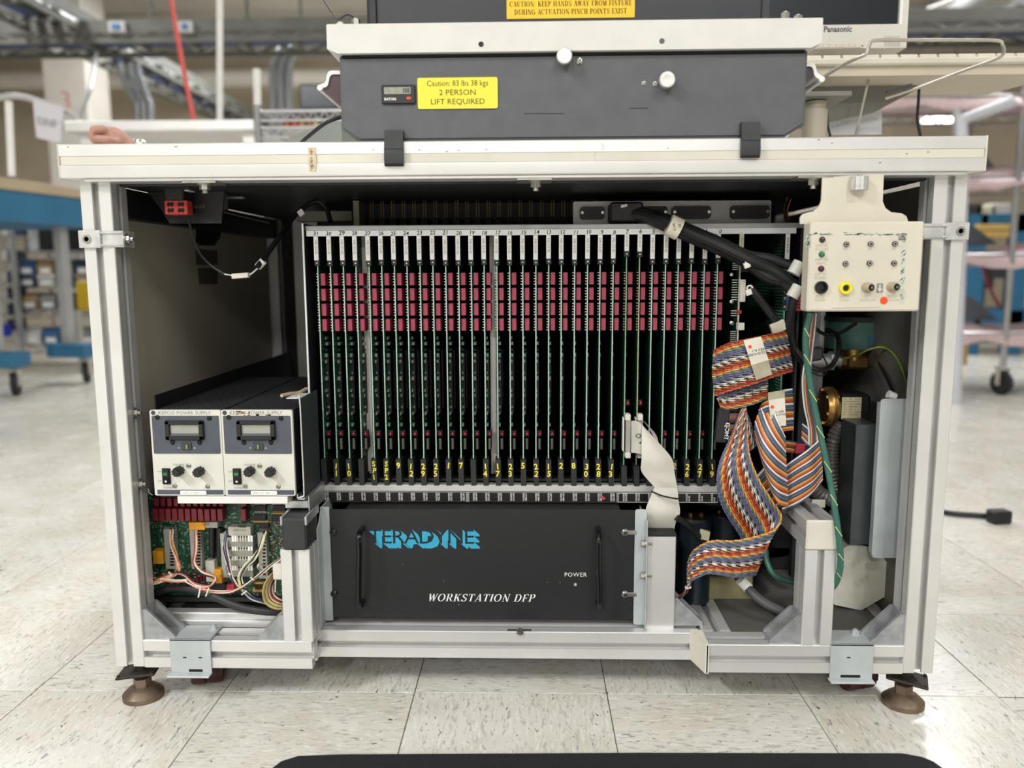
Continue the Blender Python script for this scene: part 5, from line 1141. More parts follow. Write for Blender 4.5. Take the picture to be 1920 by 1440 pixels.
# leaf running down from the loop
flat_ribbon(fr, [Y3([(1441, 744), (1450, 770), (1460, 796), (1471, 820)], (.082, .070, .064, .070)), Y3([(1416, 800), (1430, 838), (1451, 866), (1474, 884)], (.080, .062, .056, .066)), Y3([(1438, 892), (1449, 922), (1461, 943), (1477, 948)], (.080, .066, .062, .070))], FLAT, 34)
# leaf running up to the right
flat_ribbon(fr, [Y3([(1472, 875), (1490, 862), (1513, 846), (1536, 826)], (.078, .070, .068, .075)), Y3([(1476, 912), (1499, 898), (1523, 884), (1541, 866)], (.078, .066, .064, .075)), Y3([(1466, 957), (1494, 945), (1521, 926), (1542, 900)], (.082, .072, .070, .078))], FLAT, 30)
# hidden turn at lower left
flat_ribbon(fr, [Y3([(1408, 904), (1421, 892), (1436, 876)], (.092, .090, .090)), Y3([(1431, 931), (1447, 915), (1464, 898)], (.090, .086, .086)), Y3([(1449, 957), (1463, 946), (1478, 926)], (.088, .084, .084))], FLAT, 16)
# gathered run up to the pod
for i in range(9):
    f = i/8; P = [(1522+f*9, 588, .05), (1516+f*12, 625, .055), (1512+f*11, 665, .06), (1505+f*15, 710, .065), (1508+f*18, 760, .07), (1516+f*17, 800, .075), (1517+f*18, 833, .078)]
    MB().tube(px(P, 6), .0014, 6).build('wire', FLAT[(i*2) % 7], fr)
flat_ribbon(fr, [Y3([(1504, 795), (1514, 803), (1524, 812)], (.10, .095, .09)), Y3([(1503, 822), (1512, 832), (1522, 840)], (.10, .095, .09))], FLAT, 9, 4)
flat_ribbon(fr, [Y3([(1470, 826), (1490, 829), (1502, 833)], (.10, .10, .10)), Y3([(1470, 846), (1490, 849), (1502, 853)], (.10, .10, .10))], FLAT[3:], 8, 4)
p, q = A(1491, 851, .095), A(1510, 831, .095); MB().obox((p+q)/2, ((q-p).x/2, 0, 0), (0, .003, 0), (.001, 0, .0075), .001).build('red_sleeve', mat('sleeve_red', '#b23a4c', .4, 0, .1, 50), fr)
def flag(par, quad, y, name, m, lines, dot=None, ink=INK):
    P = [A(u, v, y) for u, v in quad]; mb = MB(); n = (P[1]-P[0]).cross(P[3]-P[0]).normalized(); n = -n if n.y > 0 else n
    mb._add(P, [(0, 1, 2, 3)]); Q = [p+n*-.0006 for p in P]; mb._add(Q, [(3, 2, 1, 0)]); mb._add(P+Q, [(i, (i+1) % 4, 4+(i+1) % 4, 4+i) for i in range(4)])
    xd = (P[1]-P[0]).normalized(); zd = (P[0]-P[3]).normalized()
    for s_, sz, u, v, fl in lines:
        p = A(u, v, y)
        if fl: mb.text(s_, sz, p, -xd, -zd, 1, 'CENTER', off=0); 
        else: mb.text(s_, sz, p, xd, zd, 1, 'CENTER', off=0)
    k = len(mb.v)
    for i in range(k): pass
    o = mb.build(name, [m, ink], par, smooth=0)
    # lift the print a hair off the label
    me = o.data; idx = set()
    for pl_ in me.polygons:
        if pl_.material_index == 1: idx.update(pl_.vertices)
    for i in idx: me.vertices[i].co += n*.0004
    if dot: c = A(*dot, y); MB().cyl(c+n*.0006, c, .0026, 14).build('red_dot', mat('dot_red', '#ea4a24'), o)
    return o
LABO = mat('label_aged', '#d9d5c4', .6, 0, .05, 40); TAPEC = mat('clear_tape', '#a8a089', .3, 0, .1, 60)
flag(fr, [(1440, 738), (1471, 733), (1474, 798), (1446, 800)], .066, 'label', LABO, [('F02-014-001', .0034, 1459, 776, 1), ('REV C', .0034, 1461, 770, 1)], (1448, 763))
flag(fr, [(1440, 736), (1471, 731), (1471.5, 745), (1440.5, 750)], .0655, 'clear_tape', TAPEC, [])
# --- twisted-pair ribbons
TW = ['red', 'orange', 'yellow', 'green', 'blue', 'violet', 'grey', 'white', 'black', 'brown']
TWM = {'red': '#b5402f', 'orange': '#d2763a', 'yellow': '#e0bd4a', 'green': '#4a6a4a', 'blue': '#55617f', 'violet': '#6f6884', 'grey': '#8b8c90', 'white': '#e2ded2', 'black': '#1d1c1d', 'brown': '#6b3f2a'}
TWM = {k: mat('pair_'+k, h, .5, 0, .04, 90) for k, h in TWM.items()}
def twisted(par, guides, n, start=0, k=5, pitch=.013, sub=4):
    G = [[A(*p) for p in g] for g in guides]; w = max((a-b).length for a, b in zip(G[0], G[-1])); rad = w/n*.29
    for i in range(n):
        P = smooth(across(G, i/(n-1)), k*sub)
        L = [0]
        for a, b in zip(P, P[1:]): L.append(L[-1]+(b-a).length)
        mb = MB(); ph0 = rn.uniform(0, 6.28)
        for s, mi in ((0, 0), (math.pi, 1)):
            Q = []
            for j, p in enumerate(P):
                d = (P[min(j+1, len(P)-1)]-P[max(j-1, 0)]).normalized(); a = d.cross(V3((0, 1, 0)))
                a = a.normalized() if a.length > .1 else V3((1, 0, 0)); b = d.cross(a); ph = L[j]/pitch*2*math.pi+s+ph0
                Q.append(p+(a*math.cos(ph)+b*math.sin(ph))*rad)
            mb.tube(Q, rad*1.12, 5, mi)
        c = TW[(i+start) % 10]; d = {'red': 'brown', 'orange': 'red', 'yellow': 'orange', 'green': 'grey', 'blue': 'violet', 'violet': 'blue', 'grey': 'black', 'white': 'grey', 'black': 'white', 'brown': 'orange'}[c]
        if c == d: d = 'yellow'
        mb.build('twisted_pair', [TWM[c], TWM[d]], par)
tw = thing('twisted_ribbon', 'wide twisted-pair rainbow ribbon folded in a flat loop with a paper label', 'ribbon cable', (A(1410, 690, .07).x, .08, A(1410, 760, .07).z))
twisted(tw, [Y3([(1338, 658), (1365, 645), (1400, 637), (1440, 629), (1474, 623)], (.080, .062, .056, .062, .085)), Y3([(1336, 700), (1370, 689), (1410, 678), (1450, 667), (1481, 659)], (.080, .058, .052, .058, .085)), Y3([(1340, 741), (1372, 731), (1412, 719), (1450, 706), (1486, 695)], (.082, .062, .056, .062, .085))], 22, 0)
twisted(tw, [Y3([(1339, 735), (1356, 740), (1395, 728), (1440, 711)], (.086, .078, .074, .080)), Y3([(1347, 752), (1366, 754), (1402, 744), (1440, 729)], (.086, .074, .070, .078)), Y3([(1351, 764), (1370, 766), (1406, 759), (1438, 747)], (.086, .076, .072, .080))], 10, 4)
flag(tw, [(1394, 638), (1427, 631), (1441, 675), (1409, 685)], .048, 'label', LABO, [('C02-014-000', .0040, 1420, 661, 1), ('REV A,1', .0040, 1421, 654, 1)], (1406, 650))
flag(tw, [(1409, 685), (1441, 675), (1448, 702), (1418, 713)], .0485, 'clear_tape', TAPEC, [])
t2 = thing('twisted_ribbon', 'long S-curved twisted-pair rainbow ribbon hanging below the folded one', 'ribbon cable', (A(1380, 980, .08).x, .08, A(1380, 1105, .08).z))
gR = Y3([(1398, 764), (1400, 800), (1404, 850), (1419, 893), (1446, 938), (1464, 968), (1452, 994), (1413, 1008), (1374, 1015), (1334, 1015), (1310, 1026), (1296, 1040), (1290, 1062), (1290, 1100)], (.080, .074, .066, .062, .066, .074, .066, .058, .056, .060, .070, .080, .088, .092))
gL = Y3([(1391, 764), (1376, 808), (1352, 862), (1345, 905), (1356, 952), (1391, 1010), (1417, 1072), (1398, 1080), (1374, 1081), (1350, 1077), (1326, 1075), (1305, 1084), (1295, 1090), (1292, 1101)], (.082, .074, .064, .060, .066, .082, .080, .062, .058, .058, .064, .074, .084, .092))
gM = [((a[0]+b[0])/2, (a[1]+b[1])/2, (a[2]+b[2])/2-.005) for a, b in zip(gR, gL)]
twisted(t2, [gR, gM, gL], 24, 2, 5, .014, 3)
twisted(t2, [Y3([(1396, 764), (1406, 790), (1413, 815), (1418, 836)], (.09,)*4), Y3([(1393, 766), (1398, 795), (1403, 825), (1407, 845)], (.088,)*4), Y3([(1391, 768), (1391, 800), (1392, 830), (1394, 854)], (.09,)*4)], 11, 5)
bundle([(1290, 1098, .092), (1286, 1108, .10), (1278, 1116, .11), (1264, 1124, .12)], ['brown', 'orange', 'white', 'violet', 'black', 'red'], .0010, .003, t2, 5)
p = A(1290, 1101, .09); MB().obox(p, (.0045, 0, .001), (0, .004, 0), (0, 0, .0016), .0005).build('cable_tie', NYL, t2)
# black plug on its short ribbon
plug = thing('ribbon_plug', 'black bar plug hand-lettered in white on a short dark ribbon', 'connector', (A(1354, 800, .09).x, .09, A(1354, 830, .09).z))
a, b = A(1357, 766, .085), A(1350, 829, .085); d = (b-a); mb = MB(); mb.obox((a+b)/2, d/2, (0, .006, 0), V3((-d.z, 0, d.x)).normalized()*.0088, .0012)
mb.text('TMC-J3', .0062, A(1357, 806, .085)+V3((.0005, -.0066, -.0005)), -d, V3((d.z, 0, -d.x))*-1, 1, 'CENTER', off=0, bold=.02); mb.build('plug_body', [BLK, INKW], plug)
flat_ribbon(plug, [Y3([(1364, 770), (1376, 769), (1390, 768)], (.088, .09, .095)), Y3([(1358, 822), (1370, 823), (1384, 822)], (.088, .09, .095))], [TWM['brown'], TWM['black'], TWM['grey'], TWM['orange'], TWM['violet']], 14, 3)
# --- white flat ribbon with its two connectors
WR = mat('ribbon_offwhite', '#cfcbc0', .5, 0, .04, 20)
wr = thing('white_ribbon', 'broad off-white flat ribbon folded over itself between two board connectors and a post', 'ribbon cable', (A(1240, 960, .1).x, .12, .258))
def sheet(rows, name, par, m, nc=6, th=.0009):
    R = []
    for (l, r, bul) in rows:
        a, b = A(*l), A(*r); R.append([a+(b-a)*(i/(nc-1))+V3((0, -bul*math.sin(math.pi*i/(nc-1)), 0)) for i in range(nc)])
    S = [smooth([R[j][i] for j in range(len(R))], 4) for i in range(nc)]; rows2 = [[S[i][j] for i in range(nc)] for j in range(len(S[0]))]
    mb = MB(); mb.grid(rows2); mb.grid([[p+V3((0, th, 0)) for p in r][::-1] for r in rows2])
    for e in (0, -1): mb.grid([[r[e], r[e]+V3((0, th, 0))] for r in rows2])
    return mb.build(name, m, par, smooth=60)
sheet([((1183, 789, .137), (1183, 849, .137), .0), ((1195, 790, .125), (1195, 850, .125), -.001), ((1204, 797, .122), (1203, 852, .122), .0), ((1207, 803, .128), (1207, 852, .128), 0)], 'connector_run', wr, WR, 5)
sheet([((1204, 796, .119), (1207, 800, .119), 0), ((1203, 830, .110), (1235, 830, .116), .004), ((1203, 860, .106), (1260, 860, .112), .006), ((1202, 882, .108), (1265, 888, .110), .004), ((1214, 899, .108), (1268, 903, .108), .003), ((1228, 914, .106), (1270, 916, .108), -.001)], 'upper_fold', wr, WR)
sheet([((1227, 914, .1055), (1270, 915, .1075), .0), ((1218, 936, .103), (1273, 942, .104), .003), ((1211, 955, .102), (1275, 962, .102), .006), ((1213, 975, .104), (1268, 977, .104), .004), ((1214, 996, .112), (1263, 997, .112), .0)], 'lower_fold', wr, WR)
sheet([((1232, 925, .100), (1234, 925, .100), 0), ((1245, 940, .099), (1262, 943, .099), .0), ((1268, 968, .1), (1275, 962, .1), 0)], 'crease_flap', wr, WR)
sheet([((1206, 789, .125), (1208, 790, .135), 0), ((1218, 805, .120), (1230, 815, .128), 0), ((1229, 826, .120), (1237, 842, .122), 0)], 'rear_fold', wr, WR)
for k, (u0, yy) in enumerate(((1173, .138), (1196, .145))):
    cn = MB().box(A(u0, 820, yy).x, A(u0+9, 820, yy).x, yy-.004, yy+.018, A(u0, 850, yy).z, A(u0, 787, yy).z, .0008).build('connector', mat('connector_grey', '#a19d97', .5, 0, .05, 40), wr)
    for v0, v1 in ((776, 788), (848, 858)): MB().box(A(u0-1, v0, yy).x, A(u0+9, v0, yy).x, yy-.006, yy+.012, A(u0, v1, yy).z, A(u0, v0, yy).z, .001).build('latch', NYL, cn)
    MB().box(A(u0-5, 800, yy).x, A(u0-2.5, 800, yy).x, yy, yy+.015, A(u0, 846, yy).z, A(u0, 784, yy).z, .0005).build('connector_edge', WHITEP, cn)
c = A(1197, 817, .1215); mb = MB(); mb.tube([(c.x+.0042*math.cos(t/10*6.28), c.y-.0004, c.z+.0030*math.sin(t/10*6.28)) for t in range(11)], .0006, 5); mb.tube([(c.x+.0048, c.y-.0006, c.z-.006), (c.x+.0055, c.y-.0006, c.z-.0095), (c.x+.0015, c.y-.0006, c.z-.0122)], .0008, 5); mb.build('ink_mark', INK, wr)
tie = MB().tube(px([(1221, 921, .096), (1240, 929, .090), (1262, 934, .090), (1281, 936, .100)], 6), .0014, 6).build('cable_tie', BLK, wr)
# --- black braided sleeves from the connector plate to the controller boards
BRD = mat('braided_sleeve', '#121315', .6, 0, .25, 260, bump=.8, bscale=700)
bs = thing('braided_cable', 'thick black braided cable sloping from the connector plate across the boards', 'cable', (A(1300, 440, .12).x, .12, A(1300, 520, .12).z))
a, b = A(1142, 418, .17), A(1203, 380, .17); MB().box(a.x, b.x, .150, .196, a.z, b.z, .003).build('plug', BLK, bs)
for dv, dy, r, e in ((-5, .0, .0085, 0), (8, .004, .0105, 1), (2, -.012, .009, 2)):
    P = [(1185, 398+dv*.4, .16), (1215, 402+dv*.6, .145), (1255, 417+dv, .125+dy), (1300, 437+dv, .115+dy), (1350, 458+dv, .105+dy), (1400, 482+dv, .095+dy)]
    P += [[(1440, 489+dv, .09), (1470, 494, .085), (1490, 500, .08)], [(1440, 510+dv, .09), (1470, 528, .085), (1489, 545, .08)], [(1440, 500+dv, .085), (1468, 518, .08), (1488, 536, .08)]][e]
    MB().tube(px(P, 6), r*.85 if e == 0 else r, 10).build('sleeve', BRD, bs)
p = A(1264, 426, .105); MB().cyl(p+V3((-.0085, 0, .004)), p+V3((.0085, 0, -.004)), .0165, 18).build('cable_label', mat('label_wrap', '#e3ddc8', .5, 0, .04, 50), bs)
mb = MB(); mb.text('W12', .004, p+V3((-.006, -.017, .0045)), (.25, 0, -1), (1, 0, .25), 0); mb.text('P2', .004, p+V3((.0025, -.017, .003)), (.25, 0, -1), (1, 0, .25), 0); mb.build('label_print', INK, bs)
p = A(1170, 386, .148); MB().obox(p, (.005, 0, .001), (0, .003, 0), (0, 0, .0022), .0005).build('cable_tie', NYL, bs)
for u, v in ((1402, 492), (1405, 543)):
    p = A(u, v, .08); MB().obox(p+V3((-.001, 0, -.004)), (.0042, 0, .0016), (0, .003, 0), (-.0014, 0, .0040), .0006).build('tie_head', NYL, bs); MB().tube([p+V3((.004*math.cos(t/8*4), -.002, .004*math.sin(t/8*4)+.002)) for t in range(9)], .0013, 6).build('cable_tie', NYL, bs)
for u, v, r in ((1493, 502, .0095), (1490, 546, .0088)):
    p = A(u, v, .072); MB().cyl(p+V3((-.004, 0, -.009)), p+V3((.005, 0, .008)), r, 16).build('white_sleeve', mat('sleeve_white', '#dedad0', .45, 0, .05, 40), bs)
c2 = thing('braided_cable', 'thin black braided cable slanting down in front of the dotted green board', 'cable', (A(1430, 575, .1).x, .1, A(1430, 620, .1).z))
MB().tube(px([(1404, 537, .10), (1420, 556, .10), (1440, 582, .10), (1458, 606, .10)], 6), .0062, 9).build('sleeve', BRD, c2)
p = A(1459, 613, .095); MB().obox(p, (.010, 0, .0045), (0, .005, 0), (-.003, 0, .0075), .001).build('cable_flag', mat('flag_cream', '#d9d2bc', .5, 0, .05, 40), c2)
c3 = thing('braided_cable', 'black sleeved cable hanging from the white sleeve down past the ribbon loop', 'cable', (A(1480, 650, .09).x, .09, A(1510, 690, .09).z))
MB().tube(px([(1489, 556, .075), (1484, 580, .08), (1481, 610, .09), (1484, 640, .10), (1497, 668, .11), (1512, 682, .12)], 6), .0068, 9).build('sleeve', BRD, c3)
MB().tube(px([(1484, 632, .105), (1500, 665, .10), (1530, 692, .10), (1556, 688, .12), (1572, 660, .14), (1570, 630, .17), (1550, 618, .2)], 7), .0038, 8).build('loop', BLK, c3)
MB().tube(px([(1520, 668, .11), (1538, 662, .11), (1552, 690, .12), (1540, 705, .12), (1518, 696, .12)], 7), .0012, 6).build('thin_wire', BLK, c3)
MB().tube(px([(1524, 612, .16), (1545, 626, .17), (1575, 624, .18), (1605, 606, .20)], 7), .0030, 7).build('upper_loop', BLK, c3)
p = A(1528, 664, .10); MB().obox(p, (.010, 0, .002), (0, .008, 0), (0, 0, .010), .003).build('clamp', BLK, c3)
# --- green hose with yellow tracer
GH = mat('green_hose', '#37695a', .4, 0, .06, 30); YT = mat('yellow_tracer', '#d9d489', .5, 0, 0)
gh = thing('green_hose', 'green earth hose with yellow tracer running down past the right short post', 'hose', (A(1560, 900, .04).x, .04, A(1565, 1100, .04).z))
P = px([(1520, 586, .035), (1511, 625, .04), (1512, 670, .045), (1521, 730, .05), (1533, 790, .048), (1546, 850, .040), (1557, 905, .032), (1566, 960, .018), (1573, 1010, .012), (1576, 1050, .012), (1572, 1080, .018), (1562, 1100, .03), (1545, 1112, .06)], 8)
MB().tube(P, .0046, 10).build('hose', GH, gh)
for j in range(6, len(P)-8, 9):
    q = [P[j+i]+V3((-.004+.0026*i, -.0046+.0008*abs(i-1.5), .0)) for i in range(4)]; MB().tube(q, .0007, 5).build('tracer', YT, gh)
g2 = MB().tube(px([(1436, 1030, .16), (1438, 1052, .15), (1452, 1078, .14), (1480, 1090, .14), (1520, 1094, .16)], 6), .0048, 9).build('green_hose', GH); tag(g2, 'end of a green hose curving behind the right short post', 'hose')
# --- grey cable with white marker at the bottom
gc = thing('grey_cable', 'grey cable with printed white marker sloping down to the right gusset', 'cable', (A(1430, 1120, .08).x, .09, .106))
MB().tube(px([(1384, 1082, .12), (1398, 1098, .105), (1420, 1120, .09), (1448, 1138, .08), (1482, 1152, .075)], 6), .0075, 10).build('jacket', mat('jacket_grey', '#4b4b4c', .5, 0, .05, 40), gc)
p = A(1396, 1096, .104); MB().cyl(p+V3((-.007, 0, .008)), p+V3((.006, 0, -.006)), .0088, 16).build('marker', WHITE, gc)
# ================================================================ pneumatics and bins in the right bay
def Z(u, v, y): return A(u, v, y).z
def X(u, v, y): return A(u, v, y).x
vp = thing('valve_plate', 'grey aluminium mounting plate standing upright behind the valves', 'bracket', (X(1545, 800, .24), .25, .105))
MB().box(X(1523, 700, .24), X(1560, 700, .24), .305, .311, .30, Z(1540, 590, .24)+.02, .001).build('plate', mat('plate_grey', '#9a9c9d', .45, .4, .06, 30), vp)
MB().box(X(1560, 700, .24), X(1572, 700, .24), .311, .36, .30, Z(1560, 605, .24)+.02, .001).build('plate_flange', RAW, vp)
MB().box(X(1500, 700, .2), X(1520, 700, .2), .20, .215, .14, .70, .001).build('black_strut', PDARK, vp)
sv = thing('solenoid_valve', 'green-capped solenoid valve on a brass body below the cream box', 'valve', (X(1610, 680, .26), .26, Z(1610, 690, .26)))
SGR = mat('solenoid_green', '#3f6a60', .5, 0, .06, 30)
y = .26; x0, x1 = X(1566, 630, y), X(1644, 630, y); z0, z1 = Z(1600, 656, y), Z(1600, 604, y); xm = X(1605, 630, y)
mb = MB(); mb.prism([(x0, y+.03), (x0+.006, y+.018), (xm, y-.006), (x1, y-.010), (x1, y+.06), (x0, y+.06)], 'z', z0, z1); cap = mb.build('coil_cap', SGR, sv)
MB().prism([(x0-.002, y+.03), (x0+.004, y+.016), (xm, y-.008), (x1+.002, y-.012), (x1+.002, y+.062), (x0-.002, y+.062)], 'z', z1, z1+.008).build('cap_lid', PDARK, sv)
MB().box(X(1628, 640, y-.011), X(1641, 640, y-.011), y-.0108, y-.0095, Z(1630, 648, y), Z(1630, 628, y)).build('blue_print', mat('print_blue', '#46718f', .5, 0, .2, 200), cap)
xb = X(1610, 670, y); mb = MB(); mb.cyl((xb-.004, y+.015, z0-.018), (xb-.004, y+.015, z0), .020, 20); mb.cyl((xb-.004, y+.015, z0-.005), (xb-.004, y+.015, z0+.001), .016, 20); mb.build('bonnet', BRASS, sv)
zc = Z(1610, 678, y); mb = MB(); mb.box(xb-.020, xb+.018, y-.004, y+.034, zc-.013, zc+.010, .004); mb.cyl((xb-.026, y+.015, zc), (xb+.024, y+.015, zc), .0155, 8); mb.build('valve_body', BRASS, sv)
mb = MB(); mb.cyl((xb+.020, y+.015, zc), (xb+.036, y+.015, zc), .013, 20); mb.cyl((xb+.0365, y+.015, zc), (xb+.039, y+.015, zc), .015, 20); mb.build('right_fitting', ALU, sv)
mb = MB(); mb.cyl((xb-.085, y+.015, zc), (xb-.045, y+.015, zc), .0125, 20); mb.cyl((xb-.045, y+.015, zc), (xb-.037, y+.015, zc), .0165, 6); mb.cyl((xb-.037, y+.015, zc), (xb-.024, y+.015, zc), .010, 16); mb.build('left_fitting', ALU, sv)
ew = thing('earth_wire', 'green and yellow earth wire looping from the brass valve to the right wall', 'wire', (X(1640, 660, .22), .22, Z(1640, 715, .22)))
MB().tube(px([(1584, 672, .245), (1605, 667, .23), (1628, 656, .21), (1652, 651, .20), (1672, 660, .17), (1688, 684, .14), (1699, 714, .11)], 8), .0018, 7).build('yellow_green_wire', mat('earth_yellow', '#a9b43c', .45, 0, .5, 40, col2='#3f7a3a'), ew)
MB().tube(px([(1566, 628, .23), (1565, 655, .235), (1572, 668, .24), (1586, 671, .245)], 6), .0017, 6).build('green_lead', GH, ew)
pv = thing('regulator_valve', 'brass diaphragm regulator with black solenoid coil and yellowed label', 'valve', (X(1580, 760, .22), .22, Z(1580, 800, .22)))
y = .23; zc = Z(1555, 762, y); xa_ = X(1541, 762, y)
mb = MB(); mb.lathe([(0, .020), (.001, .031), (.008, .034), (.010, .034), (.0105, .032), (.013, .032), (.0135, .034), (.016, .034), (.022, .028), (.026, .016)], (xa_, y, zc), (1, 0, 0), 28); mb.build('diaphragm', BRASS, pv)
for k in range(6): t = k*1.047+.3; MB().cyl((xa_-.002, y+.028*math.cos(t), zc+.028*math.sin(t)), (xa_+.020, y+.028*math.cos(t), zc+.028*math.sin(t)), .0038, 6).build('bolt', BRASS, pv)
xc = X(1573, 762, y-.01); mb = MB(); mb.cyl((xa_+.024, y, zc), (xc+.006, y, zc), .013, 18); mb.build('neck', mat('copper', '#a8754e', .35, .8, .1, 40), pv)
x1 = X(1631, 762, y-.02); coil = MB().box(xc, x1, y-.024, y+.028, zc-.024, zc+.024, .004).build('coil', BLK, pv)
a, b = A(1577, 786, y-.025), A(1616, 745, y-.025); mb = MB(); mb.box(a.x, b.x, y-.0256, y-.0241, a.z, b.z, .0003)
rn2 = random.Random(2)
for k in range(7):
    zz = b.z-.0035-k*.0044
    for q in range(3): xx = a.x+.002+q*.0095; mb.text(rn2.choice(['220/240', '110V', '50Hz', '10W', '0-10', 'CLASS F', 'IP65']), .0020, (xx, y-.0257, zz), (1, 0, 0), (0, 0, 1), 1)
mb.build('rating_label', [mat('label_buff', '#d8cfa6', .6, 0, .05, 40), INK], coil)
# flexible conduit
FC = mat('conduit_grey', '#77746c', .4, .4, .08, 60)
def conduit(pts, r, name, label):
    P = px(pts, 10); L = 0; Q = [P[0]]
    R = []
    for a, b in zip(P, P[1:]):
        n = max(1, int((b-a).length/.0011))
        for i in range(n): Q.append(a+(b-a)*((i+1)/n))
    o = MB().tube(Q, lambda t: r*(1+.10*math.sin(t*len(Q)*.0011/.0056*6.283)), 12).build(name, FC); return tag(o, label, 'conduit')
conduit([(1578, 792, .22), (1566, 815, .22), (1560, 850, .22), (1562, 890, .22), (1570, 925, .23), (1578, 955, .24)], .0115, 'flexible_conduit', 'grey corrugated conduit dropping from the black coil')
conduit([(1520, 905, .20), (1535, 925, .20), (1560, 936, .21), (1590, 938, .23), (1606, 930, .25)], .0125, 'flexible_conduit', 'grey corrugated conduit curving behind the striped ribbon')
# zinc cover box on the right
zb_ = thing('cover_box', 'tall galvanised sheet cover standing in front of the right wall', 'cover', (X(1660, 1000, .10), .15, Z(1660, 1047, .10)))
a, b = A(1634, 1046, .10), A(1700, 748, .10)
mb = MB(); mb.prism(rrect(a.x, b.x+.0045, a.z, b.z, .006, 4), 'y', .100, .103); mb.build('front_sheet', ZINC, zb_)
MB().box(X(1600, 900, .13), X(1640, 900, .13), .130, .19, Z(1600, 1010, .16), Z(1600, 790, .16), .001).build('rear_box', mat('box_slate', '#4a5052', .4, .3, .08, 20), zb_)
MB().box(a.x, a.x+.002, .103, .112, a.z+.006, b.z-.006).build('side_sheet', ZINC, zb_)
tg = thing('wire_tag', 'white tagged pair of black wires above the galvanised cover', 'wire', (X(1670, 745, .11), .12, Z(1670, 748, .11)))
p = A(1671, 741, .115); MB().cyl(p+V3((-.005, 0, .002)), p+V3((.006, 0, -.003)), .0065, 14).build('tag', WHITE, tg)
bundle([(1676, 740, .118), (1668, 720, .14), (1656, 695, .17), (1648, 680, .20)], ['black', 'black', 'black'], .0016, .003, tg, 5)
# octagonal filter cap and pipework
oc = thing('filter_cap', 'large white octagonal plastic filter cap low in the right bay', 'filter', (X(1605, 1080, .16), .18, .106))
c = A(1606, 1082, .15); c.z = max(c.z, .155); R = .0585; PV = mat('pvc_white', '#d5d3c6', .5, 0, .06, 40, col2='#c3c0b0')
pts = [(c.x+R*math.cos(math.radians(22.5+45*k-12)), c.z+R*math.sin(math.radians(22.5+45*k-12))) for k in range(8)]
mb = MB(); mb.prism(pts, 'y', .150, .185); cap = mb.build('octagon', PV, oc)
mb = MB(); EMB = mat('embossed', '#bdb9aa', .5, 0, .03, 40)
for s_, r_, dz in (('AIRCRAFT', .010, .018), ('FILTER', .011, -.012)): 
    ca_, sa_ = math.cos(.45), math.sin(.45); mb.text(s_[:4] if 0 else ('PUSH' if dz > 0 else 'LIFT'), r_, (c.x+.004-sa_*dz*1.6, .1498, c.z+ca_*dz), (ca_, 0, sa_), (-sa_, 0, ca_), 0, 'CENTER', off=.0006)
mb.prism(rrect(c.x+.012, c.x+.034, c.z+.012, c.z+.026, .006), 'y', .1494, .1502); mb.build('embossing', EMB, cap)
mb = MB(); mb.cyl((X(1590, 980, .20), .20, c.z+.03), (X(1590, 980, .20), .20, Z(1590, 962, .20)), .030, 24); mb.cyl((X(1590, 980, .20), .20, Z(1590, 962, .20)), (X(1590, 980, .20), .20, Z(1590, 950, .20)), .024, 24); mb.build('elbow_pipe', mat('pvc_grey', '#a8a79e', .5, 0, .05, 20), oc)
MB().box(X(1520, 945, .12), X(1545, 945, .12), .115, .12, Z(1530, 950, .12), Z(1530, 935, .12)).build('small_bracket', STEEL, oc)
# capacitors and power parts at the back of the middle bay
CB = mat('can_blue', '#22303a', .35, .3, .08, 30)
for k, (u, y, r, v0) in enumerate(((1303, .19, .026, 968), (1355, .26, .026, 962))):
    x = X(u, 1020, y); zt_ = Z(u, v0, y); t = thing('capacitor_can', ('large blue capacitor can behind the middle post', 'blue capacitor can half hidden behind the S-curved ribbon')[k], 'capacitor', (x, y, .1035), 'capacitor cans')
    mb = MB(); mb.cyl((x, y, .1035), (x, y, zt_-.004), r, 28); mb.build('can', CB, t); mb = MB(); mb.cyl((x, y, zt_-.0045), (x, y, zt_), r*1.02, 28, r*.9); mb.build('can_top', BLK, t)
    for s in (-1, 1): MB().cyl((x+s*.009, y, zt_), (x+s*.009, y, zt_+.006), .004, 8).build('terminal', BRASS, t)
tag(MB().box(X(1280, 1100, .19), X(1412, 1100, .19), .19, .33, .1040, Z(1340, 1082, .19), .002).build('transformer_tray', mat('tray_olive', '#86805a', .55, 0, .06, 20)), 'low olive metal tray lying under the ribbon on the base plate', 'tray')
tag(MB().tube(px([(1268, 970, .10), (1290, 985, .11), (1310, 1005, .13), (1322, 1018, .14)], 6), .0050, 8).build('black_lead', BLK), 'black lead running down beside the middle post', 'cable')
p = A(1321, 1003, .13); tag(MB().obox(p, (.008, 0, -.002), (0, .003, 0), (.001, 0, .008), .001).build('nylon_tag', mat('tag_cream', '#c9c4a2', .5, 0, .05, 40)), 'cream nylon tag on the black lead beside the middle post', 'tag')
tb_ = thing('fan_housing', 'dark blower housing at the back of the right bay behind the ribbons', 'blower', (X(1440, 1020, .35), .36, .1045))
MB().cyl((X(1450, 1020, .34), .33, .19), (X(1450, 1020, .34), .40, .19), .062, 28).build('scroll', PDARK, tb_); MB().box(X(1400, 1020, .34), X(1510, 1020, .34), .33, .41, .1045, .150, .003).build('base', PDARK, tb_)
bundle([(1385, 375, .33), (1390, 400, .33), (1380, 420, .34)], ['brown', 'brown', 'orange', 'brown'], .0012, .006, rec, 5)
bundle([(1477, 372, .25), (1472, 395, .25), (1476, 418, .26)], ['brown', 'orange', 'brown', 'black'], .0012, .006, rec, 5)
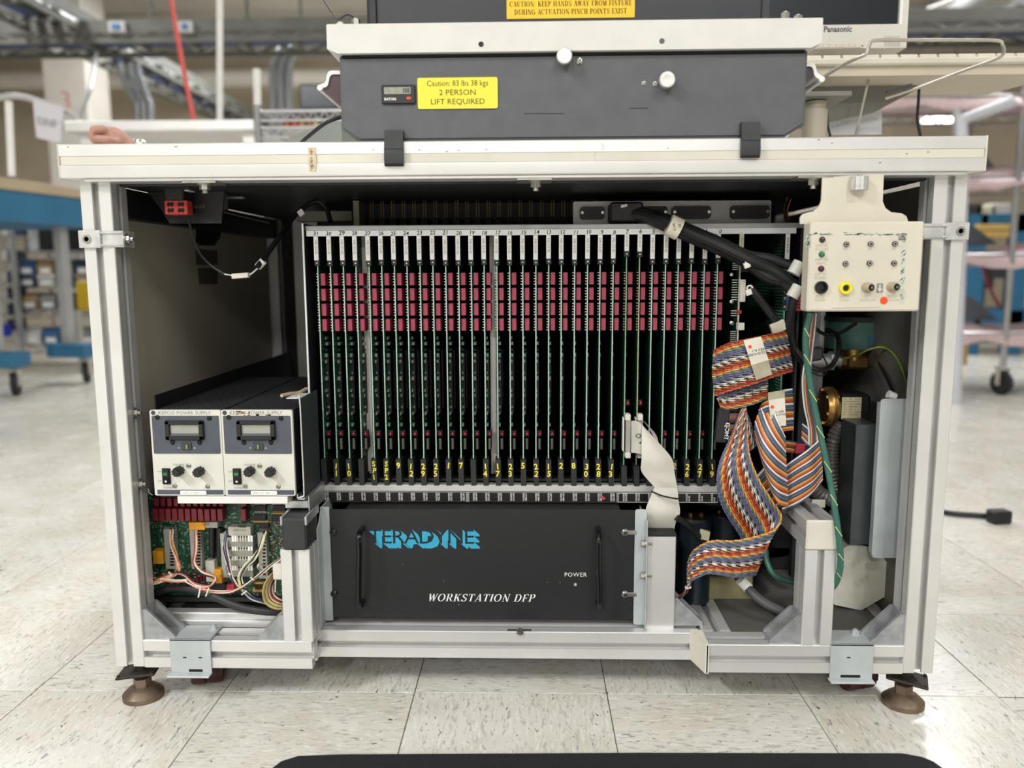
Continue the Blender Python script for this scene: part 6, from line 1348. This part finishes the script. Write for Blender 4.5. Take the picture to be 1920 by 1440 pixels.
# ================================================================ the room behind: benches, racks, cable ladders, ducts
BLUEP = mat('bench_blue', '#2b6b90', .5, 0, .05, 6); BEIGET = mat('beige_top', '#b5a488', .6, 0, .05, 8); GPOST = mat('post_grey', '#a9aaa9', .4, .4, .05, 10); TYRE = mat('tyre_black', '#1b1b1c', .7, 0, .1, 20)
LADG = mat('ladder_grey', '#65665f', .7, .1, .1, 6); CHROME = mat('chrome_wire', '#b9babd', .25, .8, .05, 10); PAINTW = mat('column_white', '#c2bdb4', .7, 0, .04, 3)
def caster(p, par, r=.06):
    mb = MB(); mb.lathe([(-.016, r*.5), (-.016, r*.92), (-.010, r), (.010, r), (.016, r*.92), (.016, r*.5)], (p[0], p[1], r), (1, .35, 0), 20); w = mb.build('caster', TYRE, par)
    mb = MB(); mb.box(p[0]-.03, p[0]+.03, p[1]-.03, p[1]+.03, 2*r+.005, 2*r+.02, .003); mb.box(p[0]-.026, p[0]-.021, p[1]-.02, p[1]+.02, r*.8, 2*r+.01); mb.box(p[0]+.021, p[0]+.026, p[1]-.02, p[1]+.02, r*.8, 2*r+.01); mb.build('fork', STEEL, w)
# blue mobile workbench at left
wb = thing('mobile_workbench', 'blue workbench with beige top on casters at the far left', 'workbench', (-3.3, 3.6, 0))
d = V3((.19, 1, 0)).normalized(); n = V3((-d.y, d.x, 0)); c0 = V3((-2.90, 3.05, 0)); Lb, Wb = 1.0, 1.0
def wbox(s0, s1, t0, t1, z0, z1, name, m, b=.004): MB().obox(c0+d*((s0+s1)/2)+n*((t0+t1)/2)+V3((0, 0, (z0+z1)/2)), d*((s1-s0)/2), n*((t1-t0)/2), (0, 0, (z1-z0)/2), b).build(name, m, wb)
wbox(-.3, Lb, 0, Wb, 1.125, 1.185, 'worktop', BEIGET); wbox(-.28, Lb-.02, .015, Wb-.015, .955, 1.123, 'apron', BLUEP)
for s in (.12, .66):
    wbox(s, s+.06, .08, .14, .24, .955, 'post', GPOST); wbox(s, s+.06, Wb-.14, Wb-.08, .24, .955, 'post', GPOST); wbox(s-.04, s+.10, -.05, Wb+.05 if s < .5 else .22, .16, .24, 'foot_bar', BLUEP)
    for t in (0, Wb): p = c0+d*(s+.03)+n*t; caster((p.x, p.y), wb, .065)
# white post, curved tube rail and paper sign above it
rl = thing('sign_rail', 'pale tube rail with curved end over the blue workbench', 'rail', A(60, 300, 2.6))
MB().tube([A(16, 190, 2.6), A(22, 330, 2.6)], .016, 10).build('upright', WHITEP, rl)
MB().tube(px([(-10, 185, 2.6), (25, 180, 2.6), (60, 186, 2.6), (100, 200, 2.6), (135, 214, 2.6), (150, 235, 2.6), (156, 275, 2.6)], 6), .014, 8).build('tube', mat('tube_pale', '#b9b9ba', .4, .2, .04, 8), rl)
sg = thing('paper_sign', 'white hand-lettered paper sign hanging from the pale tube rail', 'sign', A(90, 265, 2.55))
q = [A(u, v, 2.55) for u, v in ((61, 185), (119, 202), (113, 268), (68, 258))]; mb = MB(); mb.prism([(p.x, p.z) for p in q], 'y', 2.55, 2.553); mb.build('sheet', mat('sign_paper', '#cfccd2', .7, 0, .03, 6), sg)
mb = MB(); mb.text('DNF 2D', .034, A(70, 232, 2.545), (1, 0, -.22), (0, 0, 1), 0); mb.build('sign_lettering', mat('marker_grey', '#8f8c98', .7, 0, 0), sg)
# wire shelving with bins behind the blue workbench
ws = thing('wire_shelving', 'chrome wire shelving loaded with bins behind the left post', 'shelving', (-3.0, 4.6, 0))
wx0, wx1, wy0, wy1 = A(30, 600, 4.5).x, A(215, 600, 4.5).x, 4.5, 4.95
for x in (wx0, wx1):
    for y in (wy0, wy1): MB().cyl((x, y, .05), (x, y, 1.25), .016, 10).build('post', CHROME, ws)
SZ = [A(100, v, 4.5).z for v in (648, 582, 472)]
for z in SZ:
    mb = MB()
    for y in (wy0, wy1):
        mb.cyl((wx0, y, z), (wx1, y, z), .007, 8); mb.cyl((wx0, y, z-.05), (wx1, y, z-.05), .006, 8); nn = 14
        P = [(wx0+(wx1-wx0)*i/nn, y, z-(.05 if i % 2 else 0)) for i in range(nn+1)]; mb.tube(P, .005, 6)
    mb.box(wx0, wx1, wy0, wy1, z-.004, z+.002); tag(mb.build('shelf', CHROME, ws), kind='stuff')
BC = [('white', '#d5d2cb'), ('blue', '#3c6a94'), ('tan', '#a58a68'), ('grey', '#8d8c88'), ('navy', '#2c3a56')]
BM = {k: mat('bin_'+k, h, .5, 0, .05, 10) for k, h in BC}
rb_ = random.Random(21); cnt = 0
rows = [(SZ[0], 'lowest'), (SZ[1], 'middle'), (SZ[1]+.16, 'upper middle'), (SZ[2]-.17, 'high')]
def bin_(x, y, z, w, h, col, lab):
    t = thing('parts_bin', lab, 'bin', (x+w/2, y+.1, z), 'parts bins on the wire shelving')
    mb = MB(); mb.prism([(y, z), (y+.2, z), (y+.2, z+h), (y+.02, z+h), (y-.015, z+h*.62)], 'x', x, x+w); mb.build('tray', BM[col], t); MB().box(x+w*.2, x+w*.8, y-.012, y-.004, z+h*.15, z+h*.45).build('card_label', WHITE, t)
for r, (z, rn_) in enumerate(rows):
    for k in range(5):
        w = (wx1-wx0)/5.4; x = wx0+.03+k*w*1.04; col = BC[(r*2+k) % 5][0]
        bin_(x, wy0+.03, z+.003, w*.92, .12, col, '%s parts bin, %s from left in %s row of left wire shelving' % (col, ('first', 'second', 'third', 'fourth', 'fifth')[k], rn_))
for z in (SZ[1]+.157, SZ[2]-.173): MB().box(wx0, wx1, wy0+.01, wy1, z-.004, z).build('thin_shelf', GPOST, ws)
yb = A(155, 545, 4.42); tag(MB().box(yb.x-.04, yb.x+.06, 4.40, 4.60, SZ[1]+.0025, A(155, 528, 4.42).z, .008).build('yellow_box', mat('box_yellow', '#d9b51f', .5, 0, .05, 10), None), 'yellow plastic box standing at the right end of the left shelving', 'box')
mb = MB(); pt = A(147, 588, 4.3); mb.cyl((pt.x, 4.3, 0), pt, .022, 12); tag(mb.build('steel_tube', STEEL), 'short steel tube standing before the left shelving', 'tube')
for k in range(6):
    a, b = A(72+k*13, 467, 4.56), A(84+k*13, 408, 4.56); tag(MB().box(a.x, b.x, 4.56, 4.8, SZ[2]+.003, b.z, .01).build('black_case', BLKM), 'black upright case, %s from left on the top wire shelf at left' % ('first', 'second', 'third', 'fourth', 'fifth', 'sixth')[k], 'case', 'black cases on the top wire shelf')
a, b = A(44, 467, 4.6), A(70, 408, 4.6); tag(MB().box(a.x, b.x, 4.6, 4.8, SZ[2]+.003, b.z, .01).build('bagged_part', mat('bag_clear', '#b9b9ba', .2, 0, .2, 20)), 'pale bagged part at the left end of the top wire shelf', 'bag')
# left side rack partly seen at the picture edge
sr = thing('bin_rack', 'grey rack of dark and white bins at the left picture edge', 'rack', (-3.7, 4.4, 0))
for k, v in enumerate((440, 490, 530, 560, 590, 620)):
    z = A(10, v, 4.4).z; MB().box(A(-40, v, 4.4).x, A(20, v, 4.4).x, 4.4, 4.8, z-.012, z).build('shelf', GPOST, sr); MB().box(A(0, v, 4.4).x, A(10, v, 4.4).x, 4.42, 4.6, z, z+.07, .005).build('white_bin', BM['white'], sr); MB().box(A(11, v, 4.4).x, A(19, v, 4.4).x, 4.42, 4.6, z, z+.08, .005).build('dark_bin', BM['navy'], sr)
MB().box(A(20, 500, 4.4).x, A(25, 500, 4.4).x, 4.4, 4.45, .10, A(28, 420, 4.4).z).build('upright', GPOST, sr)
p = A(8, 622, 4.38); tag(MB().box(p.x-.06, p.x+.06, 4.25, 4.38, p.z-.03, p.z+.05, .006).build('blue_bin', mat('bin_royal', '#1c33a8', .45, 0, .03, 10)), 'royal blue bin low at the left picture edge', 'bin')
# column with red stencils
cx = A(133, 200, 6.3); co = tag(MB().box(cx.x-.24, cx.x+.16, 6.3, 6.7, -.002, CEIL, .01).build('column', PAINTW), kind='structure')
mb = MB(); mb.text('3', .17, (cx.x-.10, 6.2995, A(130, 205, 6.3).z), (1, 0, 0), (0, 0, 1), 0); mb.build('red_stencil', mat('stencil_red', '#b87a7a', .7, 0, 0), co)
# cable ladders
def ladder(p, q, up, w, name, label, plate=True):
    p, q = V3(p), V3(q); d = (q-p); L = d.length; d = d/L; s = d.cross(V3((0, 0, 1))).normalized(); t = thing(name, label, 'cable tray', p)
    for k, o in enumerate((-w/2, w/2)):
        MB().obox((p+q)/2+s*o+V3((0, 0, .095)), d*(L/2), s*.006, (0, 0, .038)).build('side_plate', LADG, t)
    for o in (-w/2, w/2):
        MB().obox((p+q)/2+s*o, d*(L/2), s*.012, (0, 0, .014)).build('lower_chord', LADG, t)
    n_ = int(L/.35)
    for i in range(n_):
        a = p+d*(L*i/n_); b = p+d*(L*(i+.5)/n_); c = p+d*(L*(i+1)/n_)
        for o in (-w/2, w/2): MB().tube([a+s*o, b+s*o+V3((0, 0, .06)), c+s*o], .012, 6).build('lattice', LADG, t)
        MB().obox(a+V3((0, 0, .02)), s*(w/2), d*.015, (0, 0, .01)).build('rung', LADG, t)
    for o, r, m in ((-.1, .03, 'blue'), (0, .035, 'black'), (.09, .025, 'grey')): MB().tube([p+s*o+V3((0, 0, .06)), (p+q)/2+s*(o+.02)+V3((0, 0, .065)), q+s*o+V3((0, 0, .06))], r, 8).build('cable', WC[m], t)
    return t
za = A(300, 90, 4.5).z
ladder((-4.8, 4.5, za), (4.8, 4.5, za), 0, .35, 'cable_tray', 'grey cable tray with lattice side running across the room')
ladder((-3.15, 2.4, A(40, 0, 3.6).z+.05), (-3.15, 8.8, A(40, 0, 3.6).z+.05), 0, .35, 'cable_tray', 'grey cable tray running towards the back wall at left')
for u in (285, 465, 565): p = A(u, 60, 4.5); tag(MB().cyl((p.x, 4.5, za+.05), (p.x, 4.5, CEIL), .012, 8).build('hanger_rod', LADG), {285: 'grey hanger rod left of the red hose', 465: 'grey hanger rod holding the tray right of the red hose', 565: 'grey hanger rod nearest the grey fixture'}[u], 'rod', 'tray hanger rods')
for k, (u0, u1) in enumerate(((205, 236), (335, 362))):
    a, b = A(u0, 63, 4.3), A(u1, 40, 4.3); t = thing('junction_box', ('grey junction box on the tray left of the red hose', 'grey junction box on the tray just behind the red hose')[k], 'box', ((a.x+b.x)/2, 4.32, a.z), 'junction boxes'); MB().box(a.x, b.x, 4.28, 4.33, a.z, b.z, .006).build('housing', GPOST, t); MB().box(a.x+.03, b.x-.03, 4.272, 4.281, a.z+.02, b.z-.02, .003).build('outlet', BM['blue'], t)
# conduits, pipes and ducts
CON = mat('conduit_alu', '#9fa3a6', .35, .5, .06, 8)
def pipe(pts, r, m, name, lab, cat='pipe', n=10): return tag(MB().tube(px(pts, 6), r, n).build(name, m), lab, cat)
for k, du in enumerate((0, 15, 30)): pipe([(228+du, 118, 5.0), (230+du, 140, 5.0), (240+du, 165, 5.0), (254+du*.8, 188, 5.0), (258+du*.8, 215, 5.0), (258+du*.8, 400, 5.0), (259+du*.8, 670, 5.0)], .026, CON, 'bent_conduit', 'grey bent conduit, %s of three by the white column' % ('leftmost', 'middle one', 'rightmost')[k], 'conduit')
for k, du in enumerate((0, 16, 30)): pipe([(540+du, 84, 4.8), (522+du, 100, 4.8), (512+du, 130, 4.8), (512+du, 215, 4.8), (514+du, 400, 4.8), (517+du, 678, 4.8)], .028, CON, 'bent_conduit', 'grey bent conduit, %s of three left of the fixture' % ('leftmost', 'middle one', 'rightmost')[k], 'conduit')
pipe([(412, -230, 3.4), (412, 230, 3.4)], .016, WHITEP, 'pale_pipe', 'thin pale vertical pipe right of the red hose')
pipe([(481, 130, 3.0), (486, 300, 3.0), (500, 760, 3.0)], .018, WHITEP, 'pale_post', 'pale upright post left of the fixture', 'post')
pipe([(318, -20, 2.8), (335, 80, 2.8), (352, 170, 2.8), (366, 240, 2.8), (370, 300, 2.8)], .010, mat('hose_red', '#d2504a', .45, 0, .05, 20), 'red_hose', 'red hose hanging down from the ceiling left of the fixture', 'hose')
pipe([(145, 228, 3.1), (170, 160, 3.3), (182, 100, 4.3)], .012, GPOST, 'slanted_rod', 'thin slanted grey rod crossing the white column', 'rod')
pipe([(-60, 151, 8.6), (300, 149, 8.6), (640, 146, 8.6)], .10, mat('duct_white', '#ded9ce', .6, 0, .03, 3), 'white_duct', 'long white horizontal duct along the back wall', 'duct', 18)
pipe([(1740, 60, 7.5), (1820, 22, 6.0), (1935, -40, 4.6)], .16, mat('duct_silver', '#b4b8bb', .3, .7, .06, 4), 'silver_duct', 'round silver air duct under the ceiling at upper right', 'duct', 20)
pipe([(1715, 30, 5.6), (1790, 0, 4.9)], .02, WHITEP, 'strip_rail', 'white strut rail under the ceiling beside the silver duct', 'rail')
# aluminium rail of a second bench behind
a, b = A(120, 238, 2.2), A(475, 231, 2.2); t = thing('rear_bench', 'pale aluminium bar of another bench seen above the bench top', 'workbench', ((a.x+b.x)/2, 2.5, 0))
MB().box(a.x, b.x, 2.2, 2.25, a.z-.018, b.z+.016, .003).build('front_rail', ALU, t); MB().box(a.x, b.x, 2.25, 2.9, a.z-.012, a.z+.004).build('worktop', TOPM, t)
for x in (a.x+.06, b.x-.04): MB().box(x-.022, x+.022, 2.25, 2.295, 0, a.z-.018).build('leg', ALU, t)
# shelf with cans, grey box and dark monitor left of the fixture
t = thing('wire_rack', 'wire rack with small parts just left of the grey fixture', 'rack', (A(560, 240, 1.6).x, 1.7, 0)); a, b = A(485, 240, 1.6), A(650, 207, 1.6)
for z in (a.z, b.z): mb = MB(); mb.cyl((a.x, 1.6, z), (b.x, 1.6, z), .006, 8); mb.cyl((a.x, 1.6, z-.03), (b.x, 1.6, z-.03), .005, 8); mb.tube([(a.x+(b.x-a.x)*i/16, 1.6, z-(.03 if i % 2 else 0)) for i in range(17)], .004, 6); mb.box(a.x, b.x, 1.6, 2.0, z-.003, z); tag(mb.build('shelf', CHROME, t), kind='stuff')
for x in (a.x, b.x): MB().cyl((x, 1.6, 0), (x, 1.6, b.z+.02), .012, 10).build('post', CHROME, t)
for k, (u, col) in enumerate(((533, '#b5552f'), (548, '#b5552f'), (562, '#b08a4a'), (576, '#a07848'), (588, '#c9b58a'))):
    p = A(u, 236, 1.58); t = thing('small_can', 'small %s can, %s from left on the wire rack' % ('orange' if k < 2 else 'brass', ('first', 'second', 'third', 'fourth', 'fifth')[k]), 'can', (p.x, 1.62, a.z), 'small cans on the wire rack'); mb = MB(); mb.lathe([(0, .016), (.03, .016), (.033, .013), (.034, .004)], (p.x, 1.62, a.z), (0, 0, 1), 14); mb.build('can_body', mat('can_%d' % k, col, .4, .2, .08, 40), t)
a, b = A(525, 275, .60), A(640, 238, .60); a.z = ZT-.0028; tag(MB().prism([(a.x, a.z), (b.x, a.z), (b.x, b.z+.012), (a.x+.09, b.z+.004), (a.x+.02, b.z-.018)], 'y', .60, .78).build('grey_case', mat('case_greygreen', '#7f857c', .5, 0, .06, 8)), 'grey-green case with sloping top left of the fixture', 'case')
t = thing('dark_monitor', 'small dark monitor far behind the left handle of the fixture', 'monitor', A(590, 205, 3.0)); a, b = A(562, 206, 3.0), A(640, 156, 3.0); MB().box(a.x, b.x, 3.0, 3.05, a.z, b.z, .006).build('case', BLK, t); MB().box(a.x+.01, b.x-.01, 2.995, 3.001, a.z+.012, b.z-.01).build('screen', mat('screen_dark', '#20242c'), t)
MB().box((a.x+b.x)/2-.02, (a.x+b.x)/2+.02, 3.01, 3.04, 0, a.z).build('stand', BLK, t)
# silver bottles and a black clip on the second bench
for k, u in enumerate((256, 266)): p = A(u, 272, .72); p.z = ZT-.0028; t = thing('steel_canister', ('left', 'right')[k]+' one of two small steel canisters beside the hand', 'canister', (p.x, .72, p.z)); mb = MB(); mb.lathe([(0, .011), (.118, .011), (.124, .008), (.128, .003)], (p.x, .72, p.z), (0, 0, 1), 14); mb.build('canister_body', STEEL, t)
# closed hand resting on the rear of the bench top
SK = mat('skin', '#b08473', .55, 0, .08, 30)
hd = tag(bpy.data.objects.new('person', None), 'closed bare hand resting behind the left end of the bench top', 'person'); COL.objects.link(hd)
hp = A(212, 248, .70); hd.location = (hp.x, hp.y, ZT-.003)
hz = hp.z-ZT+.003
mbl = bpy.data.metaballs.new('hand'); mbl.resolution = .0035; mbl.render_resolution = .0035; mbl.threshold = .25
mo = bpy.data.objects.new('hand_shape', mbl); COL.objects.link(mo)
def limb(pts):
    for (p, r), (q, t) in zip(pts, pts[1:]):
        n_ = max(2, int((V3(q)-V3(p)).length/.006))
        for i in range(n_):
            f = i/n_; e = mbl.elements.new(); e.co = V3(p)*(1-f)+V3(q)*f; e.radius = (r*(1-f)+t*f)*1.28
limb([((.056, .05, .024), .022), ((.046, .034, hz-.070), .020), ((.030, .014, hz-.034), .019), ((.004, .0, hz-.012), .023), ((-.012, .0, hz-.004), .020)])     # forearm, wrist, back of the hand
for k in range(4):                                                                                                                                     # four fingers curled under
    y = -.027+k*.018; limb([((-.010, y*.7, hz+.002), .0110), ((-.028, y, hz+.001-k*.0015), .0100), ((-.034, y, hz-.014), .0092), ((-.024, y, hz-.026), .0085), ((-.012, y, hz-.025), .0080)])
limb([((.016, -.020, hz-.026), .0110), ((.004, -.036, hz-.022), .0095), ((-.014, -.040, hz-.020), .0088), ((-.026, -.040, hz-.024), .0078)])                # thumb across the near side
bpy.context.view_layer.update()
hm = bpy.data.meshes.new_from_object(mo.evaluated_get(bpy.context.evaluated_depsgraph_get())); bpy.data.objects.remove(mo)
hm.name = 'hand'; hm.materials.clear(); hm.materials.append(SK); hm.polygons.foreach_set('use_smooth', [True]*len(hm.polygons))
ho = bpy.data.objects.new('hand', hm); COL.objects.link(ho); ho.parent = hd

# ---- right: wire cart with pink bubble wrap, blue bench, pipes
wc = thing('wire_cart', 'tall chrome wire cart draped with pink bubble wrap at the right', 'cart', (2.4, 3.3, 0))
px_ = A(1880, 690, 3.2).x; cx0, cx1, cy0, cy1 = px_-1.05, px_+.55, 3.2, 3.7
ztop = A(1906, 120, 3.2).z
for x in (cx0, px_, cx1):
    for y in (cy0, cy1): MB().cyl((x, y, .13), (x, y, ztop), .017, 10).build('post', CHROME, wc)
for x in (px_, cx1, cx0): caster((x, cy0), wc, .065)
PINK = mat('bubble_wrap_pink', '#cdbcbc', .3, 0, .25, 60, col2='#bfa0a4', bump=.8, bscale=90)
cz = [A(1880, v, 3.2).z for v in (625, 478, 330, 180)]
for k, z in enumerate(cz):
    mb = MB()
    for y in (cy0, cy1): mb.cyl((cx0, y, z), (cx1, y, z), .009, 8); mb.cyl((cx0, y, z-.05), (cx1, y, z-.05), .008, 8); mb.tube([(cx0+(cx1-cx0)*i/24, y, z-(.05 if i % 2 else 0)) for i in range(25)], .005, 6)
    tag(mb.build('shelf_rail', CHROME, wc), kind='stuff')
    rows = []
    for i in range(13):
        x = cx0+(cx1-cx0)*i/12; s_ = .035*math.sin(i*1.3+k*2)+.02
        rows.append([V3((x, cy0-.02, z-.03-.04*abs(math.sin(i*.9+k)))), V3((x, cy0, z+.012)), V3((x, cy0+.16, z+.03+s_*.8)), V3((x, cy0+.34, z+.025-s_*.3)), V3((x, cy1, z+.012))])
    mb = MB(); mb.grid(rows); mb.grid([[p-V3((0, 0, .006)) for p in r][::-1] for r in rows]); t = tag(mb.build('bubble_wrap', PINK, smooth=60), 'sheet of pink bubble wrap on %s of the right wire cart' % ('the lowest shelf', 'the second shelf', 'the third shelf', 'the top shelf')[k], 'bubble wrap', 'bubble wrap sheets')
for k, (u, v, w, h_) in enumerate(((1815, 300, .14, .12), (1795, 590, .22, .13), (1800, 450, .20, .10), (1780, 160, .22, .06))):
    p = A(u, v, 3.35); z = cz[(2, 0, 1, 3)[k]]+.06; tag(MB().prism([(p.x-w, z), (p.x+w, z), (p.x+w*.3, z+h_), (p.x-w*.7, z+h_*1.05)], 'y', 3.34, 3.55).build('slate_cover', mat('cover_slate', '#4d525a', .6, 0, .06, 10)), 'dark slate wedge on %s of the right wire cart' % ('the third shelf', 'the lowest shelf', 'the second shelf', 'the top shelf')[k], 'cover', 'slate covers on the cart')
bb_ = thing('blue_rack', 'blue steel rack with stacked boards beyond the right wire cart', 'rack', (4.2, 5.4, 0)); a, b = A(1825, 610, 5.3), A(1990, 400, 5.3)
for z0, z1 in ((a.z, a.z+.12), (b.z-.14, b.z)): MB().box(a.x, b.x, 5.3, 5.9, z0, z1, .004).build('beam', BLUEP, bb_)
for u in (1832, 1912, 1985): MB().box(A(u, 500, 5.3).x-.06, A(u, 500, 5.3).x+.06, 5.3, 5.4, 0, b.z).build('upright', BLUEP, bb_)
for k, v in enumerate((445, 432)): z = A(1860, v, 5.28).z; tag(MB().box(A(1828, v, 5.28).x, A(1892, v, 5.28).x, 5.24, 5.6, z, z+.045, .004).build('board_stack', mat('board_wood', '#c9a860', .6, 0, .08, 8)), ('lower', 'upper')[k]+' pale wooden board on the blue rack at right', 'board')
for k, (u, v, col) in enumerate(((1845, 400, '#3a3a3c'), (1870, 405, '#d6cfae'), (1842, 480, '#55585c'), (1868, 520, '#2b2c2e'), (1900, 400, '#c8c6c2'), (1905, 500, '#34383d'), (1850, 555, '#2c2e31'))):
    p = A(u, v, 5.2); tag(MB().box(p.x-.08, p.x+.08, 5.36, 5.55, p.z-.09, p.z+.09, .01).build('stored_part', mat('stored_%d' % k, col, .5, 0, .1, 10)), ('dark grey part on top of the wooden boards', 'cream carton above the wooden boards', 'mid grey part under the boards', 'black part low on the blue rack', 'pale part at the right picture edge', 'charcoal part at the right picture edge', 'black part lowest on the blue rack')[k], 'part')
pipe([(1836, 478, 3.72), (1842, 500, 3.74), (1858, 545, 3.74), (1874, 575, 3.74)], .009, mat('hose_crimson', '#8d2f45', .5, 0, .05, 20), 'crimson_hose', 'short crimson hose hanging before the blue rack', 'hose')
tag(MB().box(A(1802, 700, 4.6).x, A(1812, 700, 4.6).x, 4.6, 4.7, 0, A(1808, 635, 4.6).z).build('wooden_leg', mat('leg_wood', '#a98a52', .6, 0, .08, 12)), 'pale wooden leg beyond the right post', 'leg stand')
pf = thing('pipe_frame', 'white pipe frame seen above the right end of the bench', 'frame', A(1830, 260, 2.9)); fm = mat('frame_white', '#c6c8cf', .4, 0, .03, 8)
MB().tube([A(1790, 765, 2.9), A(1805, 300, 2.9), A(1804, 225, 2.9), A(1898, 192, 2.9)], .030, 10).build('tube', fm, pf); MB().tube([A(1796, 300, 2.95), A(1796, 205, 2.95)], .022, 10).build('upright', GPOST, pf)
t = thing('hanging_light', 'small bright fluorescent light seen above the right end of the bench', 'light', A(1765, 222, 6.8)); a, b = A(1736, 228, 6.8), A(1790, 218, 6.8); MB().box(a.x, b.x, 6.8, 6.9, a.z, b.z, .01).build('tube', mat('tube_light', '#fffdf6', .5, 0, 0, emit=6), t); MB().box(a.x-.02, b.x+.02, 6.8, 6.92, b.z, b.z+.03).build('reflector', LAMPW, t)
for x in (a.x, b.x): MB().cyl((x, 6.85, b.z+.03), (x, 6.85, CEIL), .006, 6).build('hanger', LADG, t)
# floor cord with plug at right
fc = thing('extension_cable', 'black cord with plug lying on the floor right of the bench', 'cord', AZ(1840, 967, 0)); P = [AZ(u, v, .008) for u, v in ((1740, 952), (1780, 962), (1830, 966), (1868, 968))]; MB().tube(smooth(P, 6), .007, 8).build('cord', BLK, fc); p = AZ(1873, 968, .018); MB().obox(p, (.026, .004, 0), (-.003, .018, 0), (0, 0, .017), .004).build('plug', BLK, fc)
# black floor mat in front
mt = MB(); c = [AZ(528, 1440, 0), AZ(560, 1430, 0), AZ(640, 1427, 0), AZ(1200, 1424, 0), AZ(1690, 1425, 0), AZ(1728, 1432, 0), AZ(1748, 1440, 0)]
pts = [(p.x, p.y) for p in c]+[(c[-1].x+.03, -.20), (c[-1].x+.03, -.75), (c[0].x-.03, -.75), (c[0].x-.03, -.20)]
mt.prism(pts, 'z', .0005, .010); tag(mt.build('floor_mat', mat('mat_black', '#1c1d20', .85, 0, .3, 300, bump=.3, bscale=300)), 'black rubber mat on the floor in front of the bench', 'mat')
